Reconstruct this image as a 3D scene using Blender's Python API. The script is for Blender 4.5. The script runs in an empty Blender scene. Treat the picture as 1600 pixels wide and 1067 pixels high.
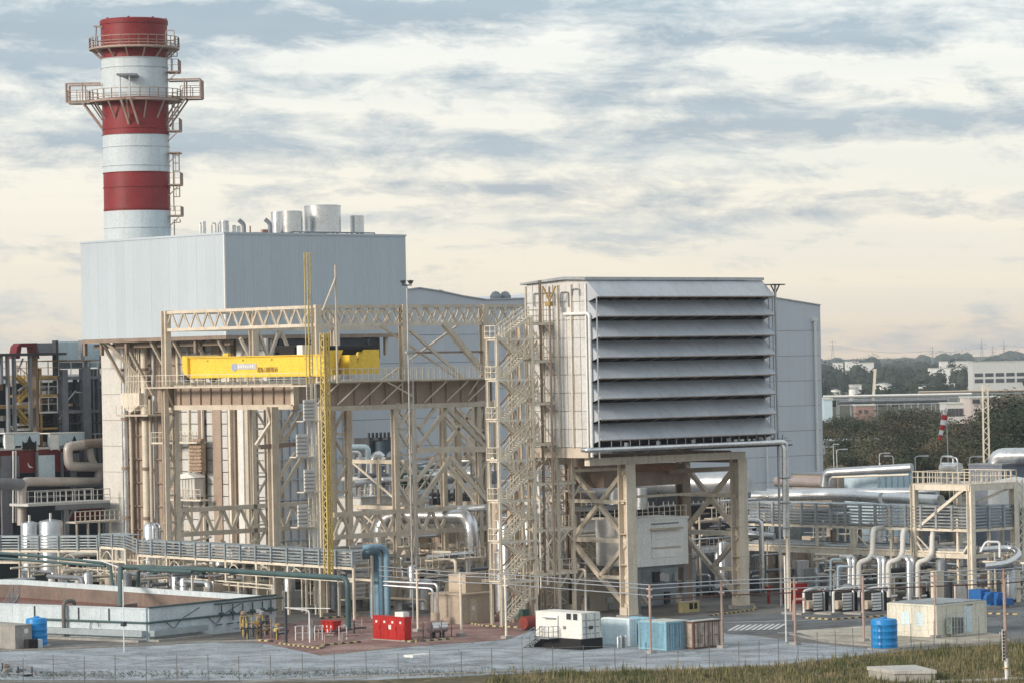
import bpy, math, random
from mathutils import Vector, Matrix
R = math.radians
rnd = random.Random(7)
S = bpy.context.scene
COL = S.collection
# ------------------------------------------------------------------ camera
FPX = 5400.0
CAMZ = 25.0
PITCH, ROLL = 0.366, -1.1
cam = bpy.data.cameras.new('camera'); camo = bpy.data.objects.new('camera', cam); COL.objects.link(camo)
cam.sensor_width = 36.0; cam.lens = 36.0 * FPX / 1600.0
cam.clip_start = 1.0; cam.clip_end = 60000.0
ROT = Matrix.Rotation(R(90 + PITCH), 4, 'X') @ Matrix.Rotation(R(ROLL), 4, 'Z')
camo.matrix_world = Matrix.Translation((0, 0, CAMZ)) @ ROT
S.camera = camo
# ------------------------------------------------------------------ exposure
S.render.engine = 'CYCLES'
S.view_settings.view_transform = 'Standard'; S.view_settings.look = 'None'
S.view_settings.exposure = 0.5; S.view_settings.gamma = 1.0; S.view_settings.use_curve_mapping = False
S.cycles.max_bounces = 6; S.cycles.transparent_max_bounces = 6; S.cycles.volume_bounces = 0
# ------------------------------------------------------------------ sun and sky
SUN_DIR = Vector((-0.80, -0.56, 0.36)).normalized()          # towards the sun: low, from the left
sl = bpy.data.lights.new('sun', 'SUN'); sl.energy = 2.4; sl.angle = R(14); sl.color = (1.0, 0.87, 0.73)
so = bpy.data.objects.new('sun', sl); COL.objects.link(so)
so.rotation_euler = (-SUN_DIR).to_track_quat('-Z', 'Y').to_euler(); so.location = (-60, 0, 80)
W = bpy.data.worlds.new('World'); S.world = W; W.use_nodes = True
nt = W.node_tree; nt.nodes.clear()
def N(t, typ, **kw):
    n = t.nodes.new(typ)
    for k, v in kw.items(): setattr(n, k, v)
    return n
def L(t, a, b): t.links.new(a, b)
def mth(t, op, a, b=None, c=None, clamp=False):
    n = N(t, 'ShaderNodeMath', operation=op); n.use_clamp = clamp
    for i, v in enumerate((a, b, c)):
        if v is None: continue
        if isinstance(v, (int, float)): n.inputs[i].default_value = v
        else: L(t, v, n.inputs[i])
    return n.outputs[0]
def ramp(t, fac, stops, interp='LINEAR'):
    n = N(t, 'ShaderNodeValToRGB'); cr = n.color_ramp; cr.interpolation = interp
    while len(cr.elements) < len(stops): cr.elements.new(0.5)
    for e, (p, c) in zip(cr.elements, stops): e.position = p; e.color = (*c, 1) if len(c) == 3 else c
    L(t, fac, n.inputs[0]); return n.outputs[0]
def mixc(t, f, a, b, mode='MIX'):
    n = N(t, 'ShaderNodeMix', data_type='RGBA', blend_type=mode)
    for i, v in ((0, f), (6, a), (7, b)):
        if isinstance(v, (int, float)): n.inputs[i].default_value = v
        elif isinstance(v, tuple): n.inputs[i].default_value = (*v, 1)
        else: L(t, v, n.inputs[i])
    return n.outputs[2]
wo = N(nt, 'ShaderNodeOutputWorld'); bg = N(nt, 'ShaderNodeBackground'); L(nt, bg.outputs[0], wo.inputs[0])
sky = N(nt, 'ShaderNodeTexSky', sky_type='NISHITA'); sky.sun_disc = False
sky.sun_elevation = math.asin(SUN_DIR.z); sky.sun_rotation = math.atan2(SUN_DIR.x, SUN_DIR.y)
bg.inputs[1].default_value = 0.10
tc = N(nt, 'ShaderNodeTexCoord'); sx = N(nt, 'ShaderNodeSeparateXYZ'); L(nt, tc.outputs['Generated'], sx.inputs[0])
az = mth(nt, 'ARCTAN2', sx.outputs[0], sx.outputs[1]); el = mth(nt, 'ARCSINE', sx.outputs[2])
def cloudcoord(sa, se, ox, oz):
    c = N(nt, 'ShaderNodeCombineXYZ')
    # a slight tilt so the cloud banks are not exactly parallel to the horizon
    L(nt, mth(nt, 'MULTIPLY_ADD', az, sa, ox), c.inputs[0])
    e2 = mth(nt, 'MULTIPLY_ADD', az, 0.035, el)
    L(nt, mth(nt, 'MULTIPLY_ADD', e2, se, oz), c.inputs[1])
    return c.outputs[0]
def noise(vec, scale, detail, rough, dist=0.0):
    n = N(nt, 'ShaderNodeTexNoise'); n.inputs['Scale'].default_value = scale; n.inputs['Detail'].default_value = detail
    n.inputs['Roughness'].default_value = rough; n.inputs['Distortion'].default_value = dist; L(nt, vec, n.inputs[0]); return n.outputs[0]
n1 = noise(cloudcoord(6.5, 60.0, 3.3, 1.15), 1.0, 9, 0.60, 0.2)      # large banks
n2 = noise(cloudcoord(34.0, 105.0, 1.0, 5.0), 1.0, 11, 0.68, 0.3)      # broken edges
n3 = noise(cloudcoord(4.0, 90.0, 9.0, 2.0), 1.0, 5, 0.5, 0.2)         # thin streaks
m = mth(nt, 'ADD', mth(nt, 'MULTIPLY', n1, 0.48), mth(nt, 'MULTIPLY', n2, 0.52))
# where the photograph's sky has its large cloud banks (+) and clear cream gaps (-): direction, extent, weight
LOBES = [(150, 60, 430, 50, .12), (680, 32, 330, 26, .08), (1260, 62, 380, 24, .10), (1020, 150, 230, 26, .10), (1260, 208, 420, 26, .10), (430, 215, 380, 26, .07),
         (1200, 338, 480, 13, .07), (760, 297, 150, 10, .06), (180, 410, 220, 30, .05), (520, 345, 300, 14, .03), (620, 100, 330, 20, -.10), (1420, 118, 260, 18, -.05), (800, 262, 420, 16, -.07), (800, 430, 900, 55, -.06), (1330, 8, 220, 12, -.07), (1450, 280, 300, 22, -.07)]
for (lx, ly, wx, wy, am) in LOBES:
    a0_ = (lx - 800) / 5400; e0_ = (568 - (ly + .0192 * (lx - 800))) / 5400
    u1 = mth(nt, 'MULTIPLY', mth(nt, 'SUBTRACT', az, a0_), 5400 / wx); u2 = mth(nt, 'MULTIPLY', mth(nt, 'SUBTRACT', mth(nt, 'MULTIPLY_ADD', az, -.019, el), e0_ + -.019 * a0_), 5400 / wy)
    g_ = mth(nt, 'EXPONENT', mth(nt, 'MULTIPLY', mth(nt, 'ADD', mth(nt, 'POWER', mth(nt, 'ABSOLUTE', u1), 2.0), mth(nt, 'POWER', mth(nt, 'ABSOLUTE', u2), 2.0)), -1.0))
    m = mth(nt, 'MULTIPLY_ADD', g_, am, m)
e01 = mth(nt, 'MULTIPLY', el, 1 / 0.12, clamp=True)                    # 0 at the horizon, 1 about 7 degrees up
thr = mth(nt, 'MULTIPLY_ADD', e01, -0.02, 0.035)
cover = ramp(nt, mth(nt, 'SUBTRACT', m, thr), [(0.445, (0, 0, 0)), (0.50, (.42, .42, .42)), (0.585, (1, 1, 1))])
lift = ramp(nt, n3, [(0.42, (0, 0, 0)), (0.62, (1, 1, 1))])
glow = ramp(nt, e01, [(0.0, (7.3, 5.9, 4.5)), (0.16, (7.3, 6.5, 5.3)), (0.45, (7.3, 6.95, 6.1)), (1.0, (7.1, 7.3, 7.2))])
bankc = ramp(nt, e01, [(0.0, (5.2, 4.9, 4.8)), (0.35, (4.2, 4.1, 4.3)), (0.8, (3.5, 4.0, 4.5)), (1.0, (3.1, 4.0, 4.7))])
deep = mixc(nt, mth(nt, 'MULTIPLY', n2, 1.0), bankc, (2.8, 3.55, 4.2))
cl = mixc(nt, cover, glow, deep)
cl = mixc(nt, mth(nt, 'MULTIPLY', lift, 0.2), cl, (4.3, 5.1, 5.6))
L(nt, mixc(nt, 0.90, sky.outputs[0], cl), bg.inputs[0])

# ------------------------------------------------------------------ materials
MATS = {}
def mat(name, rgb, rough=0.6, metal=0.0, var=0.12, scale=0.6, streak=0.0, dirt=None, bump=0.0, rib=0.0, ribax=0, fine=0.05, spec=0.4, ov=0.05):
    if name in MATS: return MATS[name]
    m = bpy.data.materials.new(name); m.use_nodes = True; t = m.node_tree
    b = t.nodes['Principled BSDF']; b.inputs['Roughness'].default_value = rough; b.inputs['Metallic'].default_value = metal
    b.inputs['Specular IOR Level'].default_value = spec
    g = N(t, 'ShaderNodeNewGeometry')
    n = N(t, 'ShaderNodeTexNoise'); n.inputs['Scale'].default_value = scale; n.inputs['Detail'].default_value = 6; n.inputs['Roughness'].default_value = .65
    L(t, g.outputs['Position'], n.inputs[0])
    lo = tuple(c * (1 - var * 1.6) for c in rgb); hi = tuple(min(.95, c * (1 + var)) for c in rgb)
    c = ramp(t, n.outputs[0], [(0.3, lo), (0.5, rgb), (0.7, hi)])
    if streak > 0 or dirt:
        mp = N(t, 'ShaderNodeMapping'); mp.inputs['Scale'].default_value = (1.7, 1.7, 0.12); L(t, g.outputs['Position'], mp.inputs[0])
        n2 = N(t, 'ShaderNodeTexNoise'); n2.inputs['Scale'].default_value = 1.0; n2.inputs['Detail'].default_value = 5; L(t, mp.outputs[0], n2.inputs[0])
        f = ramp(t, n2.outputs[0], [(0.5, (0, 0, 0)), (0.72, (1, 1, 1))])
        c = mixc(t, mth(t, 'MULTIPLY', f, streak), c, dirt or tuple(x * .5 for x in rgb))
    if fine > 0:
        n3 = N(t, 'ShaderNodeTexNoise'); n3.inputs['Scale'].default_value = 5.0; n3.inputs['Detail'].default_value = 3; L(t, g.outputs['Position'], n3.inputs[0])
        f = ramp(t, n3.outputs[0], [(0.35, (1 - fine * 3,) * 3), (0.6, (1, 1, 1))])
        c = mixc(t, 1.0, c, f, 'MULTIPLY')
    if ov > 0:
        oi = N(t, 'ShaderNodeObjectInfo'); c = mixc(t, 1.0, c, ramp(t, oi.outputs['Random'], [(0, (1 - ov * 1.6,) * 3), (1, (1 + ov * .6,) * 3)]), 'MULTIPLY')
    L(t, c, b.inputs['Base Color'])
    rr = ramp(t, n.outputs[0], [(0.3, (max(.02, rough - .08),) * 3), (0.7, (min(1, rough + .1),) * 3)]); L(t, rr, b.inputs['Roughness'])
    if bump > 0:
        bn = N(t, 'ShaderNodeBump'); bn.inputs['Strength'].default_value = bump; bn.inputs['Distance'].default_value = .1
        n4 = N(t, 'ShaderNodeTexNoise'); n4.inputs['Scale'].default_value = 3.0; n4.inputs['Detail'].default_value = 6; L(t, g.outputs['Position'], n4.inputs[0])
        L(t, n4.outputs[0], bn.inputs['Height']); L(t, bn.outputs[0], b.inputs['Normal'])
    if rib > 0:
        tco = N(t, 'ShaderNodeTexCoord'); w = N(t, 'ShaderNodeTexWave'); w.inputs['Scale'].default_value = rib
        w.bands_direction = 'DIAGONAL' if ribax == 9 else 'XYZ'[ribax]
        mp = N(t, 'ShaderNodeMapping'); mp.inputs['Scale'].default_value = (1, 1, 0) if ribax != 2 else (1, 1, 1)
        L(t, tco.outputs['Object'], mp.inputs[0]); L(t, mp.outputs[0], w.inputs[0])
        bn = N(t, 'ShaderNodeBump'); bn.inputs['Strength'].default_value = .5; bn.inputs['Distance'].default_value = .04
        L(t, w.outputs['Fac'], bn.inputs['Height']); L(t, bn.outputs[0], b.inputs['Normal'])
    MATS[name] = m; return m
RUST = (.22, .12, .07)
BEIGE = mat('beige_steel', (.66, .59, .49), .55, 0, .10, .5, .42, (.42, .33, .22), ov=.10)
CREAM = mat('cream_steel', (.77, .71, .60), .5, 0, .08, .6, .35, (.45, .33, .22))
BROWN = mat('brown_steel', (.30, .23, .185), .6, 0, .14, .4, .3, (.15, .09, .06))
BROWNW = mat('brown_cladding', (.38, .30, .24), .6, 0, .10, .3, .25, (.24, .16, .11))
DARK = mat('dark_steel', (.055, .06, .07), .6, 0, .2)
GREYS = mat('grey_steel', (.22, .24, .27), .5, .2, .15, .5, .3)
BLACK = mat('black_void', (.018, .018, .02), .9, 0, .1)
GALV = mat('galvanised_steel', (.52, .55, .58), .38, .75, .12, .8)
SILVER = mat('aluminium_cladding', (.72, .74, .76), .28, .9, .10, .35)
CLAD = mat('grey_cladding', (.47, .54, .60), .5, 0, .03, .08, .22, (.42, .47, .51), fine=0, rib=2.2, ribax=9, ov=.025)
HALLW = mat('hall_cladding', (.54, .585, .64), .55, 0, .03, .1, .2, (.45, .48, .53), fine=0, ov=.025)
LOUV = mat('louvre_sheet', (.46, .495, .545), .45, .1, .06, .4, .5, (.34, .35, .36), fine=.02, ov=.03)
FWALL = mat('filter_house_wall', (.63, .635, .63), .5, 0, .05, .4, .35, (.50, .44, .36))
WHITE = mat('white_paint', (.80, .81, .80), .45, 0, .05, .5, .25, (.52, .47, .40))
CONCW = mat('white_concrete', (.70, .69, .66), .8, 0, .05, .4, .3, (.60, .55, .48))
CONC = mat('concrete', (.36, .35, .33), .9, 0, .18, .6, .4, (.2, .19, .17), bump=.3)
BASINW = mat('basin_concrete', (.58, .67, .72), .8, 0, .08, .5, .35, (.40, .43, .44))
BASINI = mat('basin_inside', (.20, .155, .135), .8, 0, .2, .4, .4, (.16, .09, .07))  # brown of the basin inside, darkened to include its shade
REDW = mat('rusty_water', (.16, .045, .03), .25, 0, .2, .2)
SRED = mat('stack_red', (.235, .02, .025), .5, 0, .10, .3, .55, (.15, .025, .025))
SWHITE = mat('stack_white', (.60, .68, .73), .5, 0, .05, .3, .38, (.44, .45, .45))
RED = mat('red_paint', (.45, .02, .018), .45, 0, .12, .7, .2, (.25, .02, .02))
DRED = mat('dark_red_cladding', (.16, .012, .02), .5, 0, .1, .4)
YEL = mat('crane_yellow', (.86, .60, .07), .45, 0, .06, .4, .15, (.5, .32, .05))
OCHRE = mat('ochre_steel', (.42, .27, .09), .6, 0, .2, .6, .4, (.2, .1, .04))
DYEL = mat('mast_yellow', (.62, .48, .17), .5, 0, .15, .6, .3, (.4, .25, .06))
TEAL = mat('teal_pipe', (.055, .105, .11), .45, 0, .15, .6)
BLUEP = mat('blue_duct', (.22, .38, .50), .45, 0, .12, .6, .3, (.08, .17, .26))
BLUE = mat('blue_plastic', (.01, .24, .60), .4, 0, .08, .6, .1)
BLUEC = mat('blue_container', (.24, .45, .57), .55, 0, .14, .6, .55, (.22, .20, .17))
PALEC = mat('pale_blue_container', (.70, .84, .90), .5, 0, .06, .6, .2, (.4, .5, .52))
RUSTC = mat('rusty_container', (.52, .44, .38), .7, 0, .35, 1.2, .8, (.13, .07, .05))
ROOFC = mat('container_roof', (.52, .55, .52), .6, 0, .15, .6)
CABLE = mat('cable_tray_grey', (.36, .42, .46), .45, .4, .15, .8)
BLUEV = mat('blue_vehicle', (.015, .13, .40), .5, 0, .15, .8)
GREEN = mat('dark_green_paint', (.03, .07, .05), .5)
TAN = mat('tan_enclosure', (.52, .44, .345), .6, 0, .08, .4, .2, (.28, .2, .14))
GLASS = mat('dark_glass', (.04, .05, .06), .15, 0, .1)
PALEB = mat('pale_blue_panel', (.52, .66, .74), .5, 0, .05, .5, .2)
PINK = mat('pink_steel', (.42, .25, .22), .6, 0, .12)

# ------------------------------------------------------------------ geometry helpers
TH = R(42.0)
U = Vector((math.cos(TH), math.sin(TH))); V_ = Vector((-math.sin(TH), math.cos(TH)))
R3 = ROT.to_3x3()
def ray(px, py):
    d = R3 @ Vector(((px - 800) / FPX, (533.5 - py) / FPX, -1)); return d / d.y
def toK(x, y): return (x * U.x + y * U.y, x * V_.x + y * V_.y)
def KD(px, py, D):                      # grid coordinates of the point seen at px,py at a distance of D
    d = ray(px, py); a, b = toK(d.x * D, D); return a, b, CAMZ + d.z * D
def KG(px, py, z=0.0):                  # grid coordinates where the ray meets height z
    d = ray(px, py); D = (z - CAMZ) / d.z; a, b = toK(d.x * D, D); return a, b
def KA(px, py, b):                      # a of the column px in the vertical plane b
    d = ray(px, py); bx, by = V_.x * b, V_.y * b
    return (d.x * by - bx) / (U.x - d.x * U.y)
def KB(px, py, a):
    d = ray(px, py); bx, by = U.x * a, U.y * a
    return (d.x * by - bx) / (V_.x - d.x * V_.y)
def KZ(px, py, a, b):
    y = U.y * a + V_.y * b; return CAMZ + ray(px, py).z * y
def za(px, py, b):                      # (a, z) in plane b
    a = KA(px, py, b); return a, KZ(px, py, a, b)
def zb(px, py, a):
    b = KB(px, py, a); return b, KZ(px, py, a, b)

class MB:
    def __init__(s): s.v = []; s.f = []; s.sm = False
    def box(s, p, q):
        x0, x1 = sorted((p[0], q[0])); y0, y1 = sorted((p[1], q[1])); z0, z1 = sorted((p[2], q[2])); n = len(s.v)
        s.v += [(x0, y0, z0), (x1, y0, z0), (x1, y1, z0), (x0, y1, z0), (x0, y0, z1), (x1, y0, z1), (x1, y1, z1), (x0, y1, z1)]
        s.f += [tuple(n + i for i in q_) for q_ in ((0, 3, 2, 1), (4, 5, 6, 7), (0, 1, 5, 4), (1, 2, 6, 5), (2, 3, 7, 6), (3, 0, 4, 7))]; return s
    def beam(s, p, q, w, h=None, up=(0, 0, 1)):
        h = h or w; p = Vector(p); q = Vector(q); d = (q - p).normalized(); u = Vector(up)
        if abs(d.dot(u)) > .98: u = Vector((0, 1, 0))
        sd = d.cross(u).normalized(); u = sd.cross(d); n = len(s.v)
        for e in (p, q):
            for i, j in ((-1, -1), (1, -1), (1, 1), (-1, 1)): s.v.append(tuple(e + sd * (i * w / 2) + u * (j * h / 2)))
        s.f += [tuple(n + i for i in q_) for q_ in ((0, 1, 2, 3), (7, 6, 5, 4), (0, 4, 5, 1), (1, 5, 6, 2), (2, 6, 7, 3), (3, 7, 4, 0))]; return s
    def tube(s, pts, r, seg=10, fil=None, cap=True):
        pts = [Vector(p) for p in pts]; s.sm = True
        if fil is None: fil = r * 2.2
        path = [pts[0]]
        for i in range(1, len(pts) - 1):
            a, b, c = pts[i - 1:i + 2]; k = min(fil, (b - a).length * .45, (c - b).length * .45)
            p0 = b + (a - b).normalized() * k; p2 = b + (c - b).normalized() * k
            for j in range(6):
                t = j / 5; path.append(p0 * (1 - t) ** 2 + b * 2 * t * (1 - t) + p2 * t * t)
        path.append(pts[-1]); n = len(s.v); nr = None
        rings = []
        for i, p in enumerate(path):
            d = ((path[i + 1] - p) if i == 0 else (p - path[i - 1]) if i == len(path) - 1 else (path[i + 1] - path[i - 1])).normalized()
            if nr is None: nr = d.cross(Vector((0, 0, 1))) if abs(d.z) < .95 else d.cross(Vector((0, 1, 0)))
            nr = (nr - d * nr.dot(d)).normalized(); bn = d.cross(nr)
            rings.append(len(s.v)); rr = r[i] if isinstance(r, list) else r
            for j in range(seg):
                t = 2 * math.pi * j / seg; s.v.append(tuple(p + (nr * math.cos(t) + bn * math.sin(t)) * rr))
        for a, b in zip(rings, rings[1:]):
            for j in range(seg): k = (j + 1) % seg; s.f.append((a + j, a + k, b + k, b + j))
        if cap: s.f.append(tuple(rings[0] + j for j in range(seg))[::-1]); s.f.append(tuple(rings[-1] + j for j in range(seg)))
        return s
    def lathe(s, prof, c=(0, 0), seg=32, cap=True):     # prof: (r, z)
        s.sm = True; n = len(s.v)
        for r, z in prof:
            for j in range(seg):
                t = 2 * math.pi * j / seg; s.v.append((c[0] + r * math.cos(t), c[1] + r * math.sin(t), z))
        for i in range(len(prof) - 1):
            for j in range(seg): k = (j + 1) % seg; a = n + i * seg; b = a + seg; s.f.append((a + j, a + k, b + k, b + j))
        if cap: s.f.append(tuple(n + j for j in range(seg))[::-1]); a = n + (len(prof) - 1) * seg; s.f.append(tuple(a + j for j in range(seg)))
        return s
    def poly(s, pts): n = len(s.v); s.v += [tuple(p) for p in pts]; s.f.append(tuple(range(n, n + len(pts)))); return s
    def prism(s, pts, ext):                              # pts planar loop, ext vector
        n = len(s.v); m = len(pts); e = Vector(ext); s.v += [tuple(p) for p in pts] + [tuple(Vector(p) + e) for p in pts]
        s.f.append(tuple(range(n, n + m))[::-1]); s.f.append(tuple(range(n + m, n + 2 * m)))
        for i in range(m): k = (i + 1) % m; s.f.append((n + i, n + k, n + m + k, n + m + i))
        return s
    def rail(s, pts, h=1.1, sp=1.4, w=.055, mid=True):
        for p, q in zip(pts, pts[1:]):
            p = Vector(p); q = Vector(q); up = Vector((0, 0, h)); s.beam(p + up, q + up, w)
            if mid: s.beam(p + up * .52, q + up * .52, w * .75)
            n = max(1, round((q - p).length / sp))
            for i in range(n + 1): x = p.lerp(q, i / n); s.beam(x, x + up, w)
        return s
    def shift(s, o):
        o = Vector(o); s.v = [tuple(Vector(v) - o) for v in s.v]
    def mesh(s, name, m):
        me = bpy.data.meshes.new(name); me.from_pydata(s.v, [], s.f)
        for mm in (m if isinstance(m, (list, tuple)) else [m]): me.materials.append(mm)
        if s.sm:
            me.polygons.foreach_set('use_smooth', [True] * len(me.polygons))
            me.update(); me.set_sharp_from_angle(angle=R(40))
        me.update(); return me
UNIT = {}
def unit(kind, m):
    k = (kind, m.name)
    if k in UNIT: return UNIT[k]
    b = MB()
    if kind == 'box': b.box((-.5, -.5, -.5), (.5, .5, .5))
    elif kind == 'h':                                     # wide-flange section along z
        for y in (-.5, .38): b.box((-.5, y, -.5), (.5, y + .12, .5))
        b.box((-.06, -.379, -.5), (.06, .379, .5))
    elif kind == 'cyl': b.lathe([(.5, -.5), (.5, .5)], seg=12)
    me = b.mesh(kind + '_' + m.name, m); UNIT[k] = me; return me

class Thing:
    """Empty at the thing's base (grid frame by default) with its parts as children"""
    def __init__(s, name, label, cat, o=(0, 0, 0), group=None, kind=None, rot=TH, root=None):
        s.o = Vector(o); e = bpy.data.objects.new(name, None); COL.objects.link(e); e.empty_display_size = .5
        w = U * s.o.x + V_ * s.o.y; e.location = (w.x, w.y, s.o.z); e.rotation_euler = (0, 0, rot); s.e = e
        if kind: e['kind'] = kind
        if label and not kind: e['label'] = label; e['category'] = cat
        if group: e['group'] = group
        s.po = s.o
    def part(s, name, mb, m, parent=None, label=None, kind=None):
        po = s.o
        mb.shift(po); ob = bpy.data.objects.new(name, mb.mesh(name, m)); COL.objects.link(ob); ob.parent = parent or s.e
        if parent: ob.matrix_parent_inverse = parent.matrix_basis.inverted()
        if label: ob['label'] = label
        if kind: ob['kind'] = kind
        return ob
    def box(s, name, p, q, m, parent=None, label=None):
        return s._u(name, 'box', m, (Vector(p) + Vector(q)) / 2 - s.o, Matrix.Identity(3), [max(.01, abs(q[i] - p[i])) for i in range(3)], parent, label)
    def _u(s, name, kind, m, c, rot, sc, parent, label=None):
        ob = bpy.data.objects.new(name, unit(kind, m)); COL.objects.link(ob); ob.parent = parent or s.e
        ob.matrix_parent_inverse = parent.matrix_basis.inverted() if parent else Matrix.Identity(4)
        ob.matrix_basis = Matrix.Translation(c) @ rot.to_4x4() @ Matrix.Diagonal((*sc, 1))
        if label: ob['label'] = label
        return ob
    def bar(s, name, p, q, w, m, h=None, kind='box', parent=None, up=(0, 0, 1), ext=0):
        p = Vector(p); q = Vector(q); d = q - p; ln = d.length; d.normalize(); u = Vector(up)
        if abs(d.dot(u)) > .98: u = Vector((0, 1, 0))
        sd = d.cross(u).normalized(); u2 = sd.cross(d)
        return s._u(name, kind, m, (p + q) / 2 - s.o, Matrix((sd, u2, d)).transposed(), (w, h or w, ln + ext), parent)
    def single(s): pass
def solo(name, mb, m, label, cat, o, group=None, kind=None, rot=TH):
    """a thing that is one mesh; mb is in grid coordinates"""
    o = Vector(o); mb.shift(o); ob = bpy.data.objects.new(name, mb.mesh(name, m)); COL.objects.link(ob)
    w = U * o.x + V_ * o.y; ob.location = (w.x, w.y, o.z); ob.rotation_euler = (0, 0, rot)
    if kind: ob['kind'] = kind
    if label: ob['label'] = label
    if cat: ob['category'] = cat
    if group: ob['group'] = group
    return ob
def lerp(a, b, t): return a + (b - a) * t
def truss(t, p, q, h, n, m, w=.28, wd=.16, dbl=True, chord='chord', brace='brace', xx=False):
    """vertical plane truss from p to q (top chord line), depth h, zigzag or crossed braces"""
    p = Vector(p); q = Vector(q); dn = Vector((0, 0, -h))
    t.bar(chord, p, q, w, m); t.bar(chord, p + dn, q + dn, w, m)
    for i in range(n):
        a = p.lerp(q, i / n); b = p.lerp(q, (i + .5) / n); c = p.lerp(q, (i + 1) / n)
        if xx: t.bar(brace, a, c + dn, wd, m); t.bar(brace, a + dn, c, wd, m)
        else: t.bar(brace, a + dn, b, wd, m); t.bar(brace, b, c + dn, wd, m)
# ================================================================== THE SETTING
def gmat(name, stops, scale=.15, rough=.95, fine=2.0, bump=.4):
    m = bpy.data.materials.new(name); m.use_nodes = True; t = m.node_tree; b = t.nodes['Principled BSDF']
    b.inputs['Roughness'].default_value = rough; b.inputs['Specular IOR Level'].default_value = .25
    g = N(t, 'ShaderNodeNewGeometry'); n = N(t, 'ShaderNodeTexNoise'); n.inputs['Scale'].default_value = scale
    n.inputs['Detail'].default_value = 9; n.inputs['Roughness'].default_value = .68; L(t, g.outputs['Position'], n.inputs[0])
    c = ramp(t, n.outputs[0], stops)
    n5 = N(t, 'ShaderNodeTexNoise'); n5.inputs['Scale'].default_value = scale * .45; n5.inputs['Detail'].default_value = 4; n5.inputs['Distortion'].default_value = 2.5; L(t, g.outputs['Position'], n5.inputs[0])
    c = mixc(t, 1.0, c, ramp(t, n5.outputs[0], [(.42, (1, 1, 1)), (.55, (.80, .79, .77)), (.60, (.62, .61, .60)), (.64, (.95, .95, .95))]), 'MULTIPLY')
    n2 = N(t, 'ShaderNodeTexNoise'); n2.inputs['Scale'].default_value = fine; n2.inputs['Detail'].default_value = 5; L(t, g.outputs['Position'], n2.inputs[0])
    f = ramp(t, n2.outputs[0], [(.3, (.72,) * 3), (.65, (1.08,) * 3)]); c = mixc(t, 1.0, c, f, 'MULTIPLY')
    L(t, c, b.inputs['Base Color'])
    bn = N(t, 'ShaderNodeBump'); bn.inputs['Strength'].default_value = bump; bn.inputs['Distance'].default_value = .08
    L(t, n2.outputs[0], bn.inputs['Height']); L(t, bn.outputs[0], b.inputs['Normal']); return m
EARTH = gmat('far_earth', [(.35, (.05, .065, .035)), (.5, (.10, .095, .055)), (.65, (.16, .15, .11))], .01, fine=.2)
YARD = gmat('yard_concrete', [(.35, (.13, .13, .13)), (.5, (.19, .185, .175)), (.65, (.26, .25, .23))], .12)
GRAVEL = gmat('pale_gravel', [(.35, (.26, .30, .34)), (.5, (.34, .385, .43)), (.65, (.42, .47, .51))], .25, fine=4)
ASPH = gmat('asphalt', [(.35, (.11, .125, .14)), (.5, (.155, .17, .185)), (.65, (.21, .225, .24))], .15)
PINKG = gmat('red_paving', [(.35, (.22, .13, .12)), (.5, (.30, .19, .175)), (.65, (.36, .26, .24))], .2)
APRON = gmat('pale_apron', [(.35, (.36, .33, .28)), (.5, (.45, .42, .36)), (.65, (.52, .49, .43))], .2)
SOIL = gmat('grass_soil', [(.35, (.06, .06, .035)), (.5, (.12, .105, .06)), (.65, (.20, .17, .11))], .5)
WLINE = mat('road_paint', (.62, .64, .65), .7, 0, .15, 2)
def sheet(name, pts, z, m):
    b = MB(); b.poly([(a, bb, z) for a, bb in pts]); return solo(name, b, m, None, None, (pts[0][0], pts[0][1], 0), kind='structure')
def wd(x, y): return toK(x, y)
g = MB(); g.poly([wd(-30000, -2000) + (-.03,), wd(30000, -2000) + (-.03,), wd(30000, 45000) + (-.03,), wd(-30000, 45000) + (-.03,)])
solo('ground', g, EARTH, None, None, (0, 0, -.03), kind='structure')
sheet('yard', [wd(-160, 262), wd(170, 262), wd(200, 640), wd(-190, 640)], 0, YARD)
G = lambda px, py: KG(px, py)
sheet('gravel_road', [G(-150, 1062), G(-150, 1026), G(0, 1018), G(225, 1009), G(330, 1003), G(430, 1006), G(500, 1024), G(640, 1010), G(790, 999.5), G(830, 985), G(1130, 985),
                      G(1250, 1003), G(1390, 1016), G(1250, 1036), G(1000, 1050), G(700, 1062)], .004, GRAVEL)
sheet('red_paving', [G(400, 1002), G(500, 1023), G(640, 1009), G(790, 998.5), G(830, 984), G(800, 962), G(560, 962), G(430, 975)], .008, PINKG)
sheet('asphalt_road', [G(1050, 962), G(1135, 960), G(1700, 940), G(1750, 975), G(1600, 992), G(1400, 1003), G(1235, 992), G(1135, 990)], .008, ASPH)
sheet('concrete_apron', [G(1240, 985), G(1420, 972), G(1560, 990), G(1580, 1000), G(1400, 1012), G(1290, 1002)], .012, APRON)
sheet('grass_bank', [G(380, 1067), G(560, 1063), G(850, 1050), G(1100, 1045), G(1200, 1040), G(1330, 1026), G(1420, 1016), G(1800, 990), G(1800, 1120), G(380, 1120)], .016, SOIL)
TRK_ = gmat('wheel_worn_gravel', [(.35, (.20, .225, .25)), (.5, (.265, .295, .33)), (.65, (.33, .365, .40))], .4)
for pts_ in ([(-60, 1046), (200, 1041), (450, 1043), (700, 1038), (900, 1030), (1100, 1022), (1230, 1012)], [(-60, 1036), (180, 1031), (420, 1033), (680, 1028), (840, 1022)], [(560, 1044), (760, 1036), (960, 1036), (1150, 1030)]):
    for off in (0, 2.2):
        pp_ = [KG(x, y + off * .9) for x, y in pts_]; b = MB()
        for p, q in zip(pp_, pp_[1:]): b.beam((*p, .007), (*q, .007), .42, .003)
        solo('wheel_track', b, TRK_, None, None, (*pp_[0], 0), kind='structure')
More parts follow.
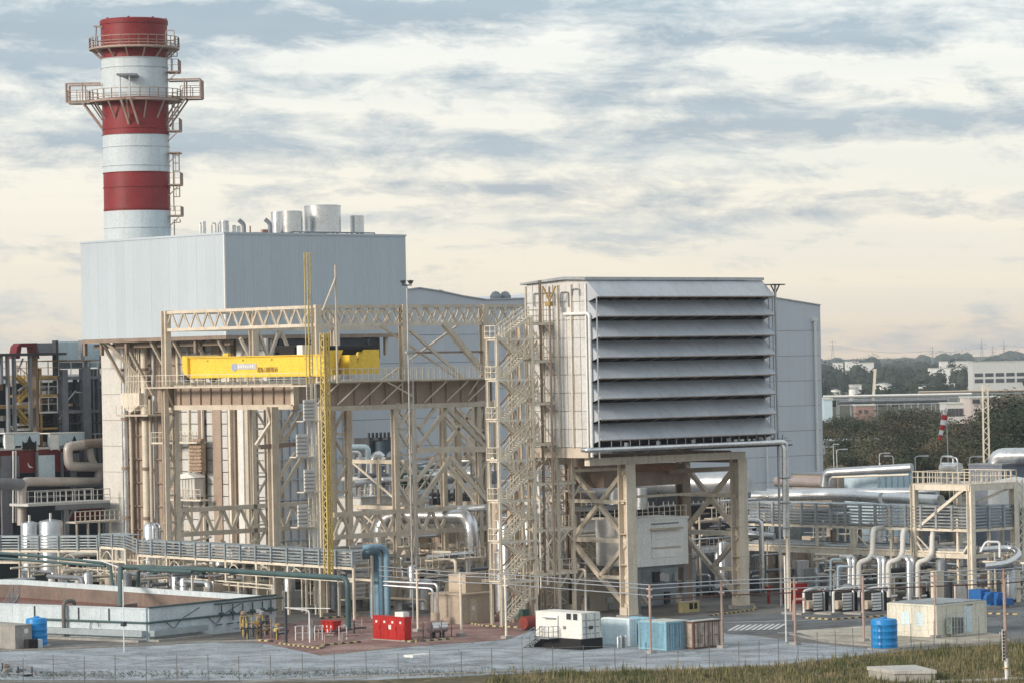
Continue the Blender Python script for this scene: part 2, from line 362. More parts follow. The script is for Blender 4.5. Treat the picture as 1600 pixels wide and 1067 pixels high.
# kerbs and painted hatching
b = MB()
for i in range(9):
    x = 1136 + i * 9; p = G(x, 985 - i * .25); q = G(x + 16, 976 - i * .25)
    b.poly([(p[0], p[1], .013), (p[0] + .5, p[1] - .0, .013), (q[0] + .5, q[1], .013), (q[0], q[1], .013)])
for (x0, y0, x1, y1) in ((1130, 972, 1330, 966), (1215, 988, 1360, 985), (1330, 980, 1420, 977)):
    p = G(x0, y0); q = G(x1, y1); b.beam((*p, .012), (*q, .012), .22, .006)
solo('road_marking', b, WLINE, None, None, (*G(1170, 980), 0), kind='structure')
def kerb(pts, name='kerb', w=.25, h=.13, m=CONC):
    b = MB()
    for p, q in zip(pts, pts[1:]): b.beam((*p, h / 2), (*q, h / 2), w, h, )
    return solo(name, b, m, None, None, (*pts[0], 0), kind='structure')
kerb([G(-100, 1021), G(0, 1017), G(225, 1008), G(330, 1002.5), G(420, 1000)])
kerb([G(380, 1066), G(560, 1057.5), G(850, 1047.5), G(1100, 1044.5), G(1200, 1039.5)])
kerb([G(1235, 991), G(1290, 1002.5), G(1400, 1012.5)])
kerb([G(1430, 1068), G(1600, 1061), G(1700, 1057)], 'footpath', 1.6, .15, APRON)

# ------------------------------------------------------------------ leaves, grass, trees
def leafmat(name, a, b_, c, scale=.3):
    m = bpy.data.materials.new(name); m.use_nodes = True; t = m.node_tree; b = t.nodes['Principled BSDF']
    b.inputs['Roughness'].default_value = .75; b.inputs['Specular IOR Level'].default_value = .2
    g = N(t, 'ShaderNodeNewGeometry'); n = N(t, 'ShaderNodeTexNoise'); n.inputs['Scale'].default_value = scale; n.inputs['Detail'].default_value = 6
    L(t, g.outputs['Position'], n.inputs[0]); o = N(t, 'ShaderNodeObjectInfo')
    f = mth(t, 'MULTIPLY_ADD', o.outputs['Random'], .5, mth(t, 'SUBTRACT', n.outputs[0], .25))
    f2 = mth(t, 'MULTIPLY_ADD', g.outputs['Random Per Island'], .25, mth(t, 'SUBTRACT', f, .12))
    L(t, ramp(t, f2, [(.3, a), (.5, b_), (.7, c)]), b.inputs['Base Color']); return m
LEAF = leafmat('tree_leaves', (.022, .034, .018), (.045, .058, .03), (.09, .095, .055), .12)
LEAFB = leafmat('brown_leaves', (.035, .034, .022), (.065, .058, .036), (.11, .095, .06), .12)
LEAFD = leafmat('far_leaves', (.012, .024, .018), (.022, .038, .026), (.04, .055, .036), .02)
GRASS = leafmat('dry_grass', (.035, .055, .018), (.10, .115, .045), (.25, .205, .12), .18)
BARK = mat('bark', (.10, .08, .06), .9, 0, .2)
def inpoly(p, poly):
    r = False; j = len(poly) - 1
    for i in range(len(poly)):
        if (poly[i][1] > p[1]) != (poly[j][1] > p[1]) and p[0] < (poly[j][0] - poly[i][0]) * (p[1] - poly[i][1]) / (poly[j][1] - poly[i][1]) + poly[i][0]: r = not r
        j = i
    return r
poly = [G(760, 1062), G(870, 1050), G(1100, 1046), G(1200, 1041), G(1330, 1027), G(1420, 1017), G(1800, 991), G(1800, 1090), G(760, 1090)]
b = MB(); xs = [p[0] for p in poly]; ys = [p[1] for p in poly]; cnt = 0; rg = random.Random(3)
while cnt < 17000:
    p = (rg.uniform(min(xs), max(xs)), rg.uniform(min(ys), max(ys)))
    if not inpoly(p, poly): continue
    cnt += 1; big = rg.random() ** 4; hh = .16 + 1.0 * big * (1 if rg.random() < .35 else .45)
    for k in range(4):
        t = rg.uniform(0, 6.28); dx, dy = math.cos(t), math.sin(t); w = rg.uniform(.03, .06); h = hh * rg.uniform(.6, 1.15); ln = rg.uniform(0, .5) * h
        n = len(b.v); q = (p[0] + rg.uniform(-.15, .15), p[1] + rg.uniform(-.15, .15))
        b.v += [(q[0] - dy * w, q[1] + dx * w, .01), (q[0] + dy * w, q[1] - dx * w, .01), (q[0] + dx * ln, q[1] + dy * ln, h)]
        b.f.append((n, n + 1, n + 2))
solo('grass', b, GRASS, 'rough dry grass and weeds on the bank in front of the fence', 'grass', (*poly[1], 0), kind='stuff')
# low weeds along the fence foot on the left
b = MB()
for i in range(2000):
    x = rg.uniform(-20, 900); y = rg.gauss(1055 - x * .006, 3.0); p = KG(x, min(y, 1072)); hh = .1 + .35 * rg.random() ** 3
    for k in range(3):
        t = rg.uniform(0, 6.28); w = .022; n = len(b.v)
        b.v += [(p[0] - w, p[1], .01), (p[0] + w, p[1] + .02, .01), (p[0] + math.cos(t) * .2, p[1] + math.sin(t) * .2, hh)]; b.f.append((n, n + 1, n + 2))
solo('weeds', b, GRASS, 'thin weeds along the foot of the wire fence', 'grass', (*G(300, 1055), 0), kind='stuff')

def crown_mesh(seed, m, n=1500, leaf=.20, hgt=1.0):
    r = random.Random(seed); b = MB(); lobes = []
    for i in range(11):
        t = r.uniform(0, 6.28); rr = r.uniform(.0, .32); lobes.append((math.cos(t) * rr, math.sin(t) * rr, r.uniform(.36, .82) * hgt, r.uniform(.13, .24)))
    for i in range(n):
        l = r.choice(lobes); d = Vector((r.gauss(0, 1), r.gauss(0, 1), r.gauss(0, .8))).normalized() * l[3] * r.uniform(.55, 1.08) ** .5
        c = Vector(l[:3]) + d; nn = (d.normalized() + Vector((r.uniform(-.7, .7), r.uniform(-.7, .7), r.uniform(-.4, .8)))).normalized()
        t1 = nn.cross(Vector((r.random(), r.random(), r.random()))).normalized(); t2 = nn.cross(t1); s = leaf * .1 * r.uniform(.5, 1.3)
        b.poly([c + t1 * s, c + t2 * s * .8, c - t1 * s, c - t2 * s * .7])
    return b.mesh('crown', m)
def trunk_mesh(seed):
    r = random.Random(seed); b = MB(); b.tube([(0, 0, 0), (.01, 0, .25), (.0, .01, .5)], [.035, .026, .012] if False else .026, 7, 0.001)
    for i in range(4):
        t = i * 1.6 + r.random(); b.tube([(0, 0, .22 + .06 * i), (math.cos(t) * .13, math.sin(t) * .13, .45 + .05 * i), (math.cos(t) * .2, math.sin(t) * .2, .6 + .04 * i)], .010, 5, .01)
    return b.mesh('trunk', BARK)
CRN = [crown_mesh(i, LEAF if i % 3 else LEAFB) for i in range(6)]; TRK = [trunk_mesh(i) for i in range(3)]
def tree(px, D, h, k, label, wid=1.0, group='trees beyond the plant on the right'):
    a, bb, _ = KD(px, 600, D); t = Thing('tree', label, 'tree', (a, bb, 0), group=group)
    for nm, me in (('trunk', TRK[k % 3]), ('crown', CRN[k % 6])):
        o = bpy.data.objects.new(nm, me); COL.objects.link(o); o.parent = t.e; o.scale = (h * wid * 1.15, h * wid * 1.15, h)
    t.e.rotation_euler.z = k * 1.7
KIND = {0: 'brownish', 1: 'grey-green', 2: 'dark green', 3: 'russet', 4: 'olive', 5: 'deep green'}
tl = [(1292, 820, 9), (1306, 900, 9), (1318, 780, 8.5), (1330, 900, 10), (1346, 800, 9), (1362, 860, 11), (1376, 760, 10), (1390, 900, 12), (1402, 790, 11.5),
      (1417, 860, 12.5), (1430, 740, 10), (1444, 880, 12), (1455, 780, 11), (1468, 720, 9), (1482, 860, 10), (1492, 760, 10), (1505, 700, 9), (1516, 820, 11), (1528, 740, 10.5),
      (1541, 790, 11), (1552, 700, 10), (1562, 780, 12), (1575, 820, 15), (1586, 760, 15), (1597, 800, 17), (1610, 760, 16), (1562, 900, 14), (1590, 860, 17),
      (1300, 690, 7), (1325, 680, 7), (1350, 690, 8), (1378, 670, 8), (1405, 680, 8.5), (1432, 660, 8), (1460, 660, 7.5), (1487, 650, 7), (1515, 650, 7.5), (1545, 645, 8), (1572, 650, 9), (1598, 660, 9),
      (1298, 1000, 8), (1322, 1050, 9), (1350, 1020, 9), (1415, 1060, 10), (1440, 1020, 10), (1462, 1080, 9), (1384, 1100, 10), (1636, 800, 16), (1660, 740, 14)]
marks = [(1305, 'street lamp'), (1337, 'brick hut'), (1373, 'banded street lamp'), (1410, 'bare steel frame'), (1440, 'arm lamp'), (1478, 'windsock'), (1513, 'second arm lamp'), (1540, 'lattice mast'), (1600, 'right edge')]
used = {}
for i, (px, D, h) in enumerate(tl):
    mk_ = min(marks, key=lambda q: abs(q[0] - px)); row = 'front' if D < 700 else 'middle' if D < 850 else 'rear'
    side = 'left of' if px < mk_[0] - 4 else 'right of' if px > mk_[0] + 4 else 'behind'
    lb_ = '%s tree of the %s row, %s the %s' % (KIND[(i * 5 + i // 3) % 6], row, side, mk_[1])
    if lb_ in used: lb_ = 'another ' + lb_.replace(' tree', ' and broader tree')
    used[lb_] = 1; tree(px, D, h, i * 5 + i // 3, lb_, 1.25)
# undergrowth and the distant wood: nobody could count them
def wood(name, rows, m, label, n, leaf, o):
    b = MB(); r = random.Random(11)
    for (D, x0, x1, h, step, z0) in rows:
        x = x0
        while x < x1:
            w = step * r.uniform(.7, 1.5); hh = h * r.uniform(.72, 1.18); dd = D + r.uniform(-.03, .03) * D; k = toK(x, dd)
            kx, kz = [], 0
            core = len(b.v); b.lathe([(w * .25, z0 + .0), (w * .70, z0 + hh * .25), (w * .74, z0 + hh * .5), (w * .54, z0 + hh * .74), (w * .14, z0 + hh * .86)], k, 8, cap=False)
            b.v[core:] = [tuple(Vector(v) + Vector((r.uniform(-.1, .1), r.uniform(-.1, .1), r.uniform(-.06, .06))) * w) for v in b.v[core:]]; b.sm = False
            for i in range(n):
                d = Vector((r.gauss(0, 1), r.gauss(0, 1), r.gauss(0, 1))).normalized()
                c = Vector((k[0], k[1], z0 + hh * .55)) + Vector((d.x * w * .75, d.y * w * .75, d.z * hh * .45)) * r.uniform(.85, 1.2)
                nn = (d + Vector((r.uniform(-.6, .6),) * 3)).normalized(); t1 = nn.cross(Vector((r.random(), r.random(), .3))).normalized(); t2 = nn.cross(t1); s = leaf * r.uniform(.6, 1.4)
                b.poly([c + t1 * s, c + t2 * s * .7, c - t1 * s, c - t2 * s * .7])
            x += w
    solo(name, b, m, label, 'trees', o, kind='stuff')
X = lambda px, D: ray(px, 600).x * D
wood('distant_wood', [(1750, X(1270, 1750), X(1480, 1750), 9, 9, 0), (2150, X(1270, 2150), X(1500, 2150), 11, 9, 0), (2520, X(1270, 2500), X(1640, 2500), 16.5, 6.5, 0), (2900, X(1270, 2900), X(1640, 2900), 19, 7.5, 0), (3400, X(1270, 3400), X(1640, 3400), 17, 14, 0),
     (4000, X(1270, 4000), X(1640, 4000), 20, 17, 0), (4800, X(1250, 4800), X(1650, 4800), 25, 22, 0), (6500, X(1200, 6500), X(1700, 6500), 30, 30, 0)], LEAFD,
     'dark distant wood stretching to the horizon on the right', 150, .95, (*toK(500, 3000), 0))
wood('undergrowth', [(600, X(1270, 600), X(1660, 600), 4, 3.5, 0), (680, X(1270, 680), X(1660, 680), 4, 4, 0), (760, X(1270, 760), X(1660, 760), 5, 4, 0), (860, X(1270, 860), X(1660, 860), 5, 5, 0), (970, X(1270, 970), X(1660, 970), 5, 5, 0), (1100, X(1270, 1100), X(1480, 1100), 5, 6, 0)],
     LEAFB, 'brown scrub between the trees beyond the plant', 170, .26, (*toK(70, 800), 0))
# ================================================================== FAR BUILDINGS, TANKS, PYLONS
def zat(px, py, D): return CAMZ + ray(px, py).z * D
def xat(px, py, D): return ray(px, py).x * D
def far(name, label, cat, px, D, z=0, group=None):
    k = toK(xat(px, 600, D), D); return Thing(name, label, cat, (k[0], k[1], z), rot=0, group=group)
class WT:                     # world-aligned helper: local x across the view, y away
    def __init__(s, t, px, D): s.t = t; s.x = xat(px, 600, D); s.y = D; s.z0 = t.o.z
    def L(s, x, y, z): return Vector((x, y, z)) + s.t.o          # parts subtract o
    def box(s, name, x0, y0, z0, x1, y1, z1, m, **k): return s.t.box(name, s.L(x0, y0, z0), s.L(x1, y1, z1), m, **k)
def farblock(name, label, cat, x0, x1, ytop, ybase, dep, m, D=None, roof=None, wins=(), wm=GLASS, group=None):
    D = D or CAMZ / -ray(x0, ybase).z; t = far(name, label, cat, x0, D, group=group); w = WT(t, x0, D); W_ = (x1 - x0) / FPX * D; H = zat(x0, ytop, D)
    w.box('wall', 0, 0, 0, W_, dep, H, m)
    w.box('roof', -.3, -.3, H, W_ + .3, dep + .3, H + .5, roof or ROOFC)
    for (a, b, c, d) in wins:
        for (xa, xb) in a: 
            f = w.box('window', (xa - x0) / FPX * D, -.25, zat(x0, d, D), (xb - x0) / FPX * D, .1, zat(x0, c, D), wm)
    return t, w, W_, H, D
OFFW = mat('office_wall', (.60, .62, .62), .7, 0, .05)
farblock('office_building', 'pale two-row-window office block at the right edge below the pylons', 'building', 1520, 1640, 566, 603, 25, OFFW,
         wins=[([(1523 + i * 16.5, 1536 + i * 16.5) for i in range(7)], 0, 583, 588.5), ([(1523 + i * 16.5, 1536 + i * 16.5) for i in range(7)], 0, 592, 598)], D=2450)
farblock('industrial_building', 'low pink-white industrial building right of the windsock', 'building', 1516, 1567, 622, 662, 30, mat('pink_render', (.56, .50, .48), .8, 0, .06), D=1250,
         wins=[([(1519, 1530), (1537, 1556), (1559, 1566)], 0, 623.5, 630), ([(1522, 1534), (1544, 1554)], 0, 644, 648)])
farblock('industrial_shed', 'white shed with an open front beside the pink-white building', 'building', 1478, 1516, 631, 656, 20, OFFW, D=1270,
         wins=[([(1480 + i * 6, 1485 + i * 6) for i in range(6)], 0, 638, 650)], wm=DARK)
farblock('brick_hut', 'small reddish hut with two round-topped windows among the trees', 'building', 1337, 1366, 634, 652, 10, mat('brick_red', (.33, .22, .20), .8, 0, .1), D=1150,
         wins=[([(1341, 1345), (1350, 1354)], 0, 640, 645)], wm=DARK)
farblock('white_building', 'pale building end just right of the tall grey hall', 'building', 1287, 1300, 624, 664, 20, PALEB, D=1200)
for x0, x1, y0, y1, D, lb in ((1305, 1318, 567, 570, 3000, 'small white roof in the wood nearest the grey hall'), (1324, 1342, 565, 570, 3050, 'first long white shed roof in the wood'), (1342, 1366, 567, 572, 2980, 'second long white shed roof in the wood'),
                          (1472, 1480, 565, 569, 3000, 'tiny white roof left of the long warehouse'), (1482, 1520, 565, 572, 2950, 'long white warehouse roof behind the office block'), (1455, 1518, 575.5, 579, 2650, 'low white wall-like shed left of the office block'),
                          (1332, 1346, 602, 604, 1950, 'small white shed in front of the wood near the tank farm'), (1462, 1492, 600, 604, 2200, 'low pale blue roof left of the office block')):
    farblock('warehouse', lb, 'building', x0, x1, y0, y1 + 8, 20, WHITE, D=D, group='white roofs in the distant wood')
def tank(x0, x1, y0, y1, D, label):
    t = far('storage_tank', label, 'storage tank', (x0 + x1) / 2, D, group='white storage tanks in the distance'); r = (x1 - x0) / 2 / FPX * D; z1 = zat(x0, y0, D)
    b = MB().lathe([(r, 0), (r, z1)], seg=28); b.v = [tuple(Vector(v) + t.o) for v in b.v]; t.part('shell', b, WHITE)
    b = MB().lathe([(r * 1.01, z1), (r * .5, z1 + r * .12), (0.05, z1 + r * .2)], seg=28); b.v = [tuple(Vector(v) + t.o) for v in b.v]; t.part('roof', b, ROOFC)
    b = MB(); pts = [t.o + Vector((math.cos(i * .449) * r, math.sin(i * .449) * r, z1)) for i in range(15)]; b.rail(pts, 1.3, 3, .15); t.part('railing', b, GREYS)
tank(1367, 1393, 600, 618, 1850, 'largest white storage tank, below the slanted boom')
tank(1298, 1313, 609, 616, 1900, 'small white storage tank nearest the tall grey hall')
tank(1326, 1341, 608, 616, 1900, 'small white storage tank between the shed and the largest tank')
tank(1435, 1452, 604, 614, 1880, 'white storage tank right of the largest one')
# long elevated pipe bridges in the distance
def farbridge(x0, x1, y, yb, D, label, n, m=WHITE):
    t = far('pipe_bridge', label, 'pipe bridge', x0, D); w = WT(t, x0, D); W_ = (x1 - x0) / FPX * D; z = zat(x0, y, D); k = (zat(x1, y + 0, D) - z)
    for i in range(3): w.t.bar('pipe', w.L(0, i * 1.2, z - i * .3), w.L(W_, i * 1.2, z - i * .3), .8, m, kind='cyl')
    w.box('deck', 0, -.5, z - 1.6, W_, 3, z - 1.2, GALV)
    for i in range(n): w.box('post', W_ * i / (n - 1) - .2, 0, 0, W_ * i / (n - 1) + .2, .4, z - 1.6, GALV)
farbridge(1286, 1518, 619, 628, 1400, 'long white pipe bridge across the distance below the tanks', 12)
farbridge(1286, 1373, 688, 698, 800, 'short grey pipe bridge among the trees beside the grey hall', 6, GALV)
farbridge(1310, 1480, 627, 634, 1330, 'darker lower pipe bridge just in front of the long white one', 10, GREYS)
farbridge(1435, 1620, 612, 620, 1750, 'thin rusty pipe bridge in front of the office block', 9, TAN)
def pylon(px, ytop, D, label, arms=3):
    H = zat(px, ytop, D); t = far('pylon', label, 'pylon', px, D, group='electricity pylons on the horizon'); w = WT(t, px, D); s = H * .085; f = .22 * D / 5000
    for i, j in ((-1, -1), (1, -1), (1, 1), (-1, 1)): t.bar('leg', w.L(i * s, j * s, 0), w.L(i * .5, j * .5, H * .8), f, GREYS); 
    t.bar('mast', w.L(0, 0, H * .78), w.L(0, 0, H), f * 2.2, GREYS)
    for k in range(6):
        za_, zb_ = H * .8 * k / 6, H * .8 * (k + 1) / 6; sa, sb = lerp(s, .5, k / 6), lerp(s, .5, (k + 1) / 6)
        t.bar('brace', w.L(-sa, -sa, za_), w.L(sb, -sb, zb_), f * .7, GREYS); t.bar('brace', w.L(sa, -sa, za_), w.L(-sb, -sb, zb_), f * .7, GREYS)
    for k in range(arms): t.bar('cross_arm', w.L(-s * (1.7 - .3 * k), 0, H * (.74 + .1 * k)), w.L(s * (1.7 - .3 * k), 0, H * (.74 + .1 * k)), f * 1.5, GREYS)
    return Vector((w.x, D, H * .84)), s * 1.5
P = [pylon(1302, 531, 4600, 'pylon rising just right of the grey hall'), pylon(1458, 541, 5200, 'small pylon left of the pair at the right edge'), pylon(1535, 530, 5000, 'tallest pylon above the office block', 2), pylon(1552, 540, 5600, 'small pylon between the two tall ones'), pylon(1570, 532, 5000, 'rightmost pylon with broad arms', 2)]
b = MB()
for (p, s), (q, s2) in ((P[0], P[1]), (P[1], P[2]), (P[2], P[4]), (P[4], (Vector((xat(1680, 540, 5000), 5000, 45)), 6))):
    for k in (-1, 1):
        a = p + Vector((k * s, 0, 0)); c = q + Vector((k * s2, 0, 0)); prev = a
        for i in range(1, 9):
            u_ = i / 8; pt = a.lerp(c, u_) - Vector((0, 0, 6 * 4 * u_ * (1 - u_))); b.beam((*toK(prev.x, prev.y), prev.z), (*toK(pt.x, pt.y), pt.z), .22); prev = pt
solo('power_line', b, GREYS, 'sagging power lines strung between the distant pylons', 'power line', (*toK(500, 5000), 30))
# slanted boom, windsock, lattice mast, lamps
D = 1500; t = far('crane_boom', 'slanted pale boom standing up above the largest white tank', 'crane', 1362, D); w = WT(t, 1362, D)
t.bar('boom', w.L(0, 0, 0), w.L(6 / FPX * D, 0, zat(1368, 576, D)), 1.1, CREAM); t.bar('base', w.L(-1, 0, 0), w.L(-1, 0, 4), 2, CREAM)
D = 520; t = far('windsock', 'red and white striped windsock hanging limp on its pole', 'windsock', 1481, D); w = WT(t, 1481, D)
t.bar('pole', w.L(0, 0, 0), w.L(-.35, 0, zat(1479, 636, D)), .16, GALV, kind='cyl')
zz = zat(1474, 648, D); 
for i in range(5):
    z0 = zz - i * .75; x0 = -.55 - i * .17
    b = MB().tube([w.L(x0, 0, z0), w.L(x0 - .17, 0, z0 - .72)], .48 - i * .05, 12); t.part('red_stripe' if i % 2 == 0 else 'white_stripe', b, RED if i % 2 == 0 else WHITE)
D = 470; t = far('lattice_mast', 'slender beige lattice mast behind the roofed steel deck', 'mast', 1539, D); w = WT(t, 1539, D); H = zat(1535, 600, D); s = .42
for i, j in ((-1, -1), (1, -1), (1, 1), (-1, 1)): t.bar('leg', w.L(i * s, j * s, 0), w.L(i * s * .8, j * s * .8, H), .13, CREAM)
for k in range(30):
    z0, z1 = H * k / 30, H * (k + 1) / 30; sg = 1 if k % 2 else -1
    t.bar('brace', w.L(-s * sg * .9, -s, z0), w.L(s * sg * .9, -s, z1), .08, CREAM); t.bar('brace', w.L(s, -s * sg * .9, z0), w.L(s, s * sg * .9, z1), .08, CREAM)
def streetlamp(px, ytop, D, arm, label, m=GALV, band=False):
    t = far('street_lamp', label, 'street lamp', px, D, group='street lamps behind the pipe racks'); w = WT(t, px, D); H = zat(px, ytop, D)
    b = MB().tube([w.L(0, 0, 0), w.L(-.1, 0, H), w.L(arm, 0, H + .05)], .09, 8, .5); t.part('pole', b, m)
    w.box('lamp_head', arm - .1 if arm > 0 else arm - .9, -.18, H - .06, arm + .9 if arm > 0 else arm + .1, .18, H + .16, m)
    if band:
        for i in range(5): w.box('white_band', -.17, -.13, H - 2 - i * .9, .05, .13, H - 1.6 - i * .9, WHITE)
streetlamp(1306, 702, 620, 1.0, 'street lamp with an arm to the right, nearest the grey hall')
streetlamp(1372.5, 708, 600, .9, 'street lamp with white bands on its pole', band=True)
streetlamp(1394, 712, 640, -.9, 'dim street lamp with its arm to the left')
streetlamp(1428.5, 712.5, 560, 1.2, 'street lamp with a flat head left of the steel deck')
streetlamp(1513.5, 713.5, 560, 1.2, 'street lamp with a flat head behind the steel deck')
streetlamp(1301, 694, 640, .1, 'plain thin pole beside the grey hall')
t = far('bare_framework', 'small bare steel frame standing among the trees', 'framework', 1405, 950); w = WT(t, 1405, 950)
for i in range(4): w.box('post', i * .6, 0, 0, i * .6 + .1, .1, zat(1405, 663, 950), GALV)
w.box('cross_beam', 0, 0, zat(1405, 664, 950), 2, .1, zat(1405, 663, 950), GALV)
# ================================================================== BOILER BLOCK, STACK, HALL
# anchors in the grid frame
a0, b0, ztop = KD(350, 366, 400.0)                       # near top corner of the big grey block
zbot = KZ(350, 524, a0, b0); bL = KB(127, 452, a0); aR = KA(635, 450, b0)
t = Thing('boiler_block', 'large pale grey clad block raised on brown columns below the striped stack', 'building', (a0, b0, 0))
# upper casing
b = MB().box((a0 + .1, b0 + .1, zbot), (aR - .02, bL - .02, ztop)); casing = t.part('casing', b, CLAD)
for i in range(16): t.box('cladding_panel', (a0 + rnd.uniform(0, .008), lerp(b0, bL, i / 16) + .004, zbot), (a0 + .09, lerp(b0, bL, (i + 1) / 16) - .004, ztop), CLAD)
for i in range(20): t.box('cladding_panel', (lerp(a0, aR, i / 20) + .004 + (.1 if i == 0 else 0), b0 + rnd.uniform(0, .008), zbot), (lerp(a0, aR, (i + 1) / 20) - .004, b0 + .09, ztop), CLAD)
tr = .16
t.box('roof_trim', (a0 - .08, b0 - .08, ztop - .02), (aR + .08, b0 + .12, ztop + .22), CLAD)
t.box('roof_trim', (a0 - .08, b0 + .125, ztop - .02), (a0 + .12, bL + .08, ztop + .22), CLAD)
t.box('corner_trim', (a0 - .06, b0 - .06, zbot), (a0 + .14, b0 + .14, ztop - .03), WHITE)
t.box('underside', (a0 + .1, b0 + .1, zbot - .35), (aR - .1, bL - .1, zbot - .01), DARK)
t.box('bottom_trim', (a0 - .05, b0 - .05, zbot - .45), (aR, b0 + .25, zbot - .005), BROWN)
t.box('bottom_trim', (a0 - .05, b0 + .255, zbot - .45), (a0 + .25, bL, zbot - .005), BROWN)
ai = a0 + 5.0; bi = b0 + 1.2                              # lower casing, set back
zt = zbot - .36
bW = KB(197, 600, ai); bWL = KB(165, 600, ai)
# white concrete shaft at the far left end
t.box('concrete_shaft', (ai - .6, bW + .02, 0), (ai + 8, bWL, zt), CONCW)
for i in range(1, 9): t.box('joint', (ai - .64, bW + .02, i * zt / 9 - .03), (ai - .61, bWL, i * zt / 9 + .03), CONC)
# brown panelled wall between px 197 and 283, white panels beyond
def bcol(px): return KB(px, 650, ai)
rows = 10
zrow = [zt * i / rows for i in range(rows + 1)]
edges = [197, 206, 216, 229, 240, 252, 264, 275, 283]
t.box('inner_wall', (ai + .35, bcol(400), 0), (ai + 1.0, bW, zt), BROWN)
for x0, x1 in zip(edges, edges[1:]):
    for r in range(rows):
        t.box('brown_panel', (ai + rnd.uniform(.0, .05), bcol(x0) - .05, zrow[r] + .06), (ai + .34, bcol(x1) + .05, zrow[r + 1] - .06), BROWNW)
for r in range(1, rows): t.box('stiffener', (ai - .3, bcol(283), zrow[r] - .07), (ai - .01, bcol(197), zrow[r] + .07), BROWN)
for (x0, x1) in ((283, 296), (298, 312), (322, 333), (346, 360), (373, 379), (402, 418)):
    for r in range(rows * 2):
        t.box('white_panel', (ai + rnd.uniform(.0, .04), bcol(x0) - .04, zt * r / 20 + .05), (ai + .34, bcol(x1) + .04, zt * (r + 1) / 20 - .05), FWALL)
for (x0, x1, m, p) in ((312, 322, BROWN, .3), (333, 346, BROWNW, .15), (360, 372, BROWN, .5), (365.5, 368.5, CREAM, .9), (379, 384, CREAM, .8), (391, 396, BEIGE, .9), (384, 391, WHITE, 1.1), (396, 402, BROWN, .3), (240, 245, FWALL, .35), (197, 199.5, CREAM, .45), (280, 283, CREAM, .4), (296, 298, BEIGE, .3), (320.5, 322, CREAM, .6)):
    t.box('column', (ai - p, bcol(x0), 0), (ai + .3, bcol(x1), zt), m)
for x in (207, 238):
    b = MB().tube([(ai - 1.1, bcol(x), 4), (ai - 1.1, bcol(x), zt - .2)], .42, 12); t.part('vertical_pipe', b, SILVER if x < 220 else CREAM)
    for r in range(4): 
        b = MB().lathe([(.56, 7 + r * 6), (.56, 7.35 + r * 6)], (ai - 1.1, bcol(x)), 14); t.part('pipe_clamp', b, BROWN)
for x in (213.5, 244): b = MB().tube([(ai - .9, bcol(x), 4), (ai - .9, bcol(x), zt - 7)], .2, 10); t.part('vertical_pipe', b, BEIGE)
# header with many small tubes near the top left
for i in range(9): b = MB().tube([(ai - 1.6, bcol(214 + i * 2.6), zt - 6.3), (ai - 1.6, bcol(214 + i * 2.6), zt)], .09, 6); t.part('small_tube', b, CREAM)
b = MB(); bA, bB = bcol(211), bcol(240)
b.prism([(ai - 2.1, bA, zt - 7.6), (ai - 2.1, (bA + bB) / 2, zt - 8.6), (ai - 2.1, bB, zt - 7.6), (ai - 2.1, bB, zt - 6.2), (ai - 2.1, bA, zt - 6.2)], (1.2, 0, 0)); t.part('tube_header', b, CREAM)
# platform there
t.box('platform', (ai - 3, bcol(262), zt - 9.0), (ai - .4, bcol(213), zt - 8.8), BEIGE)
b = MB().rail([(ai - 3, bcol(262), zt - 8.8), (ai - 3, bcol(213), zt - 8.8)]); t.part('railing', b, CREAM)
# u face of the lower casing: framed blue-grey duct panels
aE = KA(548, 650, bi)
t.box('inner_wall', (ai + 1.01, bi + .4, 0), (aE, bi + 1.2, zt), HALLW)
n_ = 12
for i in range(n_):
    for r in range(rows + 2):
        z0, z1 = zt * r / 12, zt * (r + 1) / 12; x0, x1 = lerp(ai + .4, aE, i / n_), lerp(ai + .4, aE, (i + 1) / n_)
        t.box('grey_panel', (x0 + .08, bi + rnd.uniform(0, .04), z0 + .08), (x1 - .08, bi + .39, z1 - .08), HALLW if r > 5 else FWALL)
for i in range(n_ + 1): x0 = lerp(ai + .4, aE, i / n_); t.box('rib', (x0 - .07, bi - .25, 0), (x0 + .07, bi - .01, zt), HALLW if i % 3 else BEIGE)
for r in range(1, 12): t.box('rib', (ai + .4, bi - .2, zt * r / 12 - .06), (aE, bi - .02, zt * r / 12 + .06), HALLW)
t.box('duct_hood', (ai + 3, b0 + .3, zt - 2.6), (aE + 4, bi - .3, zt - .1), DARK)
# raking braces carrying the overhang
for px in (165, 200, 240, 275, 310, 345, 380):
    bb = KB(px, 560, a0 + 1); t.bar('raking_brace', (a0 + .6, bb, zt), (ai - .4, bb, zt - 6.4), .32, BEIGE)
for px in (132, 158, 197, 262, 305):
    bb = KB(px, 540, a0 + .5); t.box('hanger', (a0 + .4, bb - .2, zt - 1.6), (a0 + .8, bb + .2, zt), BROWN)
t.bar('end_brace', (a0 + .6, KB(160, 535, a0), zt), (ai - .7, KB(184, 590, a0) , KZ(200, 603, ai, KB(197, 600, ai))), .45, BEIGE)
t.bar('edge_beam', (a0 + 1.6, b0 + 1, zt - .5), (a0 + 1.6, bL - .5, zt - .5), .5, BROWN)
for px in (420, 470, 540, 600):
    x = KA(px, 540, b0 + 1); t.box('hanger', (x - .2, b0 + .5, zt - 2.2), (x + .2, b0 + .9, zt), BEIGE)
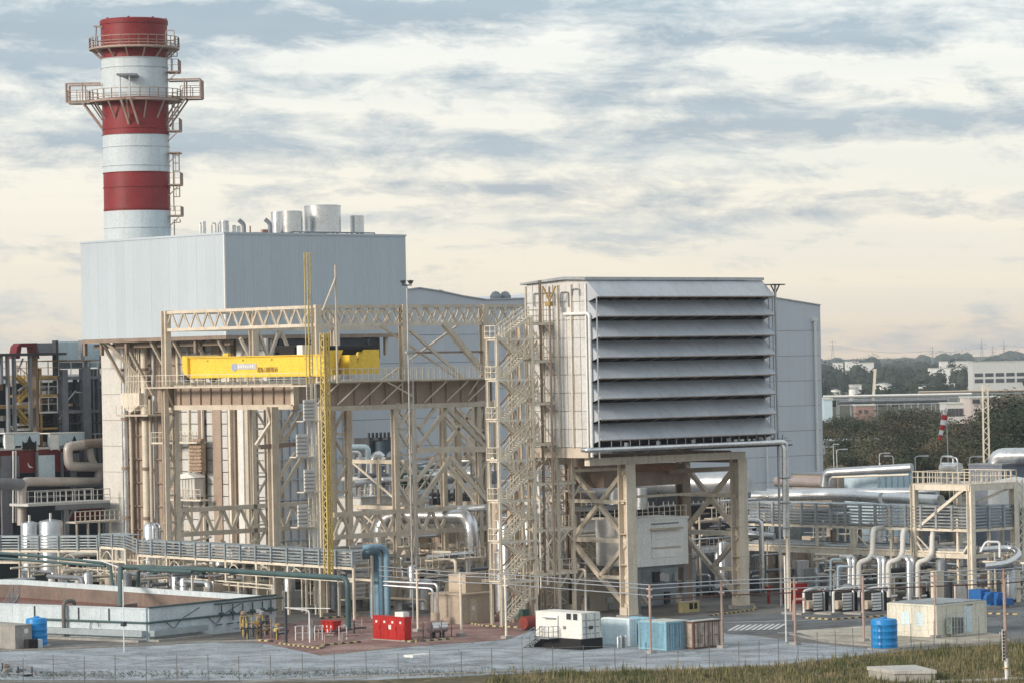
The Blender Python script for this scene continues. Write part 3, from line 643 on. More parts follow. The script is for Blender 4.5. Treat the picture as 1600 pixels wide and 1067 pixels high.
# black elbow duct hanging under the right end
e1 = KA(505, 550, b0 - 1); e2 = KA(578, 550, b0 - 1); e3 = KA(605, 530, b0 - 1); z1 = KZ(540, 548, KA(540, 548, b0 - 1), b0 - 1)
b = MB().tube([(e1 - 6, b0 - 1, z1), (e2 + .6, b0 - 1, z1), (e3, b0 + 1.5, zt - .2)], .62, 14, 2.5); t.part('flexible_duct', b, BLACK)
b = MB().tube([(e2 + 1, b0 + .4, z1 + .4), (e3, b0 + 2.3, zt)], .95, 14); t.part('duct_elbow', b, GREYS)
# roof things: aluminium silencers and vents (each a thing standing on the roof)
def roofcyl(x0, x1, y0, bback, label, name='silencer', grp='aluminium silencers on the block roof', stand=True):
    bb = b0 + bback; a = KA((x0 + x1) / 2, 360, bb); D = U.y * a + V_.y * bb; r = (x1 - x0) / 2 / FPX * D; z1 = KZ((x0 + x1) / 2, y0, a, bb)
    q = Thing(name, label, name.replace('_', ' '), (a, bb, ztop), group=grp)
    z0 = ztop + (.5 if stand else .02)
    b = MB().lathe([(r, z0), (r, z1 - .12), (r * 1.03, z1 - .12), (r * 1.03, z1)], (a, bb), 36); q.part('drum', b, SILVER)
    b = MB().lathe([(r * .9, z1 + .001), (r * .88, z1 + .06)], (a, bb), 30); q.part('cap', b, GALV)
    if stand:
        for k in range(4): t_ = k * 1.57 + .78; q.box('leg', (a + math.cos(t_) * r * .8 - .1, bb + math.sin(t_) * r * .8 - .1, ztop), (a + math.cos(t_) * r * .8 + .1, bb + math.sin(t_) * r * .8 + .1, z0), GALV)
    return q
roofcyl(476, 533, 322, 4, 'largest bright aluminium drum on the block roof')
roofcyl(437, 473, 331, 4, 'second largest aluminium drum, left of the largest')
roofcyl(424, 446, 332, 8, 'aluminium drum half hidden behind the second largest one')
roofcyl(547.5, 569, 338, 3, 'small narrow aluminium drum at the right end of the roof')
roofcyl(343.5, 358, 346, 8, 'short pale vent drum above the corner of the block', 'vent_pipe', 'vent pipes on the block roof', False)
roofcyl(314, 322, 347, 9, 'thin vent with a square frame, nearest the stack', 'vent_pipe', 'vent pipes on the block roof', False)
roofcyl(363, 369, 353, 8, 'first low vent stub right of the short vent drum', 'vent_pipe', 'vent pipes on the block roof', False)
roofcyl(370, 376, 354, 8, 'second low vent stub right of the short vent drum', 'vent_pipe', 'vent pipes on the block roof', False)
for x, y, lb in ((381, 344, 'slanted-top exhaust pipe in the middle of the roof'), (422, 343, 'slanted-top exhaust pipe against the left drum')):
    bb = b0 + 5; a = KA(x, 360, bb); z1 = KZ(x, y, a, bb); b = MB().tube([(a, bb, ztop), (a, bb, z1 - .5), (a - .5, bb + .3, z1)], .26, 12, .3)
    solo('exhaust_pipe', b, GREYS, lb, 'exhaust pipe', (a, bb, ztop), 'slanted exhaust pipes on the block roof')
b = MB(); bb = b0 + 9
for x in (312, 331, 341): a = KA(x, 350, bb); a2 = KA(x + 6, 350, bb); z = KZ(x, 349, a, bb); b.tube([(a, bb, ztop), (a, bb, z), (a2, bb, z), (a2, bb, ztop)], .07, 6, .2)
solo('pipe_hoops', b, GALV, 'thin bent pipe hoops near the left vents on the block roof', 'pipe', (KA(325, 350, bb), bb, ztop))
b = MB(); bb = b0 + 6; a = KA(400, 360, bb); b.box((a - .5, bb, ztop), (a + 2.6, bb + 1.5, ztop + .55)); b.box((a - .9, bb, ztop), (a - .75, bb + .15, ztop + 1.3)); b.box((a + 1, bb, ztop + .55), (a + 1.8, bb + .4, ztop + .9))
solo('roof_unit', b, PINK, 'low reddish unit with an aerial on the block roof', 'roof unit', (a, bb, ztop))
b = MB(); pts = [(lerp(KA(455, 360, b0 + 2), KA(585, 360, b0 + 2), i / 6), b0 + 2, ztop + .45) for i in range(7)]; b.tube([pts[0], pts[-1]], .09, 6)
for p in pts: b.box((p[0] - .06, p[1] - .06, ztop), (p[0] + .06, p[1] + .06, ztop + .45))
solo('roof_pipe', b, GREYS, 'thin pipe on low supports in front of the roof drums', 'pipe', (pts[0][0], pts[0][1], ztop))

# ---- the striped stack
DS = 436.0
aS, bS, _ = KD(214, 300, DS); rS = 51.8 / FPX * DS; zs = lambda y: KZ(212 , y, aS, bS) if False else CAMZ + ray(213, y).z * DS
t = Thing('chimney_stack', 'tall red and white banded chimney stack with two ring platforms', 'chimney', (aS, bS, 0))
bands = [(33, 93, 1), (93, 155, 0), (155, 212, 1), (212, 271, 0), (271, 331, 1), (331, 400, 0)]
for y0, y1, r_ in bands:
    b = MB().lathe([(rS, zs(y1)), (rS, zs(y0))], (aS, bS), 64, cap=(y0 == 33)); t.part('red_band' if r_ else 'white_band', b, SRED if r_ else SWHITE)
b = MB().lathe([(rS - .01, 0), (rS - .01, zs(400))], (aS, bS), 64, cap=False); t.part('base_shell', b, SWHITE)
b = MB().lathe([(rS * 1.025, zs(40)), (rS * 1.03, zs(34)), (rS * 1.0, zs(32)), (rS * .9, zs(32))], (aS, bS), 64, cap=False); t.part('top_rim', b, SRED)
b = MB().lathe([(rS * .9, zs(33)), (rS * .9, zs(38))], (aS, bS), 48, cap=True); t.part('flue', b, BLACK)
for y in (93.5, 107.5, 203, 212, 231, 260.5, 271, 294, 328, 357): b = MB().lathe([(rS + .012, zs(y + .5)), (rS + .10, zs(y + .35)), (rS + .10, zs(y - .35)), (rS + .012, zs(y - .5))], (aS, bS), 64, cap=False); t.part('ring_flange', b, SWHITE if (93 < y < 155 or 212 < y < 271 or y > 331) else SRED)
for i in range(8): t_ = i * .785; b = MB().box((aS + math.cos(t_) * rS * .97 - .1, bS + math.sin(t_) * rS * .97 - .1, zs(33)), (aS + math.cos(t_) * rS * .97 + .1, bS + math.sin(t_) * rS * .97 + .1, zs(30.5))); t.part('lightning_stub', b, SRED)
def ringplat(y, rp, h, nbr, m, rsp):
    z = zs(y); b = MB().lathe([(rS + .02, z - .25), (rp, z - .25), (rp, z), (rS + .02, z)], (aS, bS), 48, cap=False); plat = t.part('ring_platform', b, m)
    n = 30; pts = [(aS + rp * .99 * math.cos(i * 2 * math.pi / n), bS + rp * .99 * math.sin(i * 2 * math.pi / n), z) for i in range(n + 1)]
    b = MB().rail(pts, h, 1.6, .085); b.rail([(p[0], p[1], p[2]) for p in pts], .3, 9, .1, False); t.part('railing', b, m, parent=plat)
    for i in range(nbr):
        c, s = math.cos(i * 2 * math.pi / nbr + .3), math.sin(i * 2 * math.pi / nbr + .3)
        t.bar('bracket', (aS + c * rp * .96, bS + s * rp * .96, z - .2), (aS + c * rS, bS + s * rS, z - rsp), .16, m)
RAILC = mat('stack_rail', (.40, .30, .25), .6, 0, .15, .6, .3)
ringplat(76, rS * 1.36, 1.25, 14, RAILC, 1.35); ringplat(158, rS * 1.40, 1.25, 14, RAILC, 2.4)
# two outrigger arms across the view on the middle platform (real arms pointing along x)
dirx = Vector((U.x, V_.x)); diry = Vector((U.y, V_.y))      # world x / y in grid coordinates
def wpt(dx, dy, z): v = dirx * dx + diry * dy; return (aS + v.x, bS + v.y, z)
k = DS / FPX
for sgn, ext in ((-1, 107), (1, 316)):
    e = (ext - 212) * k; zz = zs(160) + (0 if sgn < 0 else .3); zu = zs(131) + (0 if sgn < 0 else .3)
    for dy in (-1.6, 1.6):
        t.bar('outrigger_beam', wpt(sgn * rS * .99, dy, zz), wpt(e, dy, zz), .2, RAILC); t.bar('gallows_beam', wpt(sgn * rS * .99, dy, zu), wpt(e, dy, zu), .2, RAILC)
        t.bar('gallows_post', wpt(e, dy, zz), wpt(e, dy, zu), .22, RAILC); t.bar('gallows_post', wpt(e * .76, dy, zz), wpt(e * .76, dy, zu), .12, RAILC)
        t.bar('outrigger_strut', wpt(e * .78, dy, zz), wpt(sgn * rS * .98, dy, zz - 3.4), .2, RAILC); 
    b = MB().box((0, 0, 0), (.01, .01, .01)); b = MB(); b.prism([wpt(sgn * rS, -1.6, zz + .15), wpt(e, -1.6, zz + .15), wpt(e, 1.6, zz + .15), wpt(sgn * rS, 1.6, zz + .15)], (0, 0, .06)); t.part('outrigger_deck', b, RAILC)
    b = MB().rail([wpt(sgn * rS * 1.4, -1.6, zz + .2), wpt(e, -1.6, zz + .2), wpt(e, 1.6, zz + .2), wpt(sgn * rS * 1.4, 1.6, zz + .2)], 1.3, 1.1, .08); t.part('railing', b, RAILC)
# davit toward the viewer on the front of the stack
yb = -rS - 2.0; b = MB(); b.prism([wpt(-1.6, yb - .3, zs(121.5)), wpt(.9, yb - .3, zs(121.5)), wpt(1.0, -rS, zs(123)), wpt(-1.0, -rS, zs(123))], (0, 0, -.25)); t.part('front_canopy', b, GREYS)
for dx, dx2 in ((-1.2, -.4), (.0, .8)): t.bar('front_post', wpt(dx, yb, zs(122)), wpt(dx, yb, zs(157)), .13, SWHITE); t.bar('front_strut', wpt(dx, yb, zs(158)), wpt(dx2, -rS * .99, zs(198)), .22, RAILC)
for e in (-70,): t.bar('top_davit', wpt(-rS * .9, -2, zs(44)), wpt(-rS * .9 - 1.1, -2, zs(43)), .2, RAILC); t.bar('davit_post', wpt(-rS * 1.08, -2, zs(44)), wpt(-rS * 1.12, -2, zs(75)), .12, RAILC)
b = MB().tube([wpt(rS * 1.02, -2.5, zs(74)), wpt(rS * 1.02, -2.5, zs(52)), wpt(rS * 1.27, -2.5, zs(52)), wpt(rS * 1.27, -2.5, zs(74))], .07, 6, .3); t.part('hoop', b, RAILC)
# caged ladders with rest platforms down the right side
xl = rS + .55
for y0, y1 in ((74, 113), (160, 205), (240, 292), (292, 332), (345, 372)):
    dy = -1.0; b = MB()
    for s_ in (-.22, .22): b.beam(wpt(xl, dy + s_, zs(y1)), wpt(xl, dy + s_, zs(y0)), .07)
    z = zs(y1)
    while z < zs(y0): b.beam(wpt(xl, dy - .22, z), wpt(xl, dy + .22, z), .045); z += .4
    ldr = t.part('ladder', b, RAILC); b = MB(); z = zs(y1) + 1.8
    while z < zs(y0) - .1:
        b.beam(wpt(xl, dy - .4, z), wpt(xl + .75, dy - .4, z), .06); b.beam(wpt(xl + .75, dy - .4, z), wpt(xl + .75, dy + .4, z), .06); b.beam(wpt(xl + .75, dy + .4, z), wpt(xl, dy + .4, z), .06); z += 1.0
    for q in ((xl + .75, dy - .4), (xl + .75, dy + .4), (xl + .35, dy - .4)): b.beam(wpt(*q, zs(y1) + 1.8), wpt(*q, zs(y0)), .05)
    t.part('ladder_cage', b, RAILC, parent=ldr)
for y in (116, 208, 242, 292, 340):
    z = zs(y); b = MB().prism([wpt(rS, -2, z), wpt(rS + 1.5, -2, z), wpt(rS + 1.5, 1.4, z), wpt(rS, 1.4, z)], (0, 0, .14)); rp_ = t.part('rest_platform', b, RAILC)
    if y != 242: b = MB().rail([wpt(rS + .1, -2, z + .1), wpt(rS + 1.5, -2, z + .1), wpt(rS + 1.5, 1.4, z + .1)], 1.5 if y != 340 else 1.1, .8, .07); t.part('railing', b, RAILC, parent=rp_)
    t.bar('bracket', wpt(rS + 1.4, -1.8, z), wpt(rS, -1.8, z - 1.3), .13, RAILC)

# ---- the tall grey hall behind
aH, bH, _ = KD(635, 500, 452.0); aH1 = KA(1281.5, 478, bH); zE = KZ(1281.5, 478, aH1, bH); aH0 = KA(535, 560, bH)
t = Thing('turbine_hall', 'long tall grey clad hall with a low twin-gabled roof behind the plant', 'building', (aH1, bH, 0))
t.box('core_wall', (aH0, bH + .12, 0), (aH1 - .2, bH + 45, zE - .05), GREYS)
npx = 26
for r in range(9):
    for i in range(npx):
        x0, x1 = lerp(aH0, aH1, i / npx), lerp(aH0, aH1, (i + 1) / npx)
        t.box('wall_panel', (x0 + .006, bH + rnd.uniform(0, .008), zE * r / 9 + .06), (x1 - .006, bH + .11, zE * (r + 1) / 9 - .0), HALLW)
t.box('end_wall', (aH1 - .19, bH + .1, 0), (aH1, bH + 45, zE), HALLW)
def roofz(px, y): a = KA(px, y, bH); return (a, KZ(px, y, a, bH))
pr = [(aH0, zE)] + [roofz(*q) for q in ((560, 463), (655, 450), (690, 455.5), (722, 462.5), (760, 468.5), (800, 467), (900, 463.5), (1090, 449.5), (1190, 462), (1281.5, 477))] + [(aH1, zE)]
b = MB().prism([(a, bH + .05, z) for a, z in pr][::-1], (0, 44, 0)); t.part('gable_roof', b, HALLW)
b = MB()
for (p, q) in zip(pr[1:-1], pr[2:-1]): b.beam((p[0], bH + .0, p[1] + .02), (q[0], bH + .0, q[1] + .02), .3, .14)
t.part('verge_trim', b, GALV)
x = KA(1275, 600, bH - .3); b = MB().tube([(x, bH - .35, 0), (x, bH - .35, KZ(1274, 502, x, bH))], .22, 10); t.part('downpipe', b, WHITE)
t.box('rainwater_head', (x - .4, bH - .6, KZ(1274, 502, x, bH)), (x + .4, bH - .01, KZ(1274, 497, x, bH)), WHITE)
x = KA(1198, 700, bH - .3); b = MB().tube([(x, bH - .35, 0), (x, bH - .35, 26)], .12, 8); t.part('downpipe', b, WHITE)
for px, y, lb in ((711, 461, 'left pair of small domed roof vents on the grey hall'), (813, 463.5, 'right pair of small domed roof vents, near the filter house')):
    a, z = roofz(px, y + 2); q = Thing('roof_vent', lb, 'roof vent', (a, bH + 4, z), group='domed roof vents on the hall')
    for k in (-.85, .85): b = MB().lathe([(.3, z - .3), (.75, z - .1), (.8, z + .35), (.45, z + .85), (.02, z + 1.0)], (a + k * 1.0, bH + 4), 16); q.part('dome', b, GREYS)
    q.box('base', (a - 1.8, bH + 3.4, z - .5), (a + 1.8, bH + 4.6, z - .2), DARK)
a, z = roofz(762, 468); b = MB().lathe([(2.2, z - .6), (2.0, z + .1), (1.2, z + .5), (.02, z + .65)], (a, bH + 6), 24); solo('roof_dome', b, HALLW, 'low shallow dome on the hall roof between the vents', 'roof vent', (a, bH + 6, z))
# ================================================================== CRANE GANTRY
aG, bG, _ = KD(498, 700, 352.0)                            # near corner of the gantry, front rail plane b = bG
bGB = KB(262, 660, aG)                                       # back rail plane
aG1 = KA(632, 600, bG); aG2 = KA(757, 560, bG); span = aG2 - aG
zt1 = KZ(498, 479.5, aG, bG); zt0 = KZ(498, 508, aG, bG)    # top truss
zr1 = KZ(520, 598, KA(520, 598, bG), bG); zr0 = KZ(520, 634, KA(520, 634, bG), bG)   # plate girder
t = Thing('crane_gantry', 'tall beige open steel gantry of columns, trusses and cross braces carrying the yellow crane', 'gantry', (aG, bG, 0))
cols = [aG, aG1, aG2]
for x in cols: t.bar('column', (x, bG, zr1), (x, bG, zt1 + .2), .75, BEIGE, .8, 'h')
colb = [aG, KA(397, 560, bGB), KA(524, 560, bGB)]
for x in colb: t.bar('column', (x, bGB, zr1), (x, bGB, zt1 + .2), .75, BEIGE, .8, 'h')
# top trusses: left side, front, back, right side
truss(t, (aG, bGB, zt1), (aG, bG, zt1), zt1 - zt0, 12, BEIGE, .32, .15, xx=False)
aGe = KA(828, 480, bG)
truss(t, (aG, bG, zt1), (aGe, bG, zt1), zt1 - zt0, 20, BEIGE, .34, .15, xx=True)
truss(t, (aG + 1.6, bG + 1.8, zt1), (aGe, bG + 1.8, zt1), zt1 - zt0, 18, BEIGE, .25, .14)
truss(t, (aG + 1.5, bGB, zt1), (aG + 1.5, bG, zt1), zt1 - zt0, 12, BEIGE, .22, .12)
for i in range(14):
    x = lerp(aG, aGe, i / 13); t.bar('tie', (x, bG, zt1), (x, bG + 1.8, zt1), .14, BEIGE); t.bar('tie', (x, bG, zt0), (x, bG + 1.8, zt0), .14, BEIGE)
t.bar('chord', (aG, bGB, zt1), (aG2 + 8, bGB, zt1), .4, BEIGE); t.bar('chord', (aG, bGB, zt0), (aG2 + 8, bGB, zt0), .35, BEIGE)
# sway braces above the rail level
def xbr(x0, x1, bb, z0, z1, w=.28, one=0, m=BEIGE):
    if one != 2: t.bar('brace', (x0, bb, z0), (x1, bb, z1), w, m)
    if one != 1: t.bar('brace', (x0, bb, z1), (x1, bb, z0), w, m)
t.bar('brace', (aG1, bG, zt0), (lerp(aG1, aG2, .75), bG, zr1), .3, BEIGE); t.bar('brace', (lerp(aG1, aG2, .48), bG, zt0 + .2), (aG2, bG, zr1 + .6), .55, BEIGE)
xbr(aG1, aG2, bG + 4, zr1, zt0, .2)
t.bar('strut', (aG1, bG + .3, (zt0 + zr1) / 2), (aG2, bG + .3, (zt0 + zr1) / 2), .22, BROWN)
for (x0, x1, x2) in ((403, 437, 462), ):
    zm = zt0 - .1; A = lambda px: KA(px, 530, bGB)
    for p, q, z_ in ((A(403), A(425), -1), (A(437), A(415), 0), (A(439), A(462), 0)):
        t.bar('brace', (p, bGB, zm), (q, bGB, zm - 4.2), .3, BEIGE)
# rail-level plate girders with web stiffeners
def girder(p, q, z0, z1, nst, side, m=BROWNW):
    p = Vector((*p, (z0 + z1) / 2)); q = Vector((*q, (z0 + z1) / 2)); h = z1 - z0; d = (q - p).normalized(); n = Vector((d.y, -d.x, 0)) * side
    t.bar('girder_web', p, q, .12, m, h); t.bar('girder_flange', p + Vector((0, 0, h / 2)), q + Vector((0, 0, h / 2)), .9, BEIGE, .16); t.bar('girder_flange', p - Vector((0, 0, h / 2 + .25)), q - Vector((0, 0, h / 2 + .25)), .8, BEIGE, .5)
    for i in range(nst + 1): c = p.lerp(q, i / nst) + n * .2; t.box('web_stiffener', c - Vector((.07, .07, h / 2 - .05)), c + Vector((.07, .07, h / 2 - .12)), m)
girder((aG + .6, bG), (KA(766, 620, bG), bG), zr0, zr1, 11, 1); 
aGir = aG + 1.0; bGi = KB(462, 610, aGir)
girder((aGir, KB(268, 610, aGir)), (aGir, bGi), zr0 + .2, zr1 - .1, 12, 1)
t.box('girder_end', (aGir - .4, bGi - .15, zr0 + .1), (aGir + .3, bGi + .35, zr1 - .1), CREAM)
t.bar('girder_flange', (aG, bGB, zr1), (aG2 + 5, bGB, zr1), .8, BEIGE, .5); t.bar('girder_web', (aG, bGB, (zr0 + zr1) / 2), (aG2 + 5, bGB, (zr0 + zr1) / 2), .12, BROWN, zr1 - zr0)
# raking stays in front of the girder
for i in range(8):
    x = KA(514 + i * 34, 600, bG - 1.3); t.bar('raking_stay', (x - .9, bG - .15, zr0 + .1), (x + (1.1 if i != 4 else -2), bG - 1.5, zr1 - .05), .13, CREAM)
for (x0, x1) in ((605, 640), (748, 728)): t.bar('raking_stay', (KA(x0, 600, bG - 1.6), bG - 1.6, zr1), (KA(x1, 620, bG), bG - .5, zr0 + .8), .13, CREAM)
# walkway along the front rail
t.box('walkway', (aG - .5, bG - 1.9, zr1 + .05), (aG2 + 1, bG - .5, zr1 + .2), BEIGE); b = MB().rail([(aG - .5, bG - 1.9, zr1 + .2), (aG2 + 1, bG - 1.9, zr1 + .2)], 1.25, .8, .06); b.rail([(aG - .5, bG - .6, zr1 + .2), (aG2 + 1, bG - .6, zr1 + .2)], 1.25, .8, .05); t.part('railing', b, CREAM)
t.box('walkway', (aG - 1.4, bG, zr1 - .3), (aG - .3, bGB, zr1 - .15), BEIGE); b = MB().rail([(aG - 1.4, bG, zr1 - .15), (aG - 1.4, bGB, zr1 - .15)], 1.25, 1.2, .05); t.part('railing', b, CREAM)
t.box('walkway', (aG - 1.4, bGB, zr1 - .3), (aG + 6, bGB + 2.4, zr1 - .15), BEIGE); b = MB().rail([(aG - 2, bGB, zr1 - .15), (aG - 2, bGB + 4, zr1 - .15), (aG - 1, bGB + 6, zr1 - .15)], 1.25, 1.0, .05); t.part('railing', b, CREAM)
# lower legs: each pair of posts laced by zigzags, and the horizontal trusses between them
def legpair(pxl, pxr, bb, z1, z0=0, n=7, w=.6, side='u'):
    if side == 'u': xs_ = (KA(pxl, 720, bb), KA(pxr, 720, bb)); P_ = lambda i, z: (xs_[i], bb, z)
    else: xs_ = (KB(pxl, 720, bb), KB(pxr, 720, bb)); P_ = lambda i, z: (bb, xs_[i], z)
    for i in (0, 1): t.bar('column', P_(i, z0), P_(i, z1), w, BEIGE, w, 'h')
    for k in range(n):
        za_, zb_ = lerp(z0, z1, k / n), lerp(z0, z1, (k + 1) / n); s_ = k % 2
        t.bar('brace', P_(s_, za_), P_(1 - s_, zb_), w * .42, BEIGE); t.bar('strut', P_(0, zb_), P_(1, zb_), w * .42, BEIGE)
legpair(259.5, 275.5, bGB, zr1 - .2, n=8, w=.55); legpair(396, 418, bGB - 0, zr0, n=8, w=.5)
legpair(424, 445, bG + 9, zr0, n=7, w=.0001) if False else None
bC = bG + 6.0
for px in (427,): x = KA(px, 720, bC); t.bar('column', (x, bC, 0), (x, bC, zr0), .9, BEIGE, .9, 'h')
x0 = KA(430, 720, bC)
zq = lambda y: KZ(440, y, x0, bC)
for (xa, ya, xb, yb_) in ((432, 690, 462, 638), (436, 700, 472, 645), (432, 752, 462, 708), (432, 780, 472, 715), (462, 638, 468, 640), (400, 694, 426, 655), (418, 638, 424, 662)):
    t.bar('brace', (KA(xa, ya, bC), bC, zq(ya)), (KA(xb, yb_, bC), bC, zq(yb_)), .32, BEIGE)
t.bar('strut', (KA(405, 700, bC), bC, zq(697)), (KA(470, 700, bC), bC, zq(694)), .45, BROWN)
legpair(618, 645, bG, zr0, n=8, w=.62); legpair(519, 544, bG + 5, zr0, n=7, w=.6)
legpair(748, 759, bG, zr0, n=7, w=.55)
for px in (693, 716): x = KA(px, 720, bG + 3); t.bar('column', (x, bG + 3, 0), (x, bG + 3, zr0), .5, BEIGE, .6, 'h')
# big cross braces of the right bay
X_ = lambda px, y: (KA(px, y, bG - .2), bG - .2, KZ(px, y, KA(px, y, bG - .2), bG - .2))
for (x0, y0, x1, y1, w) in ((653, 697, 702, 636, .35), (697, 636, 762, 702, .42), (653, 790, 706, 711, .4), (694, 646, 741, 700, .35), (712, 636, 764, 692, .35), (655, 668, 680, 637, .3), (700, 690, 738, 640, .35), (650, 752, 682, 712, .35),
                        (704, 714, 760, 782, .45), (692, 714, 742, 782, .35), (726, 708, 741, 722, .3), (735, 770, 762, 716, .2), (742, 744, 764, 780, .25), (640, 640, 622, 668, .3), (622, 672, 640, 700, .25), (640, 716, 622, 746, .25), (640, 786, 622, 756, .25)):
    t.bar('brace', X_(x0, y0), X_(x1, y1), w, BEIGE)
t.bar('strut', X_(650, 703), X_(766, 701), .6, BEIGE)
def utruss(px0, px1, yt, yb_, bb, n, m=BEIGE, w=.5, wd=.28, yref=None):
    x0, x1 = KA(px0, yt, bb), KA(px1, yt, bb); zt_ = KZ(px0, yt, x0, bb); zb_ = KZ(px0, yb_, x0, bb)
    truss(t, (x0, bb, zt_), (x1, bb, zt_), zt_ - zb_, n, m, w, wd); return zt_, zb_
zA, zB = utruss(520, 768, 804, 839, bG, 9)
utruss(652, 768, 874, 897, bG, 6, w=.45)
utruss(276, 500, 797, 835, bGB, 8, w=.5)
# rear frame: a second plane of bracing behind the front one
bR = bG + 9.5
xr_ = [KA(px, 720, bR) for px in (545, 592, 640, 690, 738, 775)]
for x in xr_: t.bar('column', (x, bR, 0), (x, bR, zr0 - (6 if x < xr_[2] else 0)), .36, BEIGE, .36, 'h')
for x0, x1 in zip(xr_, xr_[1:]):
    for z0, z1 in ((1, 5.5), (5.7, 10)): t.bar('brace', (x0, bR, z0), (x1, bR, z1), .18, BEIGE); t.bar('brace', (x1, bR, z0), (x0, bR, z1), .18, BEIGE)
    for z in (5.6, 10.2): t.bar('strut', (x0, bR, z), (x1, bR, z), .26, BEIGE)
for x0, x1 in zip(xr_[2:], xr_[3:]):
    for z0, z1 in ((10.3, 14.8), (15.0, 19.6)): t.bar('brace', (x0, bR, z0), (x1, bR, z1), .18, BEIGE); t.bar('brace', (x1, bR, z0), (x0, bR, z1), .18, BEIGE)
    t.bar('strut', (x0, bR, 14.9), (x1, bR, 14.9), .26, BEIGE)
for x in (aG1, aG2):
    for z in (5.6, 10.2, 15): t.bar('tie_beam', (x, bG, z), (x, bR, z), .3, BEIGE, .4)
    for z in (.5, 5.8, 10.4): t.bar('brace', (x, bG + .5, z), (x, bR - .5, z + 4.6), .18, BEIGE)
for x, z1 in ((aG - 2.5, 10), (aG + 2.5, 10)):
    pass
# left lower bays seen through the near side
for (x0, y0, x1, y1) in ((440, 850, 470, 882), (440, 882, 470, 850), (280, 850, 330, 838), (345, 890, 400, 842), (345, 842, 400, 890)):
    t.bar('brace', (KA(x0, y0, bGB - 1), bGB - 1, max(.3, KZ(x0, y0, KA(x0, y0, bGB - 1), bGB - 1))), (KA(x1, y1, bGB - 1), bGB - 1, max(.3, KZ(x1, y1, KA(x1, y1, bGB - 1), bGB - 1))), .22, BEIGE)
for bb in (bG, bGB): t.bar('strut', (aG, bb, 4.4), (aG2, bb, 4.4), .4, BEIGE)
# mid-level crossbeams of the left part
for y in (700, 752): x = KA(430, y, bG + 6); 
for px in (500, 511): t.bar('column', (KA(px, 720, bG + .4), bG + .4, 0), (KA(px, 720, bG + .4), bG + .4, zr0), .5, CREAM if px == 500 else BROWN, .5, 'h')
# ladder with hooped cage and ribbed screens climbing the near corner
lad = MB(); xL = KA(484, 700, bG - .8); yL = bG - .8
for s_ in (-.25, .25): lad.beam((xL + s_, yL, 1), (xL + s_, yL, zr1 + 1), .07)
z = 1
while z < zr1: lad.beam((xL - .25, yL, z), (xL + .25, yL, z), .045); z += .35
t.part('ladder', lad, CREAM)
blocks = [(474, 490, 624, 657), (463, 479, 678, 713), (475, 491, 733, 768), (465, 480, 788, 823), (546, 573, 851, 882), (543, 568, 896, 936)]
for (x0, x1, y0, y1) in blocks:
    xa, xb = KA(x0, y0, yL - .9), KA(x1, y0, yL - .9); z1, z0 = KZ(x0, y0, xa, yL - .9), KZ(x0, y1, xa, yL - .9); n = 6
    scr = t.box('screen', (xa, yL - .9, z0), (xb, yL - .82, z1), FWALL)
    for k in range(n): zz = lerp(z0, z1, (k + .1) / n); t.box('screen_slat', (xa - .05, yL - 1.1, zz), (xb + .05, yL - .91, zz + (z1 - z0) / n * .62), FWALL)
    b = MB().rail([(xb + .1, yL - .9, z0), (xb + 1.3, yL - .9, z0), (xb + 1.3, yL + .2, z0)], 1.1, .6, .05); b.rail([(xb + .1, yL - .9, z0 + 1.1), (xb + 1.3, yL - .9, z0 + 1.1)], 1.1, .6, .05)
    b.box((xa, yL - .8, z0 - .12), (xb + 1.4, yL + .3, z0 - .02)); t.part('landing', b, CREAM)
for px in (489, 494.5): x = KA(px, 700, yL); t.bar('ladder_post', (x, yL, 0), (x, yL, zr1), .16, CREAM)
# hanging platforms on the boiler wall seen through the gantry are their own deck
q = Thing('inspection_platform', 'narrow inspection platforms with white canvas-topped cage on the boiler wall behind the gantry', 'platform', (ai - 1, bcol(300), 12))
for (x0, x1, y) in ((282, 331, 689), (282, 335, 778), (260, 285, 690)):
    z = KZ(x0, y, ai - 1.5, bcol(x0)); q.box('deck', (ai - 2.3, bcol(x1), z - .2), (ai - .9, bcol(x0), z), CREAM); b = MB().rail([(ai - 2.3, bcol(x1), z), (ai - 2.3, bcol(x0), z)], 1.2, .8, .06); q.part('railing', b, CREAM)
z0 = KZ(302, 776, ai - 2, bcol(302)); z1 = KZ(302, 745, ai - 2, bcol(302))
q.box('cage', (ai - 2.2, bcol(326), z0 + .1), (ai - 1.0, bcol(302), z1), FWALL)
for i in range(6): bb = lerp(bcol(326), bcol(302), i / 5); q.box('cage_bar', (ai - 2.3, bb - .04, z0), (ai - 2.21, bb + .04, z1), BEIGE)
b = MB(); b.prism([(ai - 2.5, bcol(328), z1), (ai - 2.5, bcol(301), z1 - .2), (ai - 2.4, bcol(303), z1 + .35), (ai - 2.5, bcol(318), z1 + .55)], (1.7, 0, .05)); q.part('canvas_cover', b, WHITE)
q.box('mesh_tower', (ai - 1.7, bcol(331), z1 + .7), (ai - 1.0, bcol(313), z1 + 4.6), mat('rusty_mesh', (.38, .28, .2), .7, 0, .4, 4))
for i in range(9): q.box('mesh_rung', (ai - 1.85, bcol(331), z1 + .9 + i * .42), (ai - 1.71, bcol(313), z1 + 1.0 + i * .42), BROWN)

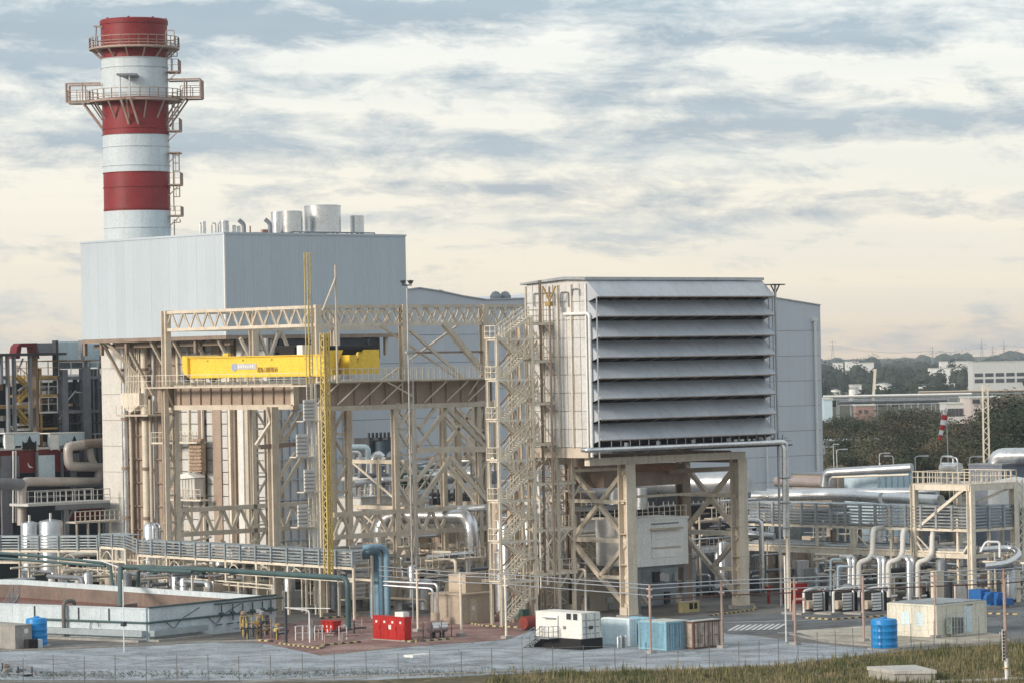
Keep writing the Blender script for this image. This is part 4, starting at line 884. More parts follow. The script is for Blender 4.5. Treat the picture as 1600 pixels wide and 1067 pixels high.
# ---- the yellow travelling crane
bY0 = KB(297, 575, aG - .3); bY1 = KB(508, 575, aG - .3); aY = aG - .3
zy0 = KZ(500, 586, aY, KB(500, 586, aY)); zy1 = KZ(500, 555, aY, KB(500, 555, aY))
t = Thing('overhead_crane', 'yellow overhead travelling crane girder with end carriage on the gantry rails', 'crane', (aY, bY1, zy0))
b = MB().box((aY, bY1, zy0), (aY + 1.0, bY0, zy1)); gird = t.part('girder', b, YEL)
b = MB().box((aY + 3.2, bY1, zy0), (aY + 4.2, bY0, zy1)); t.part('girder', b, YEL)
t.box('girder_flange', (aY - .15, bY1, zy1 + .005), (aY + 1.15, bY0, zy1 + .1), YEL); t.box('girder_flange', (aY - .15, bY1, zy0 - .1), (aY + 1.15, bY0, zy0 - .005), YEL)
b = MB().prism([(aY - .35, bY0 - .0, zy0 - .15), (aY - .35, bY0 + .9, zy0 + .7), (aY - .35, bY0 + .9, zy1 + .3), (aY - .35, bY0, zy1 + .15)], (4.8, 0, 0)); t.part('end_carriage', b, YEL)
for dx in (0, 3.5): b = MB().tube([(aY - .4 + dx, bY0 + .4, zy0 - .1), (aY + dx, bY0 + .4, zy0 - .1)], .42, 16); t.part('wheel', b, DARK)
xe = KA(592, 575, bG - .2); z0, z1 = zy0, KZ(510, 547, KA(510, 547, bG - .2), bG - .2) 
xq = KA(513, 570, bG - .2)
def outl(x0, w, flip=1): return [(x0, bG - .3, z1), (x0 + w * .95, bG - .3, z1), (x0 + w * .6, bG - .3, lerp(z0, z1, .45)), (x0 + w * .6, bG - .3, z0), (x0, bG - .3, z0)]
b = MB().prism(outl(xq, 2.0), (0, 1.0, 0)); t.part('end_plate', b, YEL)
b = MB().prism([(xe, bG - .3, z1), (xe - 2.0, bG - .3, z1), (xe - 3.0, bG - .3, lerp(z0, z1, .4)), (xe - 3.0, bG - .3, z0), (xe, bG - .3, z0)][::-1], (0, 1.0, 0)); t.part('end_plate', b, YEL)
t.box('end_beam', (xq, bG + .71, z0 + .02), (xe, bG + 1.6, z1 - .55), YEL); t.box('end_beam_rib', (xq + 1.5, bG - .1, lerp(z0, z1, .55)), (xe - 2, bG + .1, lerp(z0, z1, .66)), OCHRE)
b = MB().rail([(aY, bY1, zy1 + .1), (aY, bY0, zy1 + .1)], .01, 5, .04, False); t.part('cable_rail', b, OCHRE)
t.box('hoist_trolley', (aY + .6, lerp(bY1, bY0, .25), zy1 + .12), (aY + 3.4, lerp(bY1, bY0, .36), zy1 + .9), BLACK)
for x0, x1, r_ in ((433, 478, .34),): b = MB().tube([(aY + 1.2, KB(x0, 550, aY + 1.2), zy1 + .75), (aY + 1.2, KB(x1, 550, aY + 1.2), zy1 + .75)], r_, 12); t.part('cable_drum', b, BLACK)
x0, x1 = KA(512, 548, bG + .2), KA(580, 548, bG + .2); b = MB().tube([(x0, bG + .2, z1 + .12), (x1, bG + .2, z1 + .12), (x1 + 1.2, bG + 1.4, z1 + 1.0)], .33, 12, .8); t.part('festoon_hose', b, BLACK)
t.box('motor', (aY + .2, lerp(bY1, bY0, .17), zy1 + .12), (aY + 1.4, lerp(bY1, bY0, .21), zy1 + 1.1), WHITE)
t.box('junction_box', (aY + .2, lerp(bY1, bY0, .72), zy1 + .12), (aY + .6, lerp(bY1, bY0, .76), zy1 + .45), YEL)
def text(th, name, s, size, m, a, bb, z, facing='v', depth=.02, sx=1.0):
    """flat lettering; facing 'u' = on a face seen from the left (normal -u), 'v' = on a face with normal -v"""
    cu = bpy.data.curves.new(name, 'FONT'); cu.body = s; cu.size = size; cu.extrude = depth; cu.resolution_u = 3; cu.fill_mode = 'BOTH'
    tmp = bpy.data.objects.new('tmp', cu); me = bpy.data.meshes.new_from_object(tmp); bpy.data.objects.remove(tmp); me.materials.clear(); me.materials.append(m)
    o = bpy.data.objects.new(name, me); COL.objects.link(o); o.parent = th.e; o.location = Vector((a, bb, z)) - th.o; o.scale = (sx, 1, 1)
    o.rotation_euler = (R(90), 0, R(-90) if facing == 'u' else 0); return o
by = lambda px: KB(px, 575, aY)
t.box('logo_plate', (aY - .05, by(401), zy0 + .75), (aY - .01, by(370), zy0 + 1.35), mat('logo_grey', (.5, .52, .54), .5))
b = MB().tube([(aY - .09, by(366.5), zy0 + 1.0), (aY - .02, by(366.5), zy0 + 1.0)], .42, 20); t.part('logo_disc', b, mat('logo_blue', (.36, .42, .60), .5))
LOGW = mat('logo_white', (.8, .8, .8), .5)
text(t, 'logo_lettering', 'ANSALDO' if False else 'PONTE', .5, LOGW, aY - .07, by(372), zy0 + .86, 'u', sx=.95) if False else None
b = MB()
for i in range(7): y_ = by(374 + i * 3.6); b.box((aY - .07, y_ - .1, zy0 + .92), (aY - .052, y_ + .1, zy0 + 1.18))
t.part('logo_lettering', b, LOGW)
text(t, 'capacity_lettering', '70/20t-1.000/100 kN', .78, OCHRE, aY - .03, by(402), zy0 + .42, 'u', sx=.52)
for px in (325, 380, 425, 478): t.box('lifting_lug', (aY - .06, by(px) - .1, zy1 - .4), (aY - .02, by(px) + .1, zy1 - .22), OCHRE)

# ---- the yellow lattice mast in front of the near corner
aM, bM, _ = KD(510, 700, 343.0); t = Thing('hoist_mast', 'slim yellow lattice hoist mast standing against the near gantry corner', 'mast', (aM, bM, 0))
zm1 = KZ(517, 520, aM, bM); zm2 = KZ(517, 396, aM, bM); s = .30
for i, j in ((-1, -1), (1, -1), (1, 1), (-1, 1)): t.bar('leg', (aM + i * s, bM + j * s, 4.0), (aM + i * s, bM + j * s, zm1), .12, DYEL)
t.bar('rail', (aM, bM - s, 4), (aM, bM - s, zm1), .07, YEL)
n = 46
for k in range(n):
    z0_, z1_ = lerp(4, zm1, k / n), lerp(4, zm1, (k + 1) / n); sg = 1 if k % 2 else -1
    t.bar('brace', (aM - s * sg, bM - s, z0_), (aM + s * sg, bM - s, z1_), .08, DYEL); t.bar('brace', (aM - s, bM - s * sg, z0_), (aM - s, bM + s * sg, z1_), .08, DYEL)
q = Thing('jib_mast', 'thin pale lattice mast with a raked stay rising above the gantry top truss', 'mast', (aM + .5, bM + 2, zt0))
a1, b1 = aM + .6, bM + 3.2; zj = KZ(517, 394, a1, b1); s = .22
for i, j in ((-1, -1), (1, -1), (1, 1), (-1, 1)): q.bar('leg', (a1 + i * s, b1 + j * s, zr1), (a1 + i * s, b1 + j * s, zj), .08, DYEL)
for k in range(40):
    z0_, z1_ = lerp(zr1, zj, k / 40), lerp(zr1, zj, (k + 1) / 40); sg = 1 if k % 2 else -1
    q.bar('brace', (a1 - s * sg, b1 - s, z0_), (a1 + s * sg, b1 - s, z1_), .05, CREAM)
x = KA(525, 470, b1); q.bar('post', (x, b1, zr1), (x, b1, KZ(525, 414, x, b1)), .16, BEIGE); x2 = KA(504, 480, b1); q.bar('stay', (x2, b1, zt1 - .5), (x, b1, KZ(525, 435, x, b1)), .16, BEIGE)
# ================================================================== AIR INTAKE FILTER HOUSE
aq, bLg = KG(1158, 950); bF = bLg - 1.2
aFR_ = KA(1155, 800, bLg); aFL_ = KA(980, 800, bLg); bBk = KB(893, 780, aFL_)
aF = KA(918, 560, bF); aFE = KA(1190, 438, bF); zF1 = KZ(918, 438, aF, bF); zF0 = KZ(918, 699, aF, bF)
t = Thing('air_intake', 'big raised air intake house with eight grey louvre hoods across its front', 'filter house', (aF, bF, 0))
bK = KB(884, 450, aF); bE = KB(822, 450, aF); zK = KZ(884, 437.5, aF, bK); zEk = KZ(822, 445, aF, bE)
b = MB().prism([(aF + .15, bF, zF0), (aF + .15, bF, zF1), (aF + .15, bK, zK), (aF + .15, bE, zEk), (aF + .15, bE, zF0)][::-1], (aFE - aF - .2, 0, 0)); t.part('house_body', b, FWALL)
b = MB().prism([(aF - .35, bF - .2, zF1 + .02), (aF - .35, bK, zK + .02), (aF - .35, bE - .0, zEk + .02), (aF - .35, bE + .5, zEk - .05), (aF - .35, bE + .5, zEk + .15), (aF - .35, bK, zK + .3), (aF - .35, bF - .2, zF1 + .3)], (aFE - aF + .5, 0, 0)); t.part('roof', b, GALV)
nb, nr = 9, 9
for i in range(nb):
    for r in range(nr):
        y0, y1 = lerp(bF, bE, i / nb), lerp(bF, bE, (i + 1) / nb); z0, z1 = lerp(zF0, zEk - .1, r / nr), lerp(zF0, zEk - .1, (r + 1) / nr)
        t.box('wall_panel', (aF + rnd.uniform(-.02, .02), y0 + .035, z0 + .035), (aF + .14, y1 - .035, z1 - .035), FWALL)
for i in (0, 2.2, 4.2, 6.5, 9): y0 = lerp(bF, bE, i / nb); t.box('wall_post', (aF - .16, y0 - .08, zF0), (aF - .03, y0 + .08, zEk - .2), BEIGE if i else WHITE)
for i in range(9): x = lerp(aF, aFE, (i + .5) / 9); 
# the eight hoods
zh = [KZ(930, y, KA(930, y, bF - 1.5), bF - 1.5) for y in (463, 493.5, 526, 557.5, 590, 622, 654.5, 687)]
pitch = (zh[0] - zh[-1]) / 7
t.box('intake_screen', (aF + .3, bF - .12, zF0), (aFE - .1, bF - .01, zF1 - .2), BLACK)
for i, zlo in enumerate(zh):
    zhi = zlo + pitch * .82 if i else zF1 + .01; nseg = 9; dp = 1.75
    a1_, a2_ = aF + .06, aFE - .04
    hd = None
    for k in range(nseg):
        x0, x1 = lerp(a1_, a2_, k / nseg) + .008, lerp(a1_, a2_, (k + 1) / nseg) - .008
        b = MB().prism([(x0, bF - .02, zhi), (x0, bF - dp, zlo), (x0, bF - dp, zlo - .10), (x0, bF - .02, zhi - .12)], (x1 - x0, 0, 0))
        o = t.part('hood_sheet', b, LOUV)
    for x in (a1_ - .05, a2_ + .02):
        b = MB().prism([(x, bF - .02, zhi), (x, bF - dp, zlo), (x, bF - .02, zlo - .55)], (.04, 0, 0)); t.part('hood_cheek', b, LOUV)
    t.bar('hood_lip', (a1_, bF - dp, zlo - .09), (a2_, bF - dp, zlo - .09), .09, BROWN)
    for k in range(nseg - 1):
        x = lerp(a1_, a2_, (k + 1) / nseg); t.bar('hood_rib', (x, bF - .15, zlo - .45), (x, bF - dp + .1, zlo - .13), .05, GREYS)
# thin vertical posts on the front and right
for px, off in ((934, 2.0),): x = KA(px, 560, bF - off); t.box('front_post', (x - .05, bF - off - .05, zF0 - 1), (x + .05, bF - off + .05, zh[0]), GALV)
xr = KA(1203, 560, bF - 1.2)
for k, x in enumerate((xr, xr + .55)): t.box('ladder_stile', (x, bF - 1.2, zF0 - .6), (x + .08, bF - 1.1, zF1 - 1.2), GALV)
b = MB(); z = zF0 - .5
while z < zF1 - 1.3: b.box((xr, bF - 1.18, z), (xr + .6, bF - 1.13, z + .06)); z += .45
t.part('ladder_rungs', b, GALV)
for i in range(8): t.bar('ladder_bracket', (aFE, bF - .3, zh[i] + .2), (xr + .3, bF - 1.15, zh[i] + .2), .09, GALV)
# catwalk below the hoods
t.box('catwalk', (aF + .5, bF - 2.6, zF0 - .55), (aFE + 1.3, bF - .2, zF0 - .42), DARK)
for k in range(20): x = lerp(aF + .6, aFE, k / 19); t.box('catwalk_post', (x, bF - 2.5, zF0 - .42), (x + .06, bF - 2.42, zh[-1] - .15), GREYS)
for dy in (-2.5,): t.bar('catwalk_rail', (aF + .5, bF + dy, zF0 - .05), (aFE + 1.2, bF + dy, zF0 - .05), .06, GREYS)
b = MB()
for k in range(10): x = lerp(lerp(aF, aFE, .68), aFE + .5, k / 9); b.box((x, bF - 2.4, zF0 + .1), (x + .5, bF - 2.3, zF0 + .3))
t.part('catwalk_lamps', b, GALV)
t.box('base_beam', (aF + .05, bF + .2, zF0 - 1.0), (aF + .7, bE, zF0 - .02), BEIGE)
# support frame
zb0 = zF0 - 1.05
for a_, bb, w in ((aFL_, bLg, 1.25), (aFR_, bLg, 1.25), (aFL_, bBk, 1.1), (aFR_, bBk, 1.1)):
    t.bar('leg', (a_, bb, .35), (a_, bb, zb0 - .75), w, BEIGE if bb == bLg else BROWN, w, 'h')
    t.box('leg_base', (a_ - .9, bb - .9, .0), (a_ + .9, bb + .9, .35), CONC); t.box('leg_gusset', (a_ - .8, bb - .5, .36), (a_ + .8, bb + .5, 1.1), BEIGE)
    for z in (2.5, 5.2, 8.2, 11.4): t.box('leg_stiffener', (a_ - w * .52, bb - w * .51, z), (a_ + w * .52, bb + w * .51, z + .08), BEIGE)
for bb in (bLg, bBk): t.bar('cross_beam', (aF + .8, bb, zb0 - .38), (aFR_ + .7, bb, zb0 - .38), .7, CREAM, .72)
for a_ in (aFL_, aFR_): t.bar('cross_beam', (a_, bBk, zb0 - .6), (a_, bLg, zb0 - .6), .65, BROWN, 1.0)
for k in range(7): x = lerp(aFL_, aFR_, (k + .5) / 7); t.bar('floor_beam', (x, bBk, zb0 - .1), (x, bLg, zb0 - .1), .3, BROWN, .5)
for a_ in (aFL_, aFR_):
    zt_, zm, zl = zb0 - 1.2, KZ(935, 843, aFL_, (bLg + bBk) / 2), .6; mid = (bLg + bBk) / 2; zc = (zt_ + zm) / 2
    t.bar('brace', (a_, bBk, zt_), (a_, bLg, zm), .42, BEIGE); t.bar('brace', (a_, bLg, zt_), (a_, bBk, zm), .42, BEIGE)
    t.bar('strut', (a_ - .25, bBk, zc + .3), (a_ - .25, bLg, zc + .3), .35, CREAM); t.bar('strut', (a_, bBk, zm), (a_, bLg, zm), .45, CREAM)
    t.bar('brace', (a_, bBk, zm - .2), (a_, mid, zm - 3.6), .42, BEIGE); t.bar('brace', (a_, bLg, zm - .2), (a_, mid, zm - 3.6), .42, BEIGE)
    t.bar('brace', (a_, mid, zm - 3.6), (a_, bLg, zm - 6.6), .42, BEIGE); t.bar('strut', (a_, mid, zm - 3.6), (a_, bLg, zm - 3.6), .35, CREAM)
t.box('duct_transition', (aFL_ + 1.5, bF + 6, zb0 - 3.2), (aFR_ - 3, bBk + 3, zb0 - 1.1), BROWN)
for (x0, x1, y, w, m) in ((988, 1052, 731, .75, mat('rusty_brown', (.26, .14, .08), .7, 0, .2)), (1045, 1160, 736, .45, BROWN), (895, 975, 735, .3, BEIGE), (985, 1145, 776, .25, BEIGE)):
    bb = (bLg + bBk) / 2; p = (KA(x0, y, bb), bb); q = KA(x1, y, bb); z = KZ(x0, y, *p); t.bar('floor_beam', (p[0], bb, z), (q, bb, z), w, m)
# T-head floodlight bracket
x = KA(1211, 447, bF - 1.0); z = KZ(1211, 446, x, bF - 1)
q = Thing('light_mast', 'thin steel mast with flat T-shaped head at the right end of the louvres', 'mast', (x, bF - 1, 0))
q.bar('pole', (x, bF - 1, 0.1), (x, bF - 1, z), .26, GALV, kind='cyl'); q.box('head', (x - .95, bF - 1.5, z), (x + .95, bF - .5, z + .12), DARK)
for s_ in (-1, 1): q.bar('head_stay', (x, bF - 1, z - .9), (x + s_ * .6, bF - 1, z), .1, DARK)
x = KA(859, 450, aF - 0) if False else 0
bb = bF + 5.6; x = aF - 1.6; bm = KB(858, 452, x); z = KZ(858, 448, x, bm)
q = Thing('light_mast', 'rusty mast with spreading arms before the white side wall', 'mast', (x, bm, 0))
q.bar('pole', (x, bm, 2), (x, bm, z), .22, BROWN, kind='cyl')
for s_ in (-1, 1): q.bar('arm', (x, bm, z - 1.4), (x, bm + s_ * .9, z), .14, OCHRE)
q.box('lamp', (x - .3, bm - .35, z - 1.9), (x + .1, bm + .35, z - 1.45), OCHRE)
# silver drain pipe along the bottom edge and down
p0 = (KA(920, 703, bF - 2.9), bF - 2.9); zp = KZ(920, 703, *p0); p1 = KA(1228, 700, bF - 2.9)
q = Thing('drain_pipe', 'shiny aluminium pipe running under the louvres and down beside the right legs', 'pipe', (p1, bF - 2.9, 0))
b = MB().tube([(p0[0], bF - 2.0, zp + .05), (p0[0], bF - 2.9, zp), (p1, bF - 2.9, zp), (p1, bF - 2.9, 7.2)], .24, 12, .6); q.part('pipe', b, SILVER)
b = MB().tube([(p1 - .75, bF - 2.0, zp + .2), (p1 - .3, bF - 2.9, zp - .3), (p1 - .45, bF - 2.9, 7.2)], .2, 10, .6); q.part('pipe', b, SILVER)
for z in (8, 10.5, 13): q.box('pipe_clamp', (p1 - .75, bF - 3.2, z), (p1 + .3, bF - 2.65, z + .12), GREYS)
q.box('support', (p1 - .15, bF - 3.05, 0), (p1 + .15, bF - 2.75, 7.15), CREAM)
for px in (980, 1030, 1085, 1140, 1190): x = KA(px, 700, bF - 2.9); q.box('hanger', (x - .1, bF - 3.0, zp + .25), (x + .1, bF - 2.6, zp + .6), GREYS)
# vertical white pipe at the front left edge of the house
b = MB().tube([(aF - .2, bF + 3, zF1 - 3.2), (aF - .2, bF - .6, zF1 - 3.2), (aF - .2, bF - .6, zF0 - .9)], .16, 10, .5)
solo('down_pipe', b, WHITE, 'pale pipe down the near corner of the filter house side wall', 'pipe', (aF - .2, bF - .6, zF0 - .9))
b = MB()
for (x0, y0, x1, y1) in ((834, 459, 866, 478), (876, 457, 888, 480), (893, 452, 905, 462)):
    p, z0 = zb(x0, y0, aF - .15); p2, z2 = zb(x1, y1, aF - .15); b.tube([(aF - .15, p, z2), (aF - .15, p, z0), (aF - .15, p2, z0), (aF - .15, p2, z2)], .06, 6, .25)
solo('wall_pipework', b, GREYS, 'thin bent pipe loops fixed to the top of the white side wall', 'pipe', (aF - .15, bF + 4, zF1 - 3))

# ================================================================== STAIR TOWER AND PLATFORM FRAME
aT, bT, _ = KD(779, 700, 330.0); t = Thing('stair_tower', 'cream steel zigzag stair tower left of the louvred filter house', 'stair tower', (aT, bT, 0))
aT1 = KA(833, 700, bT); bT1 = KB(764, 700, aT); zTop = KZ(779, 527, aT, bT); zlv = (KZ(779, 527, aT, bT) - KZ(779, 717, aT, bT)) / 3
for a_, bb, zz in ((aT, bT, zTop + .2), (aT, bT1, zTop + .2), (aT1, bT, zTop + zlv * .5), (KA(815, 700, bT1), bT1, zTop + zlv * .5)): t.bar('post', (a_, bb, 0), (a_, bb, zz), .27, CREAM, .27, 'h')
for a_ in (KA(797, 700, bT1 + 1),): t.bar('post', (a_, bT1 + 1, 0), (a_, bT1 + 1, zTop), .2, BEIGE, .2, 'h')
def flight(th, p, q, w, m=CREAM, n=10, rail=True):
    """stair flight from p (bottom) to q (top) along u; width w along v"""
    p = Vector(p); q = Vector(q)
    for dy in (0, w): th.bar('stringer', p + Vector((0, dy, 0)), q + Vector((0, dy, 0)), .07, m, .28)
    b = MB()
    for i in range(n): c = p.lerp(q, (i + .5) / n); b.box((c.x - .14, c.y + .04, c.z - .02), (c.x + .14, c.y + w - .04, c.z + .03))
    th.part('treads', b, m, kind='stuff')
    for dy in (0, w):
        b = MB(); o = Vector((0, dy, 1.05)); o2 = Vector((0, dy, .55)); b.beam(p + o, q + o, .07); b.beam(p + o2, q + o2, .05)
        for i in range(4): c = p.lerp(q, i / 3) + Vector((0, dy, 0)); b.beam(c, c + Vector((0, 0, 1.05)), .06)
        th.part('handrail', b, m)
wT = (bT1 - bT) / 2
aLa, aLb = lerp(aT, aT1, .22), lerp(aT, aT1, .80)
lv = []; z = zTop
while z > 1.5: lv.append(z); z -= zlv
for z in lv:
    t.box('landing', (aT - .25, bT - .1, z - .12), (aLa, bT1 + .1, z), CREAM); t.box('landing', (aLb, bT - .1, z - zlv / 2 - .12), (aT1 + .2, bT1 + .1, z - zlv / 2), CREAM)
    for zz, xa, xb in ((z, aT - .2, aLa), (z - zlv / 2, aLb, aT1 + .15)):
        b = MB().rail([(xb if xa < aLa - 1 else xa, bT - .08, zz), (xa if xa < aLa - 1 else xb, bT - .08, zz), (xa if xa < aLa - 1 else xb, bT1 + .08, zz)], 1.1, .7, .055); t.part('railing', b, CREAM)
    t.bar('edge_beam', (aT, bT - .05, z - .22), (aT1, bT - .05, z - .22), .16, CREAM, .22); t.bar('edge_beam', (aT, bT1, z - .22), (aT1, bT1, z - .22), .14, BEIGE, .2)
    t.bar('edge_beam', (aT, bT, z - .22), (aT, bT1, z - .22), .14, CREAM, .2)
    if z - zlv > 0:
        flight(t, (aLa, bT + .05, z - zlv + .0), (aLb, bT + .05, z - zlv / 2), wT - .15)
        flight(t, (aLb, bT + wT + .1, z - zlv / 2), (aLa, bT + wT + .1, z), wT - .15) if False else None
        b_ = MB(); flight(t, (aLb, bT + wT + .1, z - zlv / 2), (aLa, bT + wT + .1, z), wT - .2)
        if z < zTop - 3 * zlv + .1 or True: t.bar('brace', (aT, bT - .12, z - .2), (aT1, bT - .12, z - zlv / 2 - .1), .10, CREAM); t.bar('brace', (aT1, bT1 + .1, z - .2), (aT, bT1 + .1, z - zlv), .12, BROWN)
flight(t, (aLa - .2, bT + .05, zTop), (aT1 - .2, bT + .05, zTop + zlv * .5 - .1), wT + .3)
# lattice frame with bracketed platforms between the tower and the filter house
a2 = KA(869, 700, bT + .5); a3 = KA(893, 700, bT + .5); bP = bT + .5
q = Thing('access_platforms', 'beige steel frame of stacked access platforms between the stair tower and the filter house', 'platform', (a2, bP, 0))
zpl = [KZ(860, y, a2, bP) for y in (503, 561, 627, 690, 752, 824, 892)]
for a_, zz, w, m in ((a2, zpl[0] + .1, .32, BEIGE), (a3, zpl[0] + .1, .3, BEIGE), (lerp(aT1, a2, .5), zpl[0] + 4, .2, BROWN)): q.bar('post', (a_, bP, 0), (a_, bP, zz), w, m, w, 'h')
q.bar('post', (a2, bP + 4, 0), (a2, bP + 4, zpl[0]), .3, BEIGE, .3, 'h'); q.bar('post', (a2 - 2, bP + 4, 0), (a2 - 2, bP + 4, zpl[0]), .3, BEIGE, .3, 'h')
aPe = KA(918, 600, bP)
for i, z in enumerate(zpl):
    xe_ = aPe if i in (0,) else a3 + .4
    if i < 4: xe_ = aPe
    q.box('deck', (aT1 + .2, bP, z - .14), (xe_, bP + 2.2, z), BEIGE); q.bar('edge_beam', (aT1 + .2, bP - .05, z - .2), (xe_, bP - .05, z - .2), .14, CREAM, .26)
    b = MB().rail([(aT1 + .2, bP, z), (xe_, bP, z)], 1.15, 1.0, .06); b.rail([(aT1 + .2, bP + 2.2, z), (xe_, bP + 2.2, z)], 1.15, 1.2, .05); q.part('railing', b, CREAM)
    for a_, d in ((a2, 1.4), (a3, 1.2)): q.bar('knee_brace', (a_, bP - .1, z - 1.5), (a_ + d, bP - .1, z - .2), .18, BEIGE); q.bar('knee_brace', (a_, bP - .1, z - 1.5), (a_ - d, bP - .1, z - .2), .14, BEIGE)
    if i: 
        zz = zpl[i - 1]; q.bar('brace', (aT1 + .2, bP + .1, zz - .2), (a2, bP + .1, z), .11, CREAM); q.bar('brace', (a2, bP + .1, zz - .2), (aT1 + .2, bP + .1, z), .11, CREAM)
        q.bar('brace', (a2 - 2, bP + 4, zz - .2), (a2, bP + 4, z), .13, BEIGE); q.bar('brace', (a2, bP + 2.2, zz), (a3, bP + 2.2, z), .1, BEIGE)
    if 0 < i < 5: flight(q, (a2 - 1.6, bP + 2.4, z), (a2 + 1.6, bP + 2.4, lerp(z, zpl[i - 1], .98)), .8, BEIGE, 12)
for k in range(3): x = lerp(aT1, aPe, (k + .5) / 3); q.bar('cable_riser', (x, bP + 3, 3), (x, bP + 3, zpl[0]), .14, WHITE if k else BROWN)
tc_ = Thing('cable_tower', 'dense cream lattice column of laced angles on the ground left of the filter house legs', 'lattice column', (aT1 + .5, bT + 5, 0))
xA, xB = KA(842, 800, bT + 5), KA(884, 800, bT + 5)
for a_ in (xA, lerp(xA, xB, .5), xB): tc_.bar('post', (a_, bT + 5, 0), (a_, bT + 5, 20), .2, BEIGE)
for k in range(16): z0, z1 = k * 1.25, k * 1.25 + 1.25; tc_.bar('lacing', (xA, bT + 5, z0), (lerp(xA, xB, .5), bT + 5, z1), .1, CREAM); tc_.bar('lacing', (xB, bT + 5, z0), (lerp(xA, xB, .5), bT + 5, z1), .1, CREAM); tc_.bar('lacing', (xA, bT + 5, z1), (xB, bT + 5, z1), .1, BEIGE)

# ================================================================== EQUIPMENT UNDER AND BEHIND
def kbox(name, label, cat, px0, py_base, px1, py_top, depth, m, side='u', roof=None, D=None, group=None, z0=0.0, leftlen=None):
    """box-like thing: near corner seen at px0 (base py_base); long side along u to px1; leftlen: metres along v"""
    if D: a, b_, _ = KD(px0, py_base, D)
    else: a, b_ = KG(px0, py_base, z0)
    a1 = KA(px1, py_base, b_); z1 = KZ(px0, py_top, a, b_)
    t = Thing(name, label, cat, (a, b_, z0), group=group)
    if roof: t.box('roof', (a - .12, b_ - .12, z1 + .005), (a1 + .12, b_ + depth + .12, z1 + .14), roof)
    return t, a, b_, a1, b_ + depth, z1
# tan turbine enclosures behind the gantry
for (lb, px0, yb_, px1, yt, dep, D, m, rf) in (
    ('long cream turbine enclosure with a low curved roof seen through the right gantry bay', 566, 900, 668, 778, 6, 372, FWALL, GALV),
    ('pale square casing block behind the cross-braces of the right gantry bay', 668, 900, 706, 800, 5, 376, FWALL, GALV),
    ('brown generator enclosure in the shade low in the right gantry bay', 700, 930, 770, 828, 6, 374, BROWNW, BROWN),
    ('beige box enclosure low behind the stair tower', 748, 985, 800, 912, 5, 345, TAN, TAN),
    ('grey-brown ducting block behind the platform frame', 880, 950, 930, 850, 6, 352, TAN, BROWN),
    ('cream horizontal casing behind the left legs of the filter house', 905, 900, 975, 815, 4, 362, FWALL, TAN),
    ('brown plate-fronted block under the left filter house frame', 905, 950, 968, 852, 5, 358, BROWNW, BROWN)):
    q, a, b_, a1, b1_, z1 = kbox('enclosure', lb, 'enclosure', px0, yb_, px1, yt, dep, m, roof=rf, D=D); z1 = KZ(px0, yt, a, b_)
    q.box('body', (a, b_, 0), (a1, b1_, z1), m); n = max(3, int((a1 - a) / 1.6))
    for i in range(n): x0, x1 = lerp(a, a1, i / n), lerp(a, a1, (i + 1) / n); q.box('side_panel', (x0 + .05, b_ - .05, .5), (x1 - .05, b_ - .005, z1 - .3), m)
    for i in range(3): y0, y1 = lerp(b_, b1_, i / 3), lerp(b_, b1_, (i + 1) / 3); q.box('end_panel', (a - .05, y0 + .05, .5), (a - .005, y1 - .05, z1 - .3), m)
    b = MB().rail([(a, b_ + .1, z1 + .15), (a1, b_ + .1, z1 + .15)], 1.1, 1.0, .05); q.part('railing', b, CREAM)
# tan box with a stepped top between the gantry and the stair tower
q, a, b_, a1, b1_, z1 = kbox('transformer_house', 'tan steel kiosk with a lower near part, left of the stair tower foot', 'kiosk', 721, 975, 768, 930, 4.5, TAN)
q.box('body', (a, b_, 0), (a1, b1_, z1), TAN); q.box('roof', (a - .15, b_ - .15, z1 + .003), (a1 + .15, b1_ + .15, z1 + .15), TAN); q.box('door', (a + 1.1, b_ - .04, .2), (a + 2.0, b_ - .004, z1 - .4), BEIGE); q.box('warning_sign', (a + 1.35, b_ - .06, 1.3), (a + 1.75, b_ - .045, 1.7), WHITE)
q.box('upper_box', (a + 1.5, b_ + 1, z1 + .16), (a1 - .3, b1_ - 1, z1 + 1.9), TAN)
# dark blue-black cooler unit and silver piping behind the gantry
q = Thing('cooler_unit', 'dark blue-black finned unit with round drums behind the gantry next to silver pipes', 'cooler', (*KD(590, 720, 392)[:2], 0))
A = lambda px, py, D: KD(px, py, D)
a, b_, z = A(575, 700, 392); a1 = KA(612, 700, b_); zt_ = KZ(575, 684, a, b_); zb_ = KZ(575, 772, a, b_)
q.box('frame', (a, b_, 0), (a1, b_ + 3, zb_), DARK)
for i in range(5): x = lerp(a, a1, i / 5); q.box('fin_block', (x + .05, b_ - .2, zb_), (lerp(a, a1, (i + 1) / 5) - .05, b_ + 2.5, zt_ - .3 * (i % 2)), DARK)
for px in (598, 608): x = KA(px, 700, b_ - .5); b = MB().tube([(x, b_ - .5, zb_ + 1.2), (x, b_ - .5, zt_ - .4)], .95, 18); q.part('drum', b, mat('dark_blue', (.04, .07, .10), .5))
for i in range(7): x = lerp(a, a1, i / 6); q.box('cap', (x - .12, b_ - .3, zt_), (x + .12, b_ - .1, zt_ + .6), DARK)
def pipes(name, label, lst, m=SILVER, D=None, group=None):
    """lst: list of (points [(px,py,D)...], radius, fillet, material)"""
    p0 = KD(*lst[0][0][0]); q = Thing(name, label, 'pipes', (p0[0], p0[1], 0), group=group)
    for pts, r, *rest in lst:
        fil = rest[0] if rest else None; mm = rest[1] if len(rest) > 1 else m
        b = MB().tube([KD(*p) for p in pts], r, 12, fil); q.part('pipe', b, mm)
    return q
